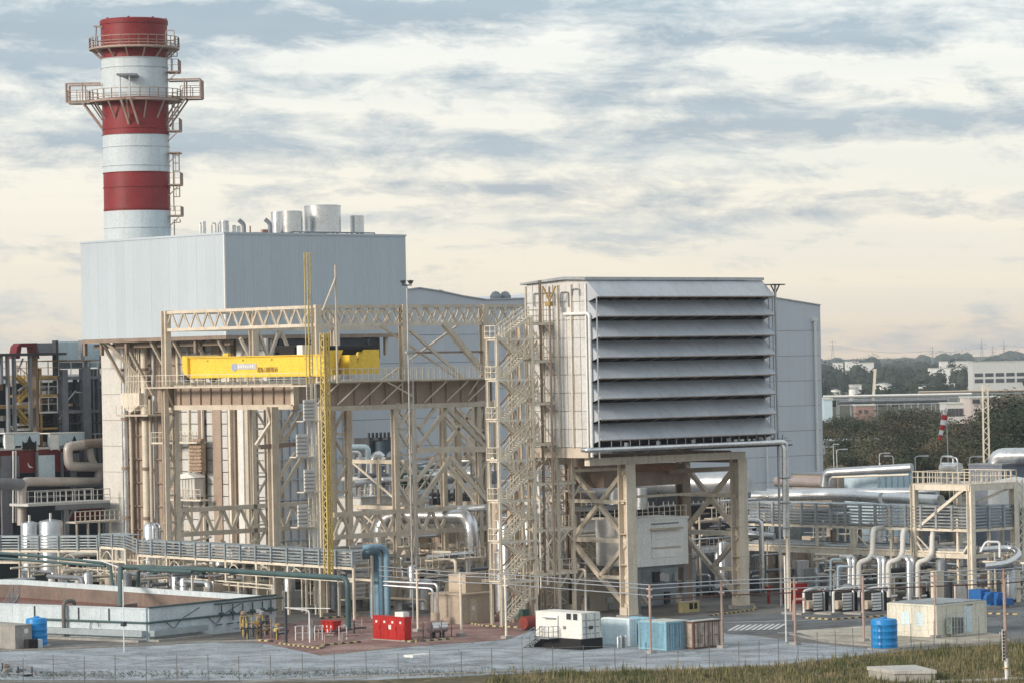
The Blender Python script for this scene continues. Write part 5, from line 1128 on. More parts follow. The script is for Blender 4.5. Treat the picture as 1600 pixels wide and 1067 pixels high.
pipes('silver_pipework', 'looped silver pipes standing between the gantry mast and the dark cooler', [
    ([(548, 770, 380), (548, 706, 380), (562, 706, 380), (562, 750, 380)], .2, .5), ([(540, 698, 382), (575, 698, 382), (575, 724, 382)], .32, .5, PALEB), ([(575, 724, 382), (568, 800, 382)], .2, .4),
    ([(596, 716, 380), (590, 710, 380), (583, 720, 380), (583, 770, 380)], .55, .8), ([(530, 748, 380), (606, 748, 378)], .28, .3, WHITE), ([(555, 754, 378), (600, 748, 378), (620, 748, 376)], .3, .4, GALV), ([(610, 800, 380), (610, 712, 380), (622, 712, 378)], .62, .8, GALV)])
pipes('silver_duct', 'big silver pipe elbows crossing behind the lower gantry truss', [
    ([(594, 880, 366), (594, 822, 366), (608, 806, 366), (690, 806, 364), (728, 806, 363), (736, 822, 362), (738, 870, 362)], .78, 1.8), ([(640, 800, 368), (760, 792, 362)], .35, .3, GALV)])
pipes('grey_duct', 'grey horizontal duct and pipes running behind the right gantry bay', [([(620, 748, 395), (780, 738, 388)], .9, 1, GALV), ([(640, 735, 400), (700, 722, 396), (780, 716, 394)], .55, 1, SILVER), ([(745, 745, 372), (775, 745, 370)], .7, 1, GREYS)])
q = Thing('valve_bank', 'dark row of finned valves on a pale casing behind the right gantry bay', 'valves', (*KD(675, 790, 371)[:2], 0))
for i in range(7):
    a, b_, z = KD(676 + i * 8.5, 770 + (i % 2), 371); b = MB().lathe([(.12, z - .9), (.12, z - .3), (.45, z - .3), (.5, z), (.12, z + .1), (.1, z + .5)], (a, b_), 10); q.part('valve', b, DARK)
a, b_, z = KD(676, 784, 371); a1 = KA(735, 784, b_); q.box('header', (a, b_, z - .3), (a1, b_ + .6, z + .4), DARK)
q = Thing('storage_drum', 'dark round-ended drum half hidden behind the lattice column in the right gantry bay', 'drum', (*KD(632, 745, 385)[:2], 0))
p = KD(618, 748, 385); b = MB().tube([p, (p[0] + 4, p[1], p[2])], 1.3, 20); q.part('shell', b, GREEN); q.box('saddle', (p[0] + .5, p[1] - .4, 0), (p[0] + 1, p[1] + .4, p[2] - 1), DARK)
# blue cable risers bending down
q = Thing('blue_cable_duct', 'row of tall blue ducts that bend over and drop to the ground beside the gantry', 'ducts', (*KG(598, 962), 0))
for i in range(6):
    D = 345 - i * .0; x = 583 + i * 4.6; y_b = 963 + i * .6; a, b_ = KG(x, y_b); zt_ = KZ(x, 858 + (i < 1) * 4, a, b_)
    zq_ = KZ(585 + i * 4.6, 868 - i * 3, a, b_); b = MB().tube([(a, b_, .05), (a, b_, zq_), (a - .35 - i * .36, b_ + .2, zq_ + .02), (a - .7 - i * .36, b_ + .6, zq_ - .05)], .31 if i != 4 else .14, 10, .55 + .15 * i); q.part('duct', b, BLUEP if i != 4 else DARK)
for z in (1.5, 3.2, 5.0): a, b_ = KG(585, 963); a1 = KA(608, 940, b_); q.box('strap', (a - .3, b_ - .38, z), (a1 + .2, b_ - .3, z + .1), DARK)
# white process box on the grey building below the filter house
q, a, b_, a1, b1_, z1 = kbox('grey_building', 'grey-blue rendered building below the filter house carrying the pale box', 'building', 988, 945, 1088, 880, 7, PALEB, D=352)
z1 = KZ(988, 880, a, b_); q.box('wall', (a, b_, 0), (a1, b_ + 7, z1), mat('grey_render', (.36, .42, .46), .8, 0, .16, .6, .5, (.22, .25, .28)))
q.box('parapet', (a - .1, b_ - .1, z1 + .003), (a1 + .1, b_ + 7.1, z1 + .2), GREYS)
for (x0, y0, x1, y1, m) in ((1029, 895, 1036, 907, WHITE), (1036, 896, 1043, 908, WHITE), (1038, 924, 1045, 942, DARK), (1052, 895, 1066, 907, PALEB), (1060, 935, 1078, 955, TAN), (1020, 893, 1030, 909, DARK)):
    xa = KA(x0, y0, b_ - .1); xb = KA(x1, y0, b_ - .1); q.box('air_conditioner' if m is WHITE else 'door' if y1 > 930 else 'hatch', (xa, b_ - .3, max(.05, KZ(x0, y1, xa, b_))), (xb, b_ - .005, KZ(x0, y0, xa, b_)), m)
for i in range(1): b = MB().rail([(a + 3, b_, z1 + .2), (a1 + 3, b_, z1 + .2)], 1.1, .8, .05); q.part('railing', b, GALV)
b_ -= 7.5
q = Thing('process_box', 'large pale blue-white box with a shuttered front on top of the grey building', 'equipment box', (a, b_ - .5, z1 + .25))
x0 = KA(995, 840, b_ - .5); x1 = KA(1075, 840, b_ - .5); zz = KZ(995, 814, x0, b_ - .5)
q.box('body', (x0, b_ - .5, z1 + .25), (x1, b_ + 5.4, zz), WHITE); q.box('support_frame', (x0 + .2, b_, z1 - .1), (x1 - .2, b_ + 5.2, z1 + .24), GREYS)
for xx in (x0 + .4, x1 - .4): q.bar('support_leg', (xx, b_ - .2, 0), (xx, b_ - .2, z1 - .1), .3, GREYS)
pass; q.box('lid', (x0 - .1, b_ - .6, zz + .003), (x1 + .1, b_ + 4.1, zz + .25), WHITE)
xa, xb = lerp(x0, x1, .28), lerp(x0, x1, .82)
for k in range(3): q.box('shutter', (xa, b_ - .58, lerp(z1 + 1, zz - 1, k / 3) + .05), (xb, b_ - .505, lerp(z1 + 1, zz - 1, (k + 1) / 3) - .05), WHITE)
q.box('canopy', (xa - .2, b_ - 1.1, zz - .95), (xb + .1, b_ - .5, zz - .8), TAN); q.box('sill', (xa, b_ - .7, lerp(z1, zz, .42)), (xb + .1, b_ - .59, lerp(z1, zz, .42) + .1), TAN)
q.box('lettering_strip', (xa, b_ - .53, zz - .45), (xb, b_ - .505, zz - .3), GREYS)
b = MB().rail([(x0 + .3, b_ - .3, zz + .25), (x1, b_ - .3, zz + .25)], 1.1, .8, .05); q.part('railing', b, CREAM)
# tan ground-floor buildings left of it and right of the legs
q, a, b_, a1, b1_, z1 = kbox('tan_building', 'low tan building with round vents and blue-grey door behind the white cabin', 'building', 858, 970, 974, 918, 6, TAN, D=343)
z1 = KZ(858, 915, a, b_); q.box('wall', (a, b_, 0), (a1, b_ + 6, z1), TAN); q.box('roof', (a - .2, b_ - .2, z1 + .003), (a1 + .2, b_ + 6.2, z1 + .25), BEIGE)
for (x0, y0, x1, y1, m, nm) in ((900, 931, 920, 952, GREYS, 'door'), (893, 932, 899, 956, BLACK, 'window'), (883, 931, 891, 945, GREYS, 'vent'), (947, 933, 957, 942, GALV, 'vent'), (950, 944, 960, 953, GALV, 'vent')):
    xa = KA(x0, y0, b_); xb = KA(x1, y0, b_); q.box(nm, (xa, b_ - .12, max(.1, KZ(x0, y1, xa, b_))), (xb, b_ - .005, KZ(x0, y0, xa, b_)), m)
q, a, b_, a1, b1_, z1 = kbox('brown_building', 'brown clad building with dark doorway right of the filter house legs', 'building', 1092, 945, 1300, 862, 9, BROWNW, D=366)
z1 = KZ(1092, 868, a, b_)
n = 12
q.box('wall_core', (a, b_ + .1, 0), (a1, b_ + 9, z1), BROWN); q.box('roof', (a - .2, b_ - .2, z1 + .003), (a1 + .2, b_ + 9.2, z1 + .3), GREYS)
for i in range(n): x0, x1 = lerp(a, a1, i / n), lerp(a, a1, (i + 1) / n); q.box('wall_panel', (x0 + .03, b_, .3), (x1 - .03, b_ + .09, z1 - .05), BROWNW if i > 4 else (GREYS if i != 2 else BLACK))
for (x0, x1, m, yt) in ((1117, 1138, BLACK, 850), (1170, 1205, mat('dark_teal_door', (.05, .09, .09), .5), 925), (1212, 1222, TAN, 900), (1236, 1262, mat('dark_teal_door', (.05, .09, .09), .5), 915), (1300, 1310, TAN, 915)):
    xa = KA(x0, 900, b_ - .1); xb = KA(x1, 900, b_ - .1); q.box('doorway', (xa, b_ - .06, .02), (xb, b_ - .005, min(z1, KZ(x0, yt, xa, b_))), m)
q = Thing('steel_staircase', 'beige steel staircase going down to the right between the left and front legs', 'staircase', (*KD(930, 900, 350)[:2], 0))
for (p, r_) in ((((918, 855, 350), (972, 905, 350)), 0), (((975, 890, 344), (1015, 945, 344)), 0)):
    A_ = KD(*p[0]); B_ = KD(*p[1]); bb = A_[1]; a_e = KA(p[1][0], p[1][1], bb); z_e = max(.2, KZ(p[1][0], p[1][1], a_e, bb)); flight(q, (a_e, bb, z_e), (A_[0], bb, A_[2]), 1.0, BEIGE, 14)
# grey silo shapes and ducts behind the filter house legs
pipes('exhaust_duct', 'fat grey ducts and a pair of short upright drums seen between the filter house legs', [
    ([(890, 768, 376), (985, 768, 372)], .8, 1, GREYS), ([(990, 758, 378), (1170, 752, 372)], 1.15, 1, GALV), ([(1000, 775, 380), (1170, 772, 374)], .6, 1, GREYS),
    ([(960, 795, 372), (960, 762, 372)], .65, .5, GALV), ([(1002, 795, 372), (1002, 762, 372)], .7, .5, GALV), ([(1150, 832, 362), (1210, 838, 360)], .4, .5, GALV), ([(1027, 790, 376), (1027, 715, 376)], .2, .3, DARK)])
q = Thing('back_platform', 'dark railed gallery and clutter between the white box and the back leg', 'gallery', (*KD(1080, 810, 380)[:2], 0))
a, b_, z = KD(900, 800, 384); a1 = KA(1190, 800, b_); q.box('deck', (a, b_, z), (a1, b_ + 4, z + .2), GREYS); q.box('wall', (a, b_ + 2, 0), (a1, b_ + 2.5, z + 2.6), DARK); b = MB().rail([(a, b_, z + .2), (a1, b_, z + .2)], 1.1, .8, .07); q.part('railing', b, CREAM)
for i in range(26): x = lerp(a, a1, rnd.random()); zz = z - rnd.uniform(.3, 4); q.box('bracket', (x, b_ - .3, zz), (x + rnd.uniform(.4, 1.6), b_, zz + rnd.uniform(.1, .5)), rnd.choice([GREYS, BEIGE, BROWN, GALV]))
# ================================================================== PIPE RACKS
def rack(th, P0, P1, ztop, zbot, n, ntray, w, m=CREAM, tm=CABLE, post_to=0.0, cols_every=2, thick=.14, arch=True, beam2=None):
    """trestle from P0 to P1 (a,b): stacked trays on the near side between frames"""
    P0 = Vector((*P0, 0)); P1 = Vector((*P1, 0)); d = (P1 - P0).normalized(); nn = Vector((d.y, -d.x, 0))
    if nn.dot(Vector((-toK(0, 1)[0], -toK(0, 1)[1], 0))) < 0: nn = -nn
    Z = lambda p, z: Vector((p.x, p.y, z))
    for k in range(n + 1):
        c = P0.lerp(P1, k / n); f = c + nn * .12
        th.bar('frame_post', Z(f, zbot - .1), Z(f, ztop + .1), thick * 1.5, tm if not arch else CABLE)
        if k % cols_every == 0:
            for q in (c, c - nn * w): th.bar('column', Z(q, post_to), Z(q, zbot + (.2 if q is c else 1)), thick * 1.6, m)
            th.bar('cross_beam', Z(c, zbot - .15), Z(c - nn * w, zbot - .15), thick * 1.4, m)
    for j in range(ntray):
        z = lerp(zbot + .15, ztop - .05, j / max(1, ntray - 1))
        th.bar('cable_tray', Z(P0, z), Z(P1, z), .10, tm, .13); b = MB()
        for r_ in range(3): o = nn * (-.3 - .25 * r_); b.beam(Z(P0 + o, z), Z(P1 + o, z), .12)
        th.part('cables', b, CABLE)
    th.bar('deck', Z(P0 - nn * w * .5, ztop + .02), Z(P1 - nn * w * .5, ztop + .02), w, CABLE, .06)
    th.bar('long_beam', Z(P0, zbot - .18), Z(P1, zbot - .18), thick, m, .26); th.bar('long_beam', Z(P0 - nn * w, zbot - .18), Z(P1 - nn * w, zbot - .18), thick, m, .26)
    if beam2 is not None:
        for q in (0, w): th.bar('long_beam', Z(P0 - nn * q, beam2), Z(P1 - nn * q, beam2), thick, m, .22)
        nb_ = n * 1
        for k in range(n):
            p, q = P0.lerp(P1, k / n), P0.lerp(P1, (k + 1) / n); mid = (p + q) / 2
            if arch and k % 2 == 0: b = MB().tube([Z(p, beam2), Z(mid, zbot - .3), Z(q, beam2)], .06, 6, 1.0); th.part('arch_brace', b, m)
    return d, nn, Z
zt_ = 6.7
PL = [KG(-30, 838, zt_), KG(153, 834, zt_ + .25)]; PR = [KG(216, 843.5, zt_), KG(552, 862, zt_)]
t = Thing('cable_rack', 'long cable trestle with stacked grey trays and arched braces crossing behind the open basin', 'pipe rack', (*PR[0], 0))
rack(t, PL[0], PL[1], zt_, zt_ - 1.45, 6, 5, 2.2, beam2=zt_ - 2.9, post_to=0)
rack(t, KG(157, 833, zt_ + .35), KG(196, 835.5, zt_ + .35), zt_ + .3, zt_ - 1.0, 2, 5, 2.2, beam2=zt_ - 2.6, cols_every=1)
for j in range(5):
    z = zt_ - 1.3 + j * .33; p, q = KG(194, 836, zt_ + .35), KG(216, 843.5, zt_); t.bar('cable_tray', (*p, z + .4), (*q, z), .1, CABLE, .13)
rack(t, PR[0], PR[1], zt_, zt_ - 1.45, 14, 5, 2.2, beam2=zt_ - 2.9)
rack_low = Thing('lower_rack', 'low cream lattice rail of zigzag angles under the cable trestle above the basin', 'pipe rack', (*KG(90, 885, 3.4), 0))
truss(rack_low, (*KG(90, 884, 3.2), 3.2), (*KG(180, 892, 3.2), 3.2), .9, 6, CREAM, .12, .1, xx=True)
truss(rack_low, (*KG(180, 893, 3.0), 3.0), (*KG(428, 914, 3.0), 3.0), .35, 8, CREAM, .12, .02)
for px in (90, 180, 236, 281, 327, 373, 426): c = KG(px, 893 + (px - 180) * .085, 3.0); rack_low.bar('post', (*c, 0), (*c, 3.0), .2, CREAM)
# thick teal pipes in front of the trestle
zT = 5.0
q = Thing('teal_pipe', 'thick dark teal pipe running past the basin and turning down beside the gantry', 'pipe', (*KG(543, 985), 0))
e = KG(543, 903, zT); b = MB().tube([(*KG(188, 930, 3.0), 1.8), (*KG(188, 885, zT), zT), (*KG(330, 889.5, zT), zT), (*e, zT), (e[0], e[1], .1)], .27, 14, .9); q.part('pipe', b, TEAL)
b = MB().tube([(*KG(-30, 861, zT), zT), (*KG(60, 868, zT), zT), (*KG(172, 880, zT), zT), (*KG(177, 884, zT), 1.8)], .17, 10, .5); q.part('pipe', b, TEAL)
b = MB().tube([(*KG(-30, 869, 4.7), 4.7), (*KG(165, 884, 4.7), 4.7)], .14, 8); q.part('pipe', b, TEAL)
b = MB().tube([(*KG(300, 893, 4.8), 4.8), (*KG(216, 889.5, 4.8), 4.8), (*KG(214, 889, 4.8), 1.8)], .2, 10, .5); q.part('pipe', b, TEAL)
for px in (240, 315, 365, 470): c = KG(px, 889, zT); q.box('shoe', (c[0] - .3, c[1] - .3, zT - .5), (c[0] + .3, c[1] + .3, zT - .28), TEAL)
for px in (300, 428): c = KG(px, 889, zT); q.bar('support', (*c, 0), (*c, zT - .5), .18, CREAM)
b = MB().tube([(*KG(190, 886, zT), zT - .1), (*KG(160, 876, 5.4), 5.4), (*KG(130, 873, 5.6), 5.6)], .06, 6); solo('white_hose', b, WHITE, 'thin white curved hose over the teal pipe bend', 'hose', (*KG(190, 886, zT), 5))

# right-hand rack: runs towards the viewer, then turns back at the railed deck
aC, bC_ = KG(1520, 946); t = Thing('pipe_rack', 'cream pipe rack with stacked silver trays leading to the railed steel deck on the right', 'pipe rack', (aC, bC_, 0))
zR2 = KZ(1520, 829, aC, bC_); zR1 = KZ(1520, 792, aC, bC_); zR3 = KZ(1520, 869, aC, bC_); bCe = KB(1165, 815, aC)
rack(t, (aC, bCe), (aC, bC_ + .3), zR1, zR2 + .2, 15, 7, 3.0, m=CREAM, tm=GALV, arch=False, cols_every=5, thick=.17)
aCe = KA(1590, 822, bC_); rack(t, (aC + .3, bC_), (aCe, bC_), zR1, zR2 + .2, 3, 7, 2.0, m=CREAM, tm=CABLE, arch=False, cols_every=3, thick=.17)
for bb in ((bCe, bC_ + .1),): t.bar('long_beam', (aC, bb[0], zR3), (aC, bb[1], zR3), .3, CREAM, .45); t.bar('long_beam', (aC + 3, bb[0], zR3), (aC + 3, bb[1], zR3), .3, CREAM, .45)
t.bar('long_beam', (aC, bC_, zR3), (aCe, bC_, zR3), .3, CREAM, .4)
for px in (1334, 1428): bb = KB(px, 850, aC); t.bar('column', (aC, bb, 0), (aC, bb, zR2), .5, CREAM, .5, 'h'); t.bar('brace', (aC, bb, zR2 - .3), (aC, bb - 2.5, zR3 + .2), .12, CREAM)
for i, (r_, dz, da, m_) in enumerate(((.22, .55, .4, GALV), (.26, .6, 1.1, SILVER), (.16, .45, 1.7, GALV), (.3, .65, 2.3, GREYS), (.12, .35, .1, CREAM))):
    b = MB().tube([(aC + da, bCe, zR3 + dz), (aC + da, bC_ + 1, zR3 + dz)], r_, 10); t.part('pipe', b, m_)
for i in range(12): bb = lerp(bCe, bC_, (i + .5) / 12); t.bar('hanger', (aC + .2, bb, zR3 - .2), (aC + .2, bb, zR3 - rnd.uniform(.6, 1.6)), .08, GREYS); 
pipes('steam_pipe', 'fat aluminium steam pipes lying on top of the right-hand rack', [
    ([(1178, 775, 372), (1300, 772, 366), (1378, 777, 360)], .58, 1), ([(1384, 777, 359), (1470, 781, 352)], .56, 1), ([(1200, 770, 380), (1465, 768, 368)], .5, 1, GALV)])
pipes('upper_pipe', 'aluminium pipe stepping up over the roof behind the right-hand rack', [
    ([(1288, 760, 386), (1290, 738, 386), (1425, 730, 380)], .5, .8, GALV), ([(1212, 752, 392), (1300, 754, 388)], .55, 1, mat('pinkish_lagging', (.40, .34, .33), .6)), ([(1300, 745, 384), (1420, 741, 378)], .12, .3, CREAM)])
# buildings behind the rack
for (lb, x0, x1, yt, yb_, D, dep, m_) in (('pale render block with pipes along its parapet behind the right-hand rack', 1300, 1420, 742, 800, 392, 6, TAN), ('white-grey wall block right of the upper pipe', 1372, 1428, 740, 800, 386, 5, PALEB),
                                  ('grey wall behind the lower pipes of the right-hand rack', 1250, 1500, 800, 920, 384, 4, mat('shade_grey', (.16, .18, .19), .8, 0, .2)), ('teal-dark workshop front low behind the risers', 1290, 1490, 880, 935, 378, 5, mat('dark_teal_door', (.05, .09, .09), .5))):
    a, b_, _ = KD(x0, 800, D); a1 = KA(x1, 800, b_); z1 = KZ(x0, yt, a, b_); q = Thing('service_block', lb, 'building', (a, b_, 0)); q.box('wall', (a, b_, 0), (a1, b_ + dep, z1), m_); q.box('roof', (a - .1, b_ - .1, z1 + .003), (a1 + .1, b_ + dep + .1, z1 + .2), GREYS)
    for i in range(6): x = lerp(a, a1, (i + .5) / 6); q.box('pilaster', (x - .15, b_ - .15, 0), (x + .15, b_ - .003, z1 - .1), m_)
# railed deck
t = Thing('steel_deck', 'cream steel framed deck with handrails carrying a small vessel, at the right', 'platform', (aC, bC_, 0))
zD = KZ(1520, 758, aC, bC_); bD = KB(1428, 756, aC); aD = KA(1584, 752, bC_)
for a_, bb in ((aC, bC_), (aC, bD), (aD, bC_), (aD, bD)): t.bar('column', (a_, bb, 0), (a_, bb, zD), .62, CREAM, .62, 'h')
for p, q_ in (((aC, bC_), (aC, bD)), ((aC, bC_), (aD, bC_)), ((aC, bD), (aD, bD)), ((aD, bC_), (aD, bD))): t.bar('edge_beam', (*p, zD - .25), (*q_, zD - .25), .4, CREAM, .55)
t.box('deck', (aC - .2, bC_ - .2, zD + .03), (aD + .2, bD + .2, zD + .12), BEIGE)
for i in range(4): x = lerp(aC, aD, (i + .5) / 4); t.bar('joist', (x, bC_, zD - .1), (x, bD, zD - .1), .15, CREAM, .22)
b = MB().rail([(aD, bD, zD + .12), (aC - .2, bD, zD + .12), (aC - .2, bC_ - .2, zD + .12), (aD + .2, bC_ - .2, zD + .12), (aD + .2, bD, zD + .12)], 1.2, .8, .07); t.part('railing', b, CREAM)
b = MB().rail([(aC + 1, bC_ + 1, zD + .12), (aD - 1, bC_ + 1, zD + .12)], 1.2, .7, .06); t.part('railing', b, BEIGE)
t.bar('brace', (aC, KB(1437, 822, aC), zR2 + .3), (aC, KB(1508, 766, aC), zD - .3), .3, CREAM); t.bar('brace', (aC + 1, bC_, zR1 + .5), (aD - .3, bC_, zD - .4), .2, BEIGE)
for s_ in (0, 1): t.bar('knee_brace', (aC, lerp(bC_, bD, s_), zR3 + 1.6), (aC, lerp(bC_, bD, s_) + (1.2 if s_ == 0 else -1.2), zR3 + .2), .18, CREAM)
q = Thing('deck_vessel', 'small silver horizontal vessel with pipe frame standing on the railed steel deck', 'vessel', (aC + 1, lerp(bC_, bD, .5), zD + .12))
a_, bb = aC + 1.2, KB(1486, 735, aC + 1.2); zv = zD + .12 + 1.5
b = MB().tube([(a_, bb - 1.1, zv), (a_, bb + 1.1, zv)], .62, 18); q.part('shell', b, SILVER)
b = MB().tube([(a_ - .5, bb - 1.3, zD + .12), (a_ - .5, bb - 1.3, zv + 1.1), (a_ - .5, bb + .8, zv + 1.3), (a_ - .5, bb + 1.2, zD + .2)], .08, 6, .4); q.part('pipe_frame', b, GALV)
b = MB().tube([(a_, bb - .3, zv + .3), (a_, bb - .3, zv + 1.2), (a_, bb + .6, zv + 1.2)], .12, 8, .3); q.part('nozzle', b, GALV)
for s_ in (-.7, .7): q.box('saddle', (a_ - .5, bb + s_ - .1, zD + .12), (a_ + .5, bb + s_ + .1, zv - .45), GALV)
# things at the far right edge
q = pipes('duct', 'fat rounded aluminium duct bending down at the right edge of the view', [([(1556, 745, 400), (1556, 713, 400), (1630, 712, 396)], 1.0, 1.5, SILVER)])
a, b_, _ = KD(1566, 760, 396); a1 = KA(1640, 760, b_); q = Thing('service_block', 'dark blue-grey wall under the fat duct at the right edge', 'building', (a, b_, 0)); q.box('wall', (a, b_, 0), (a1, b_ + 5, KZ(1566, 727, a, b_)), mat('blue_grey_wall', (.18, .21, .26), .7)); q.box('coping', (a - .1, b_ - .1, KZ(1566, 727, a, b_) + .003), (a1, b_ + 5, KZ(1566, 727, a, b_) + .2), GREYS)
a, b_, _ = KD(1587, 760, 372); q = Thing('storage_tank', 'white tank cut off by the right edge behind the railed deck', 'tank', (a, b_, 0)); z1 = KZ(1587, 754, a, b_); b = MB().lathe([(3, KZ(1587, 792, a, b_)), (3, z1), (.1, z1 + .6)], (a + 2.4, b_ + 2), 32); q.part('shell', b, WHITE)
for i in range(4): q.box('support_leg', (a + .3 + i * 1.1, b_ + .5, 0), (a + .6 + i * 1.1, b_ + .8, KZ(1587, 792, a, b_)), GREYS)
pipes('pipe_loop', 'shiny aluminium expansion loop curling out of the rack at the right edge', [([(1530, 858, 344), (1583, 855, 344), (1594, 866, 342), (1575, 880, 341), (1540, 884, 341)], .34, 1.2), ([(1532, 862, 342), (1540, 846, 342), (1562, 846, 342), (1562, 870, 342)], .12, .3, WHITE), ([(1500, 886, 352), (1420, 880, 356)], .4, .5)])
q = Thing('lattice_column', 'thin cream lattice column at the extreme right of the rack', 'lattice column', (*KD(1590, 850, 350)[:2], 0)); a, b_, _ = KD(1590, 850, 350)
for i, j in ((0, 0), (1, 0), (0, 1), (1, 1)): q.bar('post', (a + i * .9, b_ + j * .9, 0), (a + i * .9, b_ + j * .9, 12.4), .12, CREAM)
for k in range(14): q.bar('lacing', (a, b_, k * .88), (a + .9, b_, k * .88 + .88), .07, CREAM); q.bar('lacing', (a + .9, b_, k * .88), (a, b_, k * .88 + .88), .07, CREAM)
# the three sets of bent risers and their finned skids
def riser(idx, x_up, y_up, xs_, label):
    a, b_ = KG(xs_[2], 945); q = Thing('riser_pipes', label, 'pipes', (a, b_, 0), group='bent riser pipes below the right-hand rack')
    D = U.y * a + V_.y * b_
    b = MB().tube([KD(x_up + 16, y_up - 4, D + 5), KD(x_up, y_up - 2, D + 1.5), KD(x_up - 1, 866, D + 1), KD(x_up - 8, 874, D), KD(xs_[2], 878, D), KD(xs_[2], 932, D)], .27, 12, .75); q.part('lagged_pipe', b, CONCW)
    for i, x in enumerate(xs_[:2]):
        b = MB().tube([KD(x - 14 + i * 5, 870, D + 1.5), KD(x, 871, D + .6), KD(x, 932, D + .4)], .25, 12, .8); q.part('bare_pipe', b, SILVER)
    q.bar('manifold', KD(xs_[0] - 8, 934, D), KD(xs_[2] + 14, 930, D), .3, GALV, kind='cyl')
riser(0, 1364, 828, (1327, 1334, 1342), 'left set of bent riser pipes below the right-hand rack')
riser(1, 1411, 830, (1374, 1381, 1388), 'middle set of bent riser pipes below the right-hand rack')
riser(2, 1457, 832, (1419, 1426, 1434), 'right set of bent riser pipes below the right-hand rack')
def skid(px, label):
    a, b_ = KG(px, 958); q = Thing('pump_skid', label, 'pump skid', (a, b_, 0), group='pump skids with white finned fronts')
    q.box('base', (a - 2.2, b_ - .1, 0), (a + 2.4, b_ + 2.6, .18), CONC); q.box('housing', (a - .1, b_ + .1, .2), (a + 1.9, b_ + 1.8, 2.1), BLACK)
    for i in range(6): q.box('fin', (a - .35 , b_ - .02, .35 + i * .29), (a + .95, b_ + .08, .56 + i * .29), WHITE)
    b = MB().tube([(a - 1.7, b_, .2), (a - 1.7, b_, 2.3), (a + .2, b_ + .3, 2.5), (a + 2.2, b_ + .3, 2.4)], .13, 8, .3); q.part('pipe', b, WHITE)
    b = MB().tube([(a - .95, b_ + .3, .9), (a - .4, b_ + .3, .9)], .45, 14); q.part('motor', b, TAN); b = MB().tube([(a + 1.2, b_, .2), (a + 1.2, b_, 2.2), (a + 1.2, b_ + 1.5, 2.3)], .1, 8, .3); q.part('pipe', b, GALV)
    b = MB().tube([(a + 1.6, b_ - .1, 2.3), (a + 1.6, b_ + .1, 2.3)], .28, 14); q.part('hand_wheel', b, GALV)
skid(1275, 'leftmost pump skid with a white finned front'); skid(1321, 'middle pump skid with a white finned front'); skid(1367, 'rightmost pump skid, against the cream container')
pipes('frame_pipes', 'pale blue thin pipe frames left of the leftmost risers', [([(1298, 930, 350), (1298, 873, 350), (1325, 873, 350)], .13, .3, PALEB), ([(1309, 930, 349), (1309, 884, 349), (1330, 884, 349)], .12, .3, PALEB), ([(1303, 925, 352), (1303, 895, 352)], .1, .3, PALEB)])
pipes('red_bend', 'pinkish pipe bending over beside the leftmost pump skid', [([(1240, 968, 325), (1240, 936, 325), (1258, 935, 325), (1258, 950, 325)], .13, .3, PINK), ([(1235, 905, 340), (1235, 985, 340)], .06, .1, CREAM)])
q, a, b_, a1, b1_, z1 = kbox('red_cabinet', 'red cabinet in the shade left of the leftmost pump skid', 'cabinet', 1240, 945, 1262, 912, 1.5, RED); q.box('body', (a, b_, .1), (a1, b1_, z1), RED); q.box('door', (a + .1, b_ - .03, .3), (a1 - .1, b_ - .003, z1 - .2), RED); q.box('plinth', (a - .1, b_ - .1, 0), (a1 + .1, b1_ + .1, .095), CONC)
a, b_ = KG(1201, 942); q = Thing('fire_hydrant', 'small red hydrant post in front of the brown building', 'hydrant', (a, b_, 0)); q.bar('post', (a, b_, 0), (a, b_, 1.5), .3, RED, kind='cyl'); q.box('cap', (a - .25, b_ - .25, 1.5), (a + .25, b_ + .25, 1.75), RED)
# dark clutter of pipes in the shade under the rack
q = Thing('under_rack_pipes', 'tangle of grey pipes and valves in the shade under the right-hand rack', 'pipes', (*KD(1400, 900, 358)[:2], 0))
for i in range(46):
    x = rnd.uniform(1290, 1560); y = rnd.uniform(886, 935); D = rnd.uniform(352, 366); m_ = rnd.choice([GALV, GREYS, DARK, CREAM, SILVER, GREYS]); r_ = rnd.uniform(.06, .2)
    if i % 3: pts = [KD(x, y, D), KD(x + rnd.uniform(15, 60), y + rnd.uniform(-1, 1), D)]
    else: a, b_, z = KD(x, y, D); pts = [(a, b_, .1), (a, b_, z), (a + rnd.uniform(.5, 2), b_, z)]
    b = MB().tube(pts, r_, 8, .3); q.part('pipe', b, m_)
for px in (1302, 1345, 1395, 1440, 1490): a, b_, _ = KD(px, 900, 362); q.bar('support', (a, b_, 0), (a, b_, 7), .3, BROWN)
q = Thing('blue_machine', 'bright blue machine with angular housings behind the right end of the cream container', 'machine', (*KG(1545, 952), 0))
for (x0, x1, yt) in ((1533, 1548, 921), (1548, 1560, 925), (1560, 1573, 926), (1572, 1584, 935)):
    a, b_ = KG(x0, 950); a1 = KA(x1, 950, b_); q.box('housing', (a, b_, .3), (a1 - .03, b_ + 1.6, KZ(x0, yt, a, b_)), BLUEV)
a, b_ = KG(1536, 952); q.box('skid', (a - .3, b_ - .3, 0), (a + 4, b_ + 2, .28), CONC); b = MB().tube([(a + .8, b_ - .2, 1.0), (a + .8, b_ + .2, 1.0)], .5, 16); q.part('flywheel', b, BLUEV)

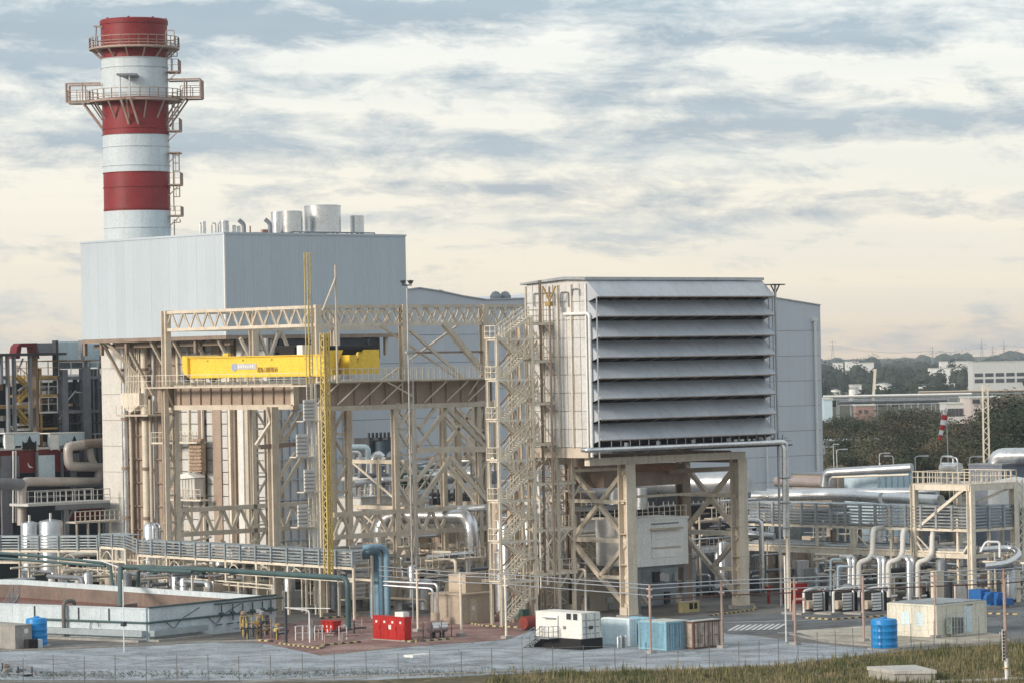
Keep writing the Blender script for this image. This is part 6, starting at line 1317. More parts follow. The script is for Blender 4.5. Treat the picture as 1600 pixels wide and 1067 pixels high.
# ================================================================== THIN PIPE BRIDGE ON POLES
PINKS = mat('weathered_pole', (.40, .29, .25), .7, 0, .15)
zpb = 4.9
poles = [(653, 986, CREAM, 'first'), (721, 993, CREAM, 'second'), (791, 997, CREAM, 'third'), (1017, 1020, PINKS, 'rusty'), (1129, 1012, PINKS, 'weathered'), (1243, 1007, PINKS, 'pinkish'), (1350, 1001, PINKS, 'thin'), (1462, 996, PINKS, 'weathered'), (1570, 991, PINKS, 'last')]
plab = ['cream pole of the pipe line between the red cabinet and the horizontal drum', 'cream pole of the pipe line left of the tan kiosk', 'cream pole of the pipe line at the foot of the stair tower', 'rusty pole of the pipe line in front of the blue containers', 'weathered pole of the pipe line beside the rusty container',
        'pinkish pole of the pipe line left of the concrete apron', 'weathered pole of the pipe line left of the round blue tank', 'weathered pole of the pipe line in front of the cream container', 'weathered pole of the pipe line near the right edge']
pp = []
for (px, y, m_, s_), lb in zip(poles, plab):
    a, b_ = KG(px, y); q = Thing('pipe_pole', lb, 'pole', (a, b_, 0), group='poles carrying the thin pipe line'); q.bar('pole', (a, b_, .25), (a, b_, zpb + (1.0 if m_ is not CREAM else .9)), .22, m_, kind='cyl'); q.box('footing', (a - .35, b_ - .35, 0), (a + .35, b_ + .35, .25), CONC)
    q.bar('cross_arm', (a, b_ - .35, zpb - .05), (a, b_ + .35, zpb - .05), .1, m_); q.bar('cross_arm', (a, b_ - .35, zpb + .56), (a, b_ + .35, zpb + .56), .08, m_); pp.append((a, b_))
ex = KG(600, 978); e2 = (pp[-1][0] + 12, pp[-1][1] + .5)
allp = [(pp[0][0] + (pp[0][0] - pp[1][0]) * .9, pp[0][1] + (pp[0][1] - pp[1][1]) * .9)] + pp + [e2]
for k, (off, dz, r_, m_, lb) in enumerate(((-.1, .95, .045, GALV, 'top'), (.1, .62, .04, GALV, 'middle'), (0, .05, .045, GALV, 'lowest'))):
    b = MB().tube([(a, b_ + off, zpb + dz) for a, b_ in allp], r_, 8, .6)
    solo('thin_pipe', b, m_, '%s of the three thin pale pipes carried across the yard on poles' % lb, 'pipe', (pp[3][0], pp[3][1] + off, zpb), 'thin pipes on poles')
b = MB().tube([(a, b_ + .35, zpb - .35) for a, b_ in allp[4:]], .06, 6, .6); solo('thin_pipe', b, mat('dark_red_pipe', (.10, .05, .045), .6), 'thin dark pipe slung just below the white ones on the right-hand poles', 'pipe', (pp[3][0], pp[3][1], zpb), 'thin pipes on poles')
# ================================================================== DENSE PLANT CLUTTER IN THE SHADE OF THE FRAMES
def clutter(name, label, x0, x1, D0, D1, zmax, n, seed, mats, base=None, tall=.3):
    """a process unit: base slab, boxes, vertical vessels, runs of pipe, small railed platforms"""
    r = random.Random(seed); o = KD((x0 + x1) / 2, 900, (D0 + D1) / 2); q = Thing(name, label, 'process unit', (o[0], o[1], 0)); bb0 = o[1]
    for i in range(n):
        D = r.uniform(D0, D1); x = r.uniform(x0, x1); a, b_, _ = KD(x, 900, D); k = r.random(); m_ = r.choice(mats)
        if k < .22: w, d, h = r.uniform(.5, 2.6), r.uniform(.4, 1.5), r.uniform(.5, zmax * .6); q.box('equipment_box', (a, b_, 0), (a + w, b_ + d, h), m_)
        elif k < .36:
            rr = r.uniform(.3, .7); h = r.uniform(zmax * .35, zmax * .8); b = MB().lathe([(rr, .3), (rr, h - .3), (rr * .7, h - .08), (.02, h)], (a, b_), 18); q.part('vessel', b, r.choice([GALV, SILVER, FWALL, TAN, GREYS]))
        elif k < .78:
            z = r.uniform(.6, zmax); ln = r.uniform(1.5, 7); rr = r.choice([.06, .08, .12, .18, .26]); e = Vector((1, 0, 0)) if r.random() < .6 else Vector((0, -1, 0)); p = Vector((a, b_, z))
            pts = [p, p + e * ln] + ([p + e * ln - Vector((0, 0, r.uniform(.5, z)))] if r.random() < .6 else []); b = MB().tube(pts, rr, 8, rr * 2.5); q.part('pipe', b, r.choice([GALV, SILVER, m_, CREAM, GREYS]))
        elif k < .9: z = r.uniform(1.5, zmax); q.bar('support_post', (a, b_, 0), (a, b_, z), .16, r.choice([BEIGE, BROWN, CREAM])); q.bar('support_arm', (a, b_, z), (a + r.uniform(.8, 2.5), b_, z), .14, r.choice([BEIGE, BROWN]))
        else:
            z = r.uniform(2, zmax * .9); w = r.uniform(1.5, 3); pl = q.box('platform', (a, b_, z), (a + w, b_ + 1.2, z + .1), BEIGE); b = MB().rail([(a, b_, z + .1), (a + w, b_, z + .1)], 1.1, .7, .05); q.part('railing', b, CREAM, parent=pl)
    return q
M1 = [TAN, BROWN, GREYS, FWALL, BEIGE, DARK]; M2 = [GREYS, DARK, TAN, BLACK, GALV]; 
clutter('process_unit', 'brown and grey machinery low behind the left half of the gantry', 285, 480, 365, 385, 5.5, 60, 1, M1)
clutter('process_unit', 'jumble of tan casings and pipes at the foot of the yellow mast', 440, 560, 352, 372, 6.5, 60, 2, M1)
clutter('process_unit', 'silver and dark piping unit behind the blue ducts', 560, 650, 352, 380, 8, 60, 3, [DARK, GREYS, TAN, GALV])
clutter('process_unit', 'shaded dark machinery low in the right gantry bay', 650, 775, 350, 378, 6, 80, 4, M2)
clutter('process_unit', 'pipework and valves on the cream turbine enclosure level', 545, 660, 374, 392, 15, 70, 5, [FWALL, GALV, TAN, GREYS])
clutter('process_unit', 'beige pipework packed behind the stair tower', 775, 835, 338, 356, 14, 70, 6, [BEIGE, TAN, BROWN, FWALL])
clutter('process_unit', 'tangle of beige supports behind the platform frame', 835, 900, 340, 358, 15, 70, 7, [BEIGE, TAN, BROWN, CREAM])
clutter('process_unit', 'machinery standing between the left legs of the filter house', 900, 985, 350, 372, 8, 50, 8, [TAN, BROWN, FWALL, GREYS])
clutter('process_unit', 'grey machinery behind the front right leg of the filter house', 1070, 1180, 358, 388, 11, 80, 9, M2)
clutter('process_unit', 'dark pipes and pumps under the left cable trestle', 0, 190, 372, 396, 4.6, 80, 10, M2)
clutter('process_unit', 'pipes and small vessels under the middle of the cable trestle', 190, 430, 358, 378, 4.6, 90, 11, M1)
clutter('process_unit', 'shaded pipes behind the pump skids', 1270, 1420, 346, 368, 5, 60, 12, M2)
clutter('process_unit', 'shaded pipes and boxes below the railed steel deck', 1420, 1590, 344, 368, 6, 70, 13, [GREYS, GALV, DARK, TAN, CREAM])
clutter('process_unit', 'grey pipework stacked behind the fat steam pipes of the right-hand rack', 1180, 1420, 372, 384, 10, 60, 14, [GREYS, GALV, TAN, FWALL])
# ================================================================== LEFT PROCESS STRUCTURE
DL = 436.0
aL, bL_, _ = KD(160, 700, DL)
def LP(px, py, off=0.0): bb = bL_ + off; a = KA(px, py, bb); return a, bb, KZ(px, py, a, bb)
def lbox(q, name, x0, yt, x1, yb_, off, dep, m, z0=None):
    a, bb, z1 = LP(x0, yt, off); a1 = KA(x1, yt, bb); zz = LP(x0, yb_, off)[2] if z0 is None else z0
    return q.box(name, (a, bb, zz), (a1, bb + dep, z1), m)
t = Thing('process_structure', 'dark open steel and concrete process structure with platforms at the left edge', 'building', (KA(60, 700, bL_), bL_, 0))
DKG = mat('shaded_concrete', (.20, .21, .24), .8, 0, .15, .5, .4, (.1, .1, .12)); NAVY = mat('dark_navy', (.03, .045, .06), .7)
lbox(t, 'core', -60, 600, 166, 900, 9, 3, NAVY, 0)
lbox(t, 'pale_panel', 90, 534, 129, 576, 3, .4, PALEB); lbox(t, 'pale_panel', 130.5, 537, 155, 574, 3, .4, PALEB); lbox(t, 'grey_wall', 57, 536, 88, 552, 4, .4, GREYS); lbox(t, 'brown_wall', 155.5, 538, 166, 576, 3, .4, BROWN)
lbox(t, 'roof_slab', -30, 552.5, 104, 556.5, -1.5, 5, DARK)
DR = mat('dark_red_cladding', (0, 0, 0))
b = MB(); p = [LP(x, y, 4) for x, y in ((24, 560), (27, 541), (32, 536), (58, 535.5), (62, 560), (54, 560), (52, 542), (34, 542), (31, 560))]; b.prism([(a, bb, z) for a, bb, z in p], (0, 1.5, 0)); t.part('red_portal', b, DR)
for (x, y0, y1, m_) in ((13, 556, 682, GREYS), (23, 556, 682, GREYS), (48, 556, 672, GREYS), (3, 556, 600, GREYS)): lbox(t, 'column', x - 1.6, y0, x + 1.6, y1, -1.2, .5, m_)
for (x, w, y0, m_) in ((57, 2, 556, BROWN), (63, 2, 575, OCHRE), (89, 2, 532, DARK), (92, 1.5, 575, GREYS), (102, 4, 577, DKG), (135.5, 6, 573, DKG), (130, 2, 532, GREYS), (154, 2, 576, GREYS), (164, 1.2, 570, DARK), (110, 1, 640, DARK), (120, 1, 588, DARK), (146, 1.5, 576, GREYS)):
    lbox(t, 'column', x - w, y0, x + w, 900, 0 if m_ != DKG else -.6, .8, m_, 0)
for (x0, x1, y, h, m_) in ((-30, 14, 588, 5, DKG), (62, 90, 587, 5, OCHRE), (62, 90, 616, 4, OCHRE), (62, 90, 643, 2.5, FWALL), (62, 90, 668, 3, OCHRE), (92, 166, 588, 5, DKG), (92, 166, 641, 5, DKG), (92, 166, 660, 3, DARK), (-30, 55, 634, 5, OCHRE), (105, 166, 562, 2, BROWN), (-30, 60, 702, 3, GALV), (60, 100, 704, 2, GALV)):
    lbox(t, 'floor_slab', x0, y, x1, y + h, -.3, 7, m_)
for (x0, x1, y) in ((-30, 12, 587), (25, 92, 586), (92, 130, 587), (138, 166, 587), (62, 90, 615), (62, 90, 642), (100, 166, 700)):
    p, q_ = LP(x0, y, -.3), LP(x1, y, -.3); b = MB().rail([p, (q_[0], q_[1], p[2])], 1.7, 1.5, .09); t.part('railing', b, FWALL if y != 586 else OCHRE)
for (x0, y0, x1, y1) in ((27, 586, 49, 605), (29, 640, 50, 663), (52, 605, 30, 628)):
    p, q_ = LP(x0, y0, -.2), LP(x1, y1, -.2)
    for dy in (0, 1): t.bar('stair_stringer', (p[0], p[1] + dy, p[2]), (q_[0], q_[1] + dy, q_[2]), .2, mat('stair_yellow', (.50, .33, .10), .6), .3)
    b = MB(); b.beam(Vector(p) + Vector((0, 0, 1.2)), Vector(q_) + Vector((0, 0, 1.2)), .08)
    for i in range(5): c = Vector(p).lerp(Vector(q_), i / 4); b.beam(c, c + Vector((0, 0, 1.2)), .07)
    t.part('handrail', b, mat('stair_yellow', (0, 0, 0)))
for (x0, y0, x1, y1) in ((105, 625, 118, 610), (118, 612, 128, 613), (28, 610, 48, 596), (28, 630, 48, 640), (92, 655, 100, 640), (36, 560, 28, 580)):
    t.bar('brace', LP(x0, y0, -.2), LP(x1, y1, -.2), .16, GALV)
for i in range(70):
    x = rnd.uniform(-10, 160); y = rnd.uniform(596, 700); w = rnd.uniform(3, 14); h = rnd.uniform(2, 9); lbox(t, 'equipment', x, y, min(x + w, 163), y + h, rnd.uniform(1.5, 6), rnd.uniform(.4, 1.5), rnd.choice([GREYS, DARK, FWALL, OCHRE, GALV, DKG, NAVY, BROWN]))
lbox(t, 'silver_drum', 30, 628, 46, 634, 1, 1, GALV); lbox(t, 'silver_drum', 28, 661, 48, 665, 1, 1, SILVER); lbox(t, 'silver_drum', 28, 669, 48, 673, 1, 1, SILVER)
# lower storey: dark red wall and grey columns
t = Thing('red_machine_hall', 'dark red clad lower hall with grey panels and deep black openings at the left edge', 'building', (KA(60, 760, bL_ - 4), bL_ - 4, 0))
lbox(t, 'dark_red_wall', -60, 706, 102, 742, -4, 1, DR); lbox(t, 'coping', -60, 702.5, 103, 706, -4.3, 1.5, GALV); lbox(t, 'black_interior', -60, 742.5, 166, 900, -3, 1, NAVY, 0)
lbox(t, 'dark_red_wall', 108, 795, 166, 812, -3.4, .35, DR); lbox(t, 'dark_red_wall', -40, 742.5, -2, 830, -3.6, .5, DR)
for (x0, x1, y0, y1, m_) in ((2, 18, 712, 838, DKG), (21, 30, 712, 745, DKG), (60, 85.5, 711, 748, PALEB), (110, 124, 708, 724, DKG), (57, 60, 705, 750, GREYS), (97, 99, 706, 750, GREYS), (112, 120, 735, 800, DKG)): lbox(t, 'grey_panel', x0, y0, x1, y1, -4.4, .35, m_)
for x in (20.5, 24.5): b = MB().tube([LP(x, 704, -4.9), LP(x, 816, -4.9)], .1, 8); t.part('thin_pipe', b, WHITE)
# marks on the red wall
b = MB(); p = [LP(x, y, -4.03) for x, y in ((43, 722), (46, 727), (52, 730), (46, 730), (43.5, 727))]; b.prism(p, (0, -.05, 0)); t.part('wall_mark', b, WHITE)
for (x0, x1, lb) in ((8, 62, 'left white roof box with a black spiked ornament on its front'), (78, 132, 'right white roof box with a black spiked ornament on its front')):
    q = Thing('roof_box', lb, 'equipment box', (KA(x0, 703, bL_ - 4), bL_ - 4, LP(x0, 703, -4)[2]), group='white boxes on the red hall roof')
    lbox(q, 'end_face', x0, 678.5, x0 + 14, 702, -4.35, .3, WHITE); lbox(q, 'body', x0 + 14.2, 677, x1, 696, -4.3, 2.5, PALEB); lbox(q, 'roof', x0, 676, x1, 677.5, -4.4, 2.8, WHITE)
    for i in range(5): lbox(q, 'leg', x0 + 2 + i * 12, 696, x0 + 3.6 + i * 12, 703, -4.3, .2, WHITE)
    lbox(q, 'dark_gap', x0 + 3, 694, x0 + 24, 702, -4.0, .2, DARK)
    m0 = x0 + 38.5; pts = ((m0 - 10.5, 702), (m0 - 11, 688.5), (m0 - 8, 692), (m0 - 3.5, 690), (m0, 680), (m0 + 3.5, 689), (m0 + 8, 691), (m0 + 10.5, 688), (m0 + 10, 702)); b = MB(); b.prism([LP(x, y, -4.4) for x, y in pts], (0, .08, 0)); q.part('black_ornament', b, BLACK)
LAG = mat('dull_lagging', (.50, .46, .43), .5, .3, .12)
pipes('lagged_pipe', 'fat dull lagged pipes zigzagging across the left structure', [
    ([(-20, 755, 413.8), (33, 756, 418.8)], .7, .5, GREYS), ([(34, 820, 418.9), (34, 752, 418.9), (100, 752, 425.1), (152, 752, 430.1), (156, 740, 430.5), (152, 729, 430.1), (108, 728, 425.9), (106, 712, 425.7), (106, 697, 425.7), (135, 694, 428.5)], .58, 1.1, LAG), ([(128, 694, 427.8), (175, 690, 432.3)], .6, .8, BROWN), ([(140, 700, 428.9), (142, 716, 429.1), (150, 730, 429.9)], .45, .6, LAG),
    ([(150, 729, 429.9), (175, 729, 432.3)], .5, .5, LAG), ([(60, 752, 421.4), (170, 756, 431.8)], .5, .5, GREYS)])
t = Thing('service_gallery', 'grey railed gallery on columns below the lagged pipes at the left', 'gallery', (*KD(100, 790, 415)[:2], 0))
a, b_, z = KD(44, 787, 415); a1 = KA(172, 787, b_); t.box('deck', (a, b_, z - .3), (a1, b_ + 4, z), FWALL); t.box('edge_beam', (a + 4, b_ - .1, z - .9), (a1, b_ + .2, z - .31), GREYS)
b = MB().rail([(a + 1, b_, z), (a1, b_, z)], 1.4, .9, .08); b.rail([(a + 1, b_ + 3.5, z), (a1, b_ + 3.5, z)], 1.4, 1.3, .08); t.part('railing', b, FWALL)
for px in (104, 168): x = KA(px, 800, b_); t.bar('column', (x, b_ + .3, 0), (x, b_ + .3, z - .3), .7, GREYS, .6, 'h')
t.bar('knee_brace', (KA(115, 800, b_), b_ + .3, z - 1.0), (KA(104, 800, b_), b_ + .3, z - 2.6), .3, GREYS)
t = Thing('brown_platform', 'small brown railed platform on posts in front of the white concrete shaft', 'platform', (*KD(140, 815, 405)[:2], 0))
a, b_, z = KD(118, 815, 405); a1 = KA(187, 815, b_); t.box('deck', (a, b_, z - .2), (a1, b_ + 2, z), BEIGE); b = MB().rail([(a, b_, z), (a1, b_, z)], 1.2, .7, .1); t.part('railing', b, BEIGE)
for i in range(4): x = lerp(a, a1, (i + .2) / 4); t.bar('post', (x, b_ + .2, 0), (x, b_ + .2, z - .2), .2, BEIGE)
for (x0, x1, yt, lb) in ((32, 60, 816, 'left short silver tank behind the cable trestle'), (60, 98, 813, 'right wider short silver tank behind the cable trestle')):
    a, b_, z = KD((x0 + x1) / 2, yt, 405); r_ = (x1 - x0) / 2 / FPX * 405; q = Thing('silver_tank', lb, 'tank', (a, b_, 0), group='short silver tanks behind the trestle')
    b = MB().lathe([(r_, 0), (r_, z - .2), (r_ * .9, z), (.05, z + .25)], (a, b_), 32); q.part('shell', b, GALV); b = MB().tube([(a, b_, z), (a, b_, z + .9)], .16, 8); q.part('vent', b, GALV)
a, b_, _ = KD(235, 838, 385); 
for px, lb in ((233, 'slim silver pressure vessel at the foot of the boiler block'),):
    q = Thing('pressure_vessel', lb, 'vessel', (a, b_, 0)); z1 = KZ(235, 815, a, b_); b = MB().lathe([(.8, 0), (.8, z1 - .6), (.55, z1 - .15), (.02, z1)], (a, b_), 24); q.part('shell', b, SILVER)
    for k in range(3): b = MB().tube([(a + k * .9 - .3, b_ - 1, 0), (a + k * .9 - .3, b_ - 1, z1 - .4), (a + k * .9, b_, z1 - .2)], .12, 8, .3); q.part('pipe', b, GALV)

# ================================================================== BASIN
H = 3.0
A_, B_, C_, E_, F_ = [Vector((*KG(px, py, H), 0)) for px, py in ((230, 951), (427, 931), (32, 905), (-60, 904), (-45, 941.5))]
t = Thing('basin', 'open white-walled concrete basin with reddish dark water inside, at the lower left', 'basin', (A_.x, A_.y, 0))
def wall(name, p, q, h, th_, m, z0=0, segs=1):
    for i in range(segs): 
        a, c = p.lerp(q, (i + .002) / segs), p.lerp(q, (i + .998) / segs); t.bar(name, a + Vector((0, 0, (z0 + h) / 2)), c + Vector((0, 0, (z0 + h) / 2)), th_, m, h - z0)
for p, q, n in ((A_, B_, 4), (C_, B_, 5), (E_, C_, 2), (F_, A_, 4)): wall('wall_panel', p, q, H, .4, BASINW, 0, n)
for p, q in ((A_, B_), (F_, A_)): t.bar('coping', p + Vector((0, 0, H + .04)), q + Vector((0, 0, H + .04)), .5, BASINW, .08)
ins = lambda p: p.lerp((A_ + B_ + C_ + F_) / 4, .02)
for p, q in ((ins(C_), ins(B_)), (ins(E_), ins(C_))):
    t.bar('shaded_lining', p + Vector((0, 0, H * .42)), q + Vector((0, 0, H * .42)), .3, BASINI, H * .82)  # brown lower wall face with its shadow painted in, top band left pale
b = MB().poly([ins(p) + Vector((0, 0, 1.15)) for p in (A_, B_, C_, E_, F_)]); t.part('water', b, REDW)
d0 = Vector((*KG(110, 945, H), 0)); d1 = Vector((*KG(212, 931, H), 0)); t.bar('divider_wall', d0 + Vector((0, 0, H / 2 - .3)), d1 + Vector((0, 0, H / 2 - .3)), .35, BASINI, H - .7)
# ledge, pipes and stairs on the outside of the basin wall
n1 = (B_ - A_).normalized(); n1 = Vector((n1.y, -n1.x, 0)); n2 = (A_ - F_).normalized(); n2 = Vector((n2.y, -n2.x, 0))
for p, q, n in ((A_.lerp(F_, .6), A_, n2), (A_, A_.lerp(B_, .42), n1)):
    t.bar('ledge', p + n * .55 + Vector((0, 0, .75)), q + n * .55 + Vector((0, 0, .75)), .55, mat('ledge_grey', (.36, .42, .45), .8), .55); t.bar('footing', p + n * .8 + Vector((0, 0, .1)), q + n * .8 + Vector((0, 0, .1)), 1.1, CONC, .2)
q = Thing('basin_pipes', 'dark teal pipes fixed along the outside of the basin walls', 'pipes', (A_.x, A_.y - 1, 0))
b = MB().tube([A_.lerp(F_, .62) + n2 * .45 + Vector((0, 0, 1.75)), A_ + (n1 + n2) * .35 + Vector((0, 0, 1.75)), A_.lerp(B_, 1.0) + n1 * .45 + Vector((0, 0, 1.75))], .1, 8, .5); q.part('pipe', b, TEAL)
b = MB().tube([A_ + (n1 + n2) * .3 + Vector((0, 0, H + .15)), B_ + n1 * .4 + Vector((0, 0, H + .15))], .09, 8); q.part('pipe', b, TEAL)
b = MB().tube([A_.lerp(B_, .5) + n1 * .4 + Vector((0, 0, H - .15)), B_ + n1 * 1.2 + Vector((0, 0, H - .1))], .08, 8); q.part('pipe', b, TEAL)
for k in (.55, .64, .72, .8, .88, .95):
    c = A_.lerp(B_, k) + n1 * .45; q.bar('valve_stem', c + Vector((0, 0, .6 + 1.2 * (k * 7 % 1))), c + Vector((0, 0, 2.7)), .09, TEAL); c2 = A_.lerp(B_, k - .05) + n1 * .5; q.bar('branch', c + Vector((0, 0, .9)), c2 + Vector((0, 0, .9)), .1, TEAL)
    b = MB().lathe([(.02, 1.7), (.24, 1.75), (.24, 2.0), (.02, 2.05)], (c.x, c.y), 10); q.part('valve', b, TEAL)
c = A_.lerp(F_, .44) + n2 * .6; b = MB().tube([c + Vector((0, 0, .1)), c + Vector((0, 0, 3.5)), c - n2 * 1.4 + Vector((0, 0, 3.5)), c - n2 * 1.6 + Vector((0, 0, 2.6))], .2, 12, .6); solo('hook_pipe', b, mat('dull_hook', (.14, .13, .12), .6), 'thick dark pipe hooking over the near basin wall', 'pipe', c)
for k in (.2, .37, .62): c = A_.lerp(F_, k) + n2 * .3; q.bar('bracket', c + Vector((0, 0, 1.7)), c + Vector((0, 0, 2.95)), .08, DARK)
b = MB()
for k, r_ in ((.28, .55), ): 
    c = A_.lerp(F_, k) + n2 * .35; pts = [c + (A_ - F_).normalized() * math.cos(i * .45) * r_ + Vector((0, 0, 1.2 + math.sin(i * .45) * .65)) for i in range(14)]; b.tube(pts, .035, 6, .05)
for k in (.12, .45): c = A_.lerp(B_, k) + n1 * .35; e_ = A_.lerp(B_, k + .12) + n1 * .35; b.tube([c + Vector((0, 0, 1.7)), c.lerp(e_, .5) + Vector((0, 0, .9)), e_ + Vector((0, 0, 1.8)), e_.lerp(c, -1.2) + Vector((0, 0, 2.7))], .035, 6, .5)
solo('loose_cables', b, DARK, 'loose looping cables hanging on the basin walls', 'cable', A_ + n1 * .3)
a, b_ = KG(194, 1018); q = Thing('thin_pole', 'thin white pole standing in front of the basin corner', 'pole', (a, b_, 0)); q.bar('pole', (a, b_, 0), (a, b_, KZ(192, 905, a, b_)), .1, WHITE, kind='cyl'); q.box('junction_box', (a - .2, b_ - .2, 2.3), (a + .2, b_ + .2, 2.7), DARK)
q = Thing('basin_stairs', 'grey steel steps with handrails climbing to the basin wall at the far left', 'staircase', (*KG(14, 985), 0))
c1 = Vector((*KG(2, 985), 0)); c2 = Vector((*KG(30, 930, 3.1), 3.1))
for s_ in (0, 1.0):
    o = Vector((0, s_, 0)); q.bar('stringer', c1 + o, c2 + o, .08, GREYS, .25); b = MB(); b.beam(c1 + o + Vector((0, 0, 1)), c2 + o + Vector((0, 0, 1)), .07); b.beam(c1 + o + Vector((0, 0, .5)), c2 + o + Vector((0, 0, .5)), .05)
    for i in range(5): c = c1.lerp(c2, i / 4) + o; b.beam(c, c + Vector((0, 0, 1)), .07)
    q.part('handrail', b, GREYS)
b = MB()
for i in range(13): c = c1.lerp(c2, i / 12); b.box(c - Vector((.13, 0, .02)), c + Vector((.13, 1.0, .02)))
q.part('treads', b, GREYS, kind='stuff')
# blocks at the lower left
def simple(name, label, cat, x0, x1, xc, yt, yb_, m, zt=None, trimm=None, z0=0.0, group=None, ns=0, nl=0, panel=None):
    """box with near corner at px xc: left face (v) to x0, right face (u) to x1"""
    a, b_ = KG(xc, yb_); al, ar, bl = a, KA(x1, yb_ - 6, b_), KB(x0, yb_ - 6, a); z1 = KZ(xc, yt, a, b_)
    q = Thing(name, label, cat, (a, b_, 0), group=group); q.box('body', (a, b_, z0), (ar, bl, z1), m); return q, a, b_, ar, bl, z1
q, a, b_, ar, bl, z1 = simple('concrete_box', 'square dark-stained concrete block next to the tall blue tank, lower left corner', 'block', -30, 50, 24, 978, 1014, CONC); q.box('top_slab', (a - .05, b_ - .05, z1 + .003), (ar + .05, bl, z1 + .1), CONC); q.box('notice', (a + 1.0, b_ - .03, 1.4), (a + 1.4, b_ - .003, 1.8), WHITE)
q.box('black_box', (a + .9, b_ - .8, .02), (a + 1.9, b_ - .1, .85), BLACK); q.box('white_box', (a + 2.0, b_ - .7, .02), (a + 2.5, b_ - .1, .8), BASINW)
def ctank(name, label, x0, x1, yt, yb_, m, nrib=4):
    xc = (x0 + x1) / 2; a, b_ = KG(xc, yb_ - 3); D = U.y * a + V_.y * b_; r_ = (x1 - x0) / 2 / FPX * D; z1 = KZ(xc, yt, a, b_); q = Thing(name, label, 'tank', (a, b_, 0))
    prof = [(r_, .12)]
    for i in range(nrib): z = lerp(.12, z1 - .25, (i + .5) / nrib); prof += [(r_, z - .06), (r_ * 1.02, z - .03), (r_ * 1.02, z + .03), (r_, z + .06)]
    prof += [(r_, z1 - .2), (r_ * .93, z1 - .08), (r_ * .5, z1 - .01), (.3, z1), (.02, z1)]
    b = MB().lathe(prof, (a, b_), 48); q.part('shell', b, m); b = MB().lathe([(.28, z1 - .01), (.28, z1 + .1), (.02, z1 + .12)], (a, b_), 20); q.part('lid', b, m)
    b = MB().lathe([(r_ + .35, 0), (r_ + .35, .11)], (a, b_), 32); q.part('plinth', b, CONC); b = MB().tube([(a - r_ - .05, b_ - .3, z1 - .5), (a - r_ - .25, b_ - .5, z1 - .5), (a - r_ - .25, b_ - .5, .2)], .05, 6, .1); q.part('hose', b, m); return q
ctank('blue_tank', 'tall bright blue plastic tank standing against the basin at the left', 41, 74, 964, 1012, BLUE); ctank('blue_tank', 'bright blue plastic tank on the apron in front of the cream container', 1361.5, 1402.5, 965, 1016, BLUE)

# ================================================================== YARD EQUIPMENT
def hazard(pts, label, w=.35, h=.14, step=.42):
    pts = [Vector((*KG(*p), 0)) for p in pts]; q = Thing('hazard_kerb', label, 'kerb', pts[0], group='yellow and black hazard kerbs')
    by_, bk_ = MB(), MB(); s = 0; k = 0
    for p, e in zip(pts, pts[1:]):
        ln = (e - p).length; d = (e - p).normalized(); n = max(1, int(ln / step))
        for i in range(n): (by_ if (i + k) % 2 else bk_).beam(p + d * (ln * i / n) + Vector((0, 0, h / 2)), p + d * (ln * (i + 1) / n) + Vector((0, 0, h / 2)), w, h)
        k += n
    q.part('yellow_stripes', by_, mat('hazard_cream', (.58, .46, .22), .7, 0, .2, 2)); q.part('black_stripes', bk_, DARK)
hazard([(434, 1005), (500, 1013), (505, 1008)], 'striped kerb around the low pipework left of the small red cabinet'); hazard([(508, 1008), (562, 1003)], 'striped kerb below the small red cabinet'); hazard([(590, 998), (648, 1003), (650, 998)], 'striped kerb around the foot of the big red cabinet')
hazard([(658, 1002), (707, 998)], 'striped kerb in front of the horizontal drum'); hazard([(700, 968), (760, 978), (832, 981)], 'long striped kerb in front of the tan kiosk and stair tower'); hazard([(1255, 965), (1300, 968), (1385, 962)], 'striped kerb along the pump skids'); hazard([(1526, 958), (1590, 960)], 'striped kerb below the blue machine')
hazard([(1108, 962), (1180, 952), (1175, 944)], 'striped kerb around the front right leg of the filter house'); hazard([(425, 1002), (400, 1000)], 'short striped kerb at the right end of the basin'); hazard([(500, 966), (560, 962)], 'striped kerb behind the small red cabinet')
def redcab(x0, x1, xc, yt, yb_, label, nm):
    q, a, b_, ar, bl, z1 = simple('red_cabinet', label, 'cabinet', x0, x1, xc, yt, yb_, RED, z0=.1); q.box('plinth', (a - .1, b_ - .1, 0), (ar + .1, bl + .1, .097), CONC); q.box('lid', (a - .06, b_ - .06, z1 + .002), (ar + .06, bl + .06, z1 + .07), RED)
    n = nm
    for i in range(n): 
        y0, y1 = lerp(b_, bl, i / n), lerp(b_, bl, (i + 1) / n); dr = q.box('door', (a - .03, y0 + .04, .25), (a - .003, y1 - .04, z1 - .1), RED); q.box('white_mark', (a - .045, lerp(y0, y1, .4), z1 - .55), (a - .032, lerp(y0, y1, .62), z1 - .35), WHITE); q.box('door_handle', (a - .07, y0 + .12, 1.0), (a - .032, y0 + .18, 1.3), DARK, parent=dr)
    q.box('white_mark', (a - .045, lerp(b_, bl, .42), z1 - 1.1), (a - .032, lerp(b_, bl, .5), z1 - .7), WHITE)
    q.box('side_door', (a + .1, b_ - .03, .25), (ar - .1, b_ - .003, z1 - .1), RED)
redcab(583, 643, 633, 965, 1002, 'large red cabinet with small white marks standing on the red paving', 4); redcab(502, 533, 521, 971, 992, 'small red cabinet beside the foot of the teal pipe', 3)
a, b_ = KG(627, 1000); q = Thing('plastic_crate', 'white box lying on top of the large red cabinet', 'box', (a, b_, 0)); z1 = KZ(633, 965, *KG(633, 1002)); a, b_ = KG(633, 1002); q.box('body', (a + .1, b_ + .3, z1 + .08), (a + .8, b_ + 1.5, z1 + .5), WHITE)
q = Thing('horizontal_drum', 'small silver horizontal drum inside a reddish pipe frame on the red paving', 'drum', (*KG(683, 998), 0)); a, b_ = KG(668, 997)
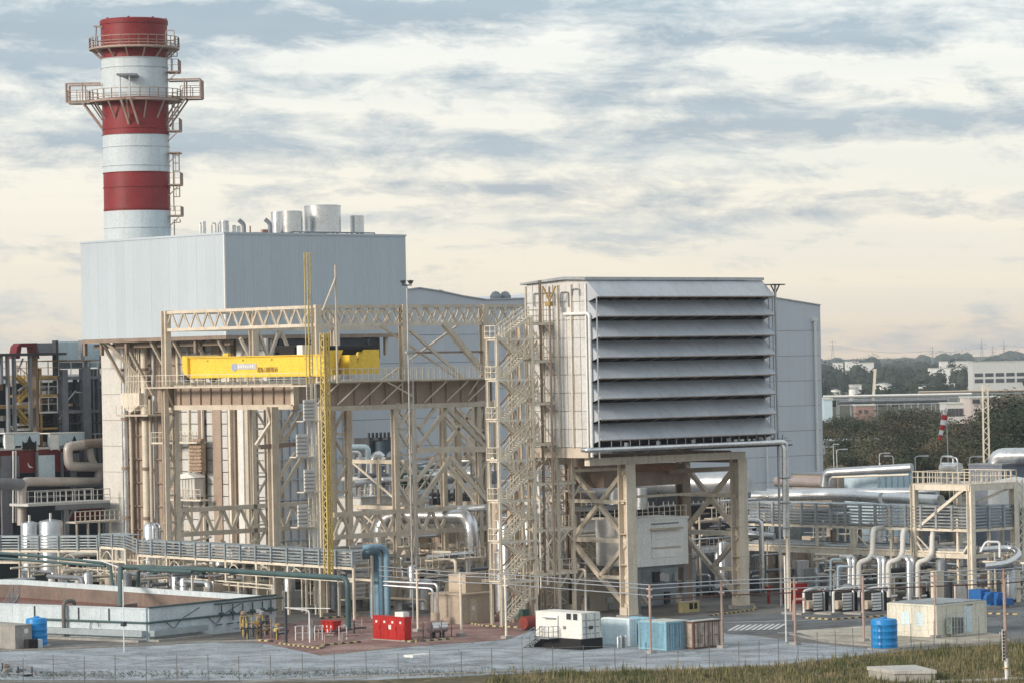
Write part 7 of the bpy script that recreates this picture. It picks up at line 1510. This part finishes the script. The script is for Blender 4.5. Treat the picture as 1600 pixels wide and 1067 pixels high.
b = MB().tube([(a + .3, b_, .95), (a + 2.1, b_, .95)], .5, 18); q.part('shell', b, SILVER); b = MB().rail([(a, b_ - .6, .02), (a + 2.4, b_ - .6, .02), (a + 2.4, b_ + .6, .02), (a, b_ + .6, .02), (a, b_ - .6, .02)], 1.5, 1.0, .07); q.part('pipe_frame', b, PINKS)
for x in (.6, 1.7): q.box('saddle', (a + x, b_ - .3, 0), (a + x + .12, b_ + .3, .6), DARK)
a, b_ = KG(484, 1003); a0_, b0_ = KG(447, 1004); q = Thing('pipe_gate', 'white tubular frame standing left of the small red cabinet', 'frame', (a, b_, 0))
b = MB().tube([(a, b_, 0), (a, b_, 2.9), (a0_, b0_, 3.2)], .07, 8, .3); q.part('tube', b, WHITE); q.bar('dark_post', (a0_, b0_, 0), (a0_, b0_, 3.2), .2, DARK); b = MB().tube([(a0_, b0_, 3.2), (*KG(516, 950, 3.6), 3.6)], .04, 6); q.part('cable', b, WHITE)
pipes('silver_pipes', 'pair of silver pipes bending down to a tall narrow filter behind the horizontal drum', [([(600, 908, 338), (683, 912, 334), (684, 958, 334)], .14, .4), ([(600, 914, 336), (676, 919, 333), (676, 958, 333)], .12, .4), ([(680, 956, 333), (680, 975, 333)], .45, .2, TAN), ([(700, 935, 336), (692, 950, 336), (692, 978, 336)], .08, .3)])
q = Thing('low_pipework', 'low rusty pipes and small valves inside the striped kerbs on the red paving', 'pipes', (*KG(470, 1003), 0))
for i in range(20):
    a, b_ = KG(rnd.uniform(455, 570), rnd.uniform(984, 1005)); q.bar('post', (a, b_, 0), (a, b_, rnd.uniform(.5, 1.3)), .1, rnd.choice([PINKS, DARK, GALV]))
    if i % 2: b = MB().tube([(a, b_, .5), (a + rnd.uniform(.8, 2), b_ + rnd.uniform(-.3, .3), .5)], .09, 8); q.part('pipe', b, rnd.choice([PINKS, GALV, DARK]))
for x in (462, 473, 492, 530): a, b_ = KG(x, 1000); b = MB().rail([(a, b_, 0), (a + .9, b_, 0)], 1.3, .9, .07); q.part('guard', b, WHITE)
q = Thing('valve_cluster', 'yellow and dark cluster of valves and small motors at the right end of the basin', 'valves', (*KG(395, 995), 0))
for i in range(34):
    x, y = rnd.uniform(374, 436), rnd.uniform(988, 999); a, b_ = KG(x, y); h = rnd.uniform(.6, 2.2); m_ = rnd.choice([DARK, OCHRE, GALV, BROWN, DYEL, TEAL, DARK]); q.bar('stem', (a, b_, 0), (a, b_, h), .1, m_)
    if i % 2: b = MB().lathe([(.05, h), (.28, h + .05), (.3, h + .3), (.08, h + .4)], (a, b_), 10); q.part('valve', b, m_)
    if i % 3 == 0: b = MB().tube([(a, b_, h * .6), (a + 1.2, b_, h * .6)], .09, 8); q.part('pipe', b, m_)
a, b_ = KG(376, 1000); q.box('platform', (a, b_, 1.0), (a + 2.6, b_ + 1.2, 1.1), DARK); b = MB().rail([(a, b_, 1.1), (a + 2.6, b_, 1.1)], 1.1, .6, .07); q.part('railing', b, DYEL)
# concrete slabs on the gravel
for x0, y0, x1, y1, lb, hh in ((645, 1027, 672, 1021, 'flat white slab lying on the gravel in front of the big red cabinet', .2),):
    a, b_ = KG(x0, y0); b = MB().box((a, b_, 0), (a + 2.2, b_ + 1.2, hh)); solo('white_slab', b, WHITE, lb, 'slab', (a, b_, 0))
# ---- containers
CW = mat('cabin_white', (.80, .80, .76), .5, 0, .03, .5, .15, (.6, .55, .45))
def ribs(q, p, e, z0, z1, n, m, out, name='corrugation', w=.12):
    p = Vector(p); e = Vector(e)
    for i in range(n): c = p.lerp(e, (i + .5) / n); d = (e - p).normalized() * w; q.box(name, (min(c.x - d.x, c.x + out[0]) if abs(d.x) > 0 else c.x + min(0, out[0]), c.y - d.y if abs(d.y) > 0 else c.y + min(0, out[1]), z0), (c.x + d.x if abs(d.x) > 0 else c.x - .002, c.y + d.y if abs(d.y) > 0 else c.y - .002, z1), m)
def container(name, label, x0, x1, xc, yt, yb_, m, roofm, rust=None, z0=0.0, nu=9, nv=18, posts=None, group=None):
    q, a, b_, ar, bl, z1 = simple(name, label, 'container', x0, x1, xc, yt, yb_, m, z0=z0 + .15, group=group)
    for (xx, yy) in ((a, b_), (ar, b_), (a, bl), (ar, bl)): q.box('corner_post', (xx - .09, yy - .09, z0), (xx + .09, yy + .09, z1), posts or m)
    q.box('roof', (a + .05, b_ + .05, z1 + .003), (ar - .05, bl - .05, z1 + .05), roofm)
    for p_, e_ in (((a, b_ - .06), (ar, b_ + .02)), ): q.box('rail_beam', (a, b_ - .07, z0 + .02), (ar, b_ + .03, z0 + .16), posts or m); q.box('rail_beam', (a, b_ - .07, z1 - .12), (ar, b_ + .03, z1 + .02), posts or m)
    q.box('rail_beam', (a - .07, b_, z0 + .02), (a + .03, bl, z0 + .16), posts or m); q.box('rail_beam', (a - .07, b_, z1 - .12), (a + .03, bl, z1 + .02), posts or m)
    if nu: ribs(q, (a + .1, b_, 0), (ar - .1, b_, 0), z0 + .18, z1 - .14, nu, rust or m, (0, -.045), w=(ar - a) / nu * .27)
    if nv: ribs(q, (a, b_ + .1, 0), (a, bl - .1, 0), z0 + .18, z1 - .14, nv, m, (-.045, 0), w=(bl - b_) / nv * .27)
    return q, a, b_, ar, bl, z1
q, a, b_, ar, bl, z1 = simple('white_cabin', 'white container cabin raised on a black base with steps at its left end', 'cabin', 838, 938, 908.5, 959, 1015, CW, z0=.95)
q.box('black_base', (a - .15, b_ - .15, .02), (ar + .15, bl + .15, .94), BLACK)
q.box('roof', (a - .03, b_ - .03, z1 + .003), (ar + .03, bl + .03, z1 + .08), CW)
cy = lambda px: KB(px, 975, a)
for (x0, x1, y0, y1, nm, m_) in ((886, 893, 957.5, 967, 'window', GLASS), (896.5, 903, 958, 968, 'window', GLASS)):
    wf = q.box('window_frame', (a - .05, cy(x1) - .06, KZ(x0, y1, a, cy(x0)) - .06), (a - .003, cy(x0) + .06, KZ(x0, y0, a, cy(x0)) + .06), WHITE); q.box('window_pane', (a - .075, cy(x1), KZ(x0, y1, a, cy(x0))), (a - .052, cy(x0), KZ(x0, y0, a, cy(x0))), m_, parent=wf)
q.box('door', (a - .05, cy(872), 1.05), (a - .003, cy(858), 2.85), CW); q.box('vent_hood', (a - .35, cy(870), z1 - .5), (a - .003, cy(852), z1 - .42), GALV); q.box('door_frame', (a - .03, cy(873), 1.0), (a - .002, cy(872.1), 2.9), GREYS)
q.box('junction_box', (a - .12, cy(884), 1.75), (a - .003, cy(881), 2.0), GREYS)
for i in range(5): x = lerp(a + .08, ar - .08, i / 4); q.box('door_bar', (x - .04, b_ - .09, .98), (x + .04, b_ - .003, z1 - .03), CW if i not in (1, 3) else GALV)
for z in (1.35, 1.9, 2.5): q.box('door_rail', (a + .05, b_ - .06, z), (ar - .05, b_ - .004, z + .05), GREYS)
q.box('lock_box', (a + .9, b_ - .14, 1.75), (a + 1.3, b_ - .095, 2.05), DARK)
q2 = Thing('cabin_steps', 'grey steel steps and landing rails at the door of the white cabin', 'steps', (a - 1.4, cy(862), 0))
q2.box('landing', (a - 1.3, cy(874), .9), (a - .18, cy(852), .98), GREYS); b = MB().rail([(a - 1.3, cy(874), .98), (a - 1.3, cy(860), .98)], 1.0, .5, .05); b.rail([(a - .2, cy(874), .98), (a - 1.3, cy(874), .98)], 1.0, .5, .05); q2.part('railing', b, GREYS)
yA, yB = cy(852), cy(852) + 1.7
for xx in (a - 1.3, a - .4): q2.bar('stringer', (xx, yA, .95), (xx, yB, .02), .07, GREYS, .25); b = MB(); b.beam((xx, yA, 1.9), (xx, yB, 1.0), .05); b.beam((xx, yB, .02), (xx, yB, 1.0), .05); b.beam((xx, yA, .95), (xx, yA, 1.9), .05); q2.part('handrail', b, GREYS)
for i in range(5): q2.box('tread', (a - 1.27, lerp(yA, yB, (i + .3) / 5), lerp(.9, .05, (i + .5) / 5)), (a - .43, lerp(yA, yB, (i + .9) / 5), lerp(.9, .05, (i + .5) / 5) + .04), GREYS)
container('pale_container', 'pale blue-white box container just right of the white cabin', 942, 993, 984, 967, 1009, PALEC, WHITE, nu=2, nv=0)
q = Thing('gas_bottle_rack', 'small rack with grey and white bottles in front of the pale container', 'rack', (*KG(968, 1012), 0)); a, b_ = KG(966, 1012)
for i in range(4): b = MB().lathe([(.13, 0), (.13, .9), (.05, 1.05), (.02, 1.1)], (a + i * .3, b_), 12); q.part('bottle', b, (GALV, WHITE, GREYS, WHITE)[i])
container('blue_container', 'grey-blue container standing behind, between the pale container and the rusty pole', 984, 1022, 1014, 965, 1006, BLUEC, BLUEC, nu=4, nv=14)
_last = container('blue_container', 'grey-blue shipping container with its ribbed end doors facing the fence', 1000, 1080, 1041.5, 972, 1016, BLUEC, ROOFC, nu=10, nv=20)
def doorgear(q, a, ar, b_, z1, m=GALV):
    for k in (.14, .36, .64, .86): q.box('locking_bar', (lerp(a, ar, k) - .025, b_ - .11, .2), (lerp(a, ar, k) + .025, b_ - .07, z1 - .1), m)
    for k in (.25, .75): q.box('door_handle', (lerp(a, ar, k) - .2, b_ - .13, 1.1), (lerp(a, ar, k) + .2, b_ - .08, 1.16), m)
    q.box('door_gap', (lerp(a, ar, .495), b_ - .075, .18), (lerp(a, ar, .505), b_ - .05, z1 - .12), DARK)
_r = _last; doorgear(_r[0], _r[1], _r[3], _r[2], _r[5])
q, a, b_, ar, bl, z1 = container('rusty_container', 'rust-streaked pale container with a peeling ribbed end, right of the blue one', 1068, 1129, 1084, 971, 1014, RUSTC, ROOFC, nu=11, nv=12, posts=mat('rusty_post', (.14, .075, .055), .7))
doorgear(q, a, ar, b_, z1, MATS['rusty_post'])
q, a, b_, ar, bl, z1 = container('cream_container', 'long cream site container with grey flat roof behind the round blue tank', 1389, 1540, 1463.5, 945, 996, mat('container_cream', (.74, .72, .62), .5, 0, .04, .6, .2, (.5, .45, .35)), mat('flat_grey_roof', (.30, .34, .36), .7, 0, .2, .8), nu=0, nv=0)
for i in range(6): y0, y1 = lerp(b_, bl, i / 6), lerp(b_, bl, (i + 1) / 6); q.box('side_panel', (a - .04, y0 + .03, .2), (a - .003, y1 - .03, z1 - .15), MATS['container_cream'])
for i in range(5): x0, x1 = lerp(a, ar, i / 5), lerp(a, ar, (i + 1) / 5); q.box('side_panel', (x0 + .03, b_ - .04, .2), (x1 - .03, b_ - .003, z1 - .15), MATS['container_cream'])
q.box('door', (lerp(a, ar, .56), b_ - .07, .25), (lerp(a, ar, .72), b_ - .042, z1 - .35), PALEC); q.box('lettering_plate', (lerp(a, ar, .62), b_ - .07, z1 - .28), (lerp(a, ar, .74), b_ - .042, z1 - .18), GREYS)
for k in (.25, .55): q.box('window', (a - .07, lerp(b_, bl, k), 1.0), (a - .042, lerp(b_, bl, k) + .9, 2.2), PALEC)
for i in range(5): q.box('roof_sheet', (lerp(a, ar, i / 5) + .03, b_ + .1, z1 + .06), (lerp(a, ar, (i + 1) / 5) - .03, bl - .1, z1 + .10 + .02 * (i % 2)), MATS['flat_grey_roof'])
q = Thing('wire_cage', 'wire mesh cage with dark equipment leaning on the cream container', 'cage', (a + 1.2, b_ - 1, 0))
q.box('equipment', (a + 1.0, b_ - .9, .3), (a + 2.6, b_ - .25, 1.7), mat('greenish_equipment', (.12, .16, .15), .6, 0, .4, 4)); b = MB()
for i in range(6): b.box((a + .8 + i * .4, b_ - 1.1, 0), (a + .83 + i * .4, b_ - 1.06, 2.2))
for z in (0.2, .9, 1.6, 2.2): b.box((a + .8, b_ - 1.1, z), (a + 2.83, b_ - 1.06, z + .03))
q.part('mesh', b, GALV)
a, b_ = KG(1330, 1004)
q, a, b_, ar, bl, z1 = simple('oil_drum', 'dark red tarpaulined drum at the foot of the stair tower beside the white cabin', 'drum', 820, 838, 830, 966, 984, RED) if False else (None,) * 6
a, b_ = KG(829, 984); q = Thing('red_drum', 'rounded dark red tank lying left of the white cabin', 'tank', (a, b_, 0)); b = MB().tube([(a - .9, b_ - .0, .75), (a + .6, b_, .75)], .62, 20); q.part('shell', b, mat('dull_red', (.25, .04, .03), .6, 0, .2, 1, .4, RUST)); q.box('cradle', (a - .7, b_ - .4, 0), (a + .4, b_ + .4, .3), DARK)
a, b_ = KG(817, 980); q = Thing('control_post', 'small dark green control cabinet at the foot of the stair tower', 'cabinet', (a, b_, 0)); q.box('body', (a, b_, .4), (a + .8, b_ + .5, 1.7), GREEN); q.box('leg', (a + .3, b_ + .15, 0), (a + .5, b_ + .35, .4), DARK)
q, a, b_, ar, bl, z1 = simple('yellow_bin', 'yellow-beige container with black openings by the grey building', 'bin', 1060, 1093, 1066, 941, 957, mat('bin_yellow', (.50, .42, .20), .6)); q.box('opening', (a + 1.0, b_ - .03, .3), (a + 1.5, b_ - .003, .9), BLACK); q.box('opening', (a + 1.7, b_ - .03, .3), (a + 2.1, b_ - .003, .9), BLACK); q.box('rim', (a - .05, b_ - .05, z1), (ar + .05, bl + .05, z1 + .08), TAN)
# ---- wire fence along the near edge
fp = [KG(-60, 1067), KG(53, 1066), KG(226, 1065), KG(400, 1064), KG(700, 1057), KG(880, 1049), KG(1150, 1043), KG(1200, 1037), KG(1283, 1027), KG(1345, 1019), KG(1417, 1011), KG(1507, 1004), KG(1640, 993)]
q = Thing('wire_fence', 'tall wire fence on thin dark posts along the near edge of the yard', 'fence', (*KG(800, 1053), 0)); fl = [Vector((*p, 0)) for p in fp]; step = 2.55
posts_ = []; carry = 0
for p, e in zip(fl, fl[1:]):
    ln = (e - p).length; s = carry
    while s < ln: posts_.append(p + (e - p) * (s / ln)); s += step
    carry = s - ln
FENM = mat('fence_post', (.16, .155, .15), .7, 0, .2)
for i, p in enumerate(posts_): hh = rnd.uniform(2.0, 2.25); q.bar('post', p, p + Vector((rnd.uniform(-.03, .03), rnd.uniform(-.03, .03), hh)), .06, FENM, kind='cyl')
for z in (.1, .75, 1.4, 2.0):
    b = MB()
    for p, e in zip(posts_, posts_[1:]): b.beam(p + Vector((0, 0, z)), e + Vector((0, 0, z)), .012)
    q.part('wire', b, GALV)
a, b_ = KG(1365, 1062); q = Thing('concrete_slab_block', 'cracked pale concrete block with a slab lid in the grass, bottom right', 'block', (a, b_, 0))
c0, c1, c2, c3 = [Vector((*KG(x, y, .9), 0)) for x, y in ((1397, 1047), (1461, 1046), (1428, 1038), (1357, 1040.5))]
b = MB().prism([p for p in (c0, c1, c2, c3)], (0, 0, .62)); q.part('body', b, CONC)
cc = (c0 + c1 + c2 + c3) / 4; b = MB().prism([cc + (p - cc) * 1.05 + Vector((0, 0, .63)) for p in (c0, c1, c2, c3)], (0, 0, .27)); q.part('lid', b, mat('slab_top', (.50, .49, .46), .85, 0, .15, 1.2, .2))
a, b_ = KG(1573, 1063); q = Thing('sign_post', 'weathered white post with a narrow striped board, bottom right corner', 'post', (a, b_, 0)); D = U.y * a + V_.y * b_
z_ = lambda y: KZ(1572, y, a, b_); q.bar('lower_post', (a, b_, 0), (a, b_, z_(1028)), .32, WHITE, kind='cyl'); q.bar('upper_post', (a, b_, z_(1028)), (a, b_, z_(905)), .16, PINKS, kind='cyl'); q.box('band', (a - .2, b_ - .2, z_(1044)), (a + .2, b_ + .2, z_(1042)), OCHRE)
for k in range(9): z0 = lerp(z_(1030), z_(983), k / 9); q.box('board_stripe', (a - .42, b_ - .06, z0), (a - .2, b_ - .02, z0 + (z_(983) - z_(1030)) / 9 * .62), DARK)
q.box('board', (a - .44, b_ - .019, z_(1031)), (a - .18, b_ + .02, z_(982)), WHITE)
a, b_ = KG(1228.5, 1004); q = Thing('thin_pole', 'thin pale pole standing on the gravel below the aluminium drain pipe', 'pole', (a, b_, 0)); q.bar('pole', (a, b_, 0), (a, b_, KZ(1226, 868, a, b_)), .15, WHITE, kind='cyl'); q.bar('base', (a, b_, 0), (a, b_, .12), .4, CONC, kind='cyl')
a, b_ = KG(792, 1000); 
for px, y, yt, lb, m_ in ((646, 985, 560, 'tall slim galvanised lighting pole in front of the right gantry bay', GALV),):
    a, b_, _ = KD(px, y, 338); q = Thing('lighting_pole', lb, 'lamp post', (a, b_, 0)); x2 = a; zt_ = KZ(634, 446, a, b_); q.bar('pole', (a, b_, 0), (a, b_, zt_), .15, m_, kind='cyl'); q.bar('pole', (a + .55, b_, 0), (a + .55, b_, KZ(642, 552, a, b_)), .1, m_, kind='cyl')
    for dx, dy in ((-.5, 0), (.5, 0), (0, -.5)): b = MB().lathe([(.05, zt_ + .5), (.1, zt_ + .1), (.32, zt_ + .45)], (a + dx, b_ + dy), 10); q.part('floodlight', b, DARK)
    q.bar('cross_arm', (a - .6, b_, zt_), (a + .6, b_, zt_), .12, DARK); z5 = KZ(640, 552, a, b_); q.box('bracket', (a - .3, b_ - .2, z5), (a + .8, b_ + .2, z5 + .25), GALV)
    for k in range(24): z = 8 + k * .75; q.box('rung', (a - .02, b_ - .25, z), (a + .5, b_ - .2, z + .05), m_)
# floodlight mast at the right corner of the boiler block rises over the truss
# low weeds, stones and litter on the gravel (nobody could count them)
b = MB()
for i in range(500):
    x, y = rnd.uniform(-30, 1300), rnd.uniform(1008, 1062); p = KG(x, y); s = rnd.uniform(.03, .09); n = len(b.v); b.box((p[0] - s, p[1] - s, 0), (p[0] + s, p[1] + s * .7, s * .6))
solo('stones', b, CONC, 'scattered stones and debris on the gravel', 'stones', (*KG(600, 1040), 0), kind='stuff')
b = MB()
for i in range(4):
    p, e = KG(28 + i * 8, 1048 + i * 3), KG(60 + i * 2, 1050 + i * 3)
a, b_ = KG(-10, 1052); q = Thing('scrap_frame', 'low rusty frame of scrap metal in the lower left corner', 'frame', (a, b_, 0)); p, e = Vector((*KG(-20, 1040), 0)), Vector((*KG(50, 1056), 0))
q.bar('top_bar', p + Vector((0, 0, .7)), e + Vector((0, 0, .7)), .22, GREYS)
for k in (.05, .35, .7, 1): c = p.lerp(e, k); q.bar('leg', c, c + Vector((0, 0, .62)), .1, DARK)
for i in range(12): c = p.lerp(e, rnd.random()) + Vector((rnd.uniform(-1, 1), rnd.uniform(-1, 1), 0)); q.box('scrap', c, c + Vector((rnd.uniform(.2, .8), rnd.uniform(.1, .3), rnd.uniform(.1, .35))), rnd.choice([DARK, GREYS, CONC, BROWN]))

# ================================================================== AIR: thin even haze over the whole place
hz = MB().box((-0.5, -0.5, -0.5), (0.5, 0.5, 0.5)); me = hz.mesh('haze', []); ho = bpy.data.objects.new('haze', me); COL.objects.link(ho)
ho.scale = (5200, 7600, 78.0); ho.location = (300, 3300, -1.2 + 39.0); ho['kind'] = 'stuff'
hm = bpy.data.materials.new('haze_air'); hm.use_nodes = True; t_ = hm.node_tree; t_.nodes.clear(); o_ = N(t_, 'ShaderNodeOutputMaterial'); v_ = N(t_, 'ShaderNodeVolumePrincipled')
v_.inputs['Density'].default_value = 0.00008; v_.inputs['Color'].default_value = (.80, .87, .95, 1); v_.inputs['Anisotropy'].default_value = .2; L(t_, v_.outputs[0], o_.inputs['Volume']); me.materials.append(hm)
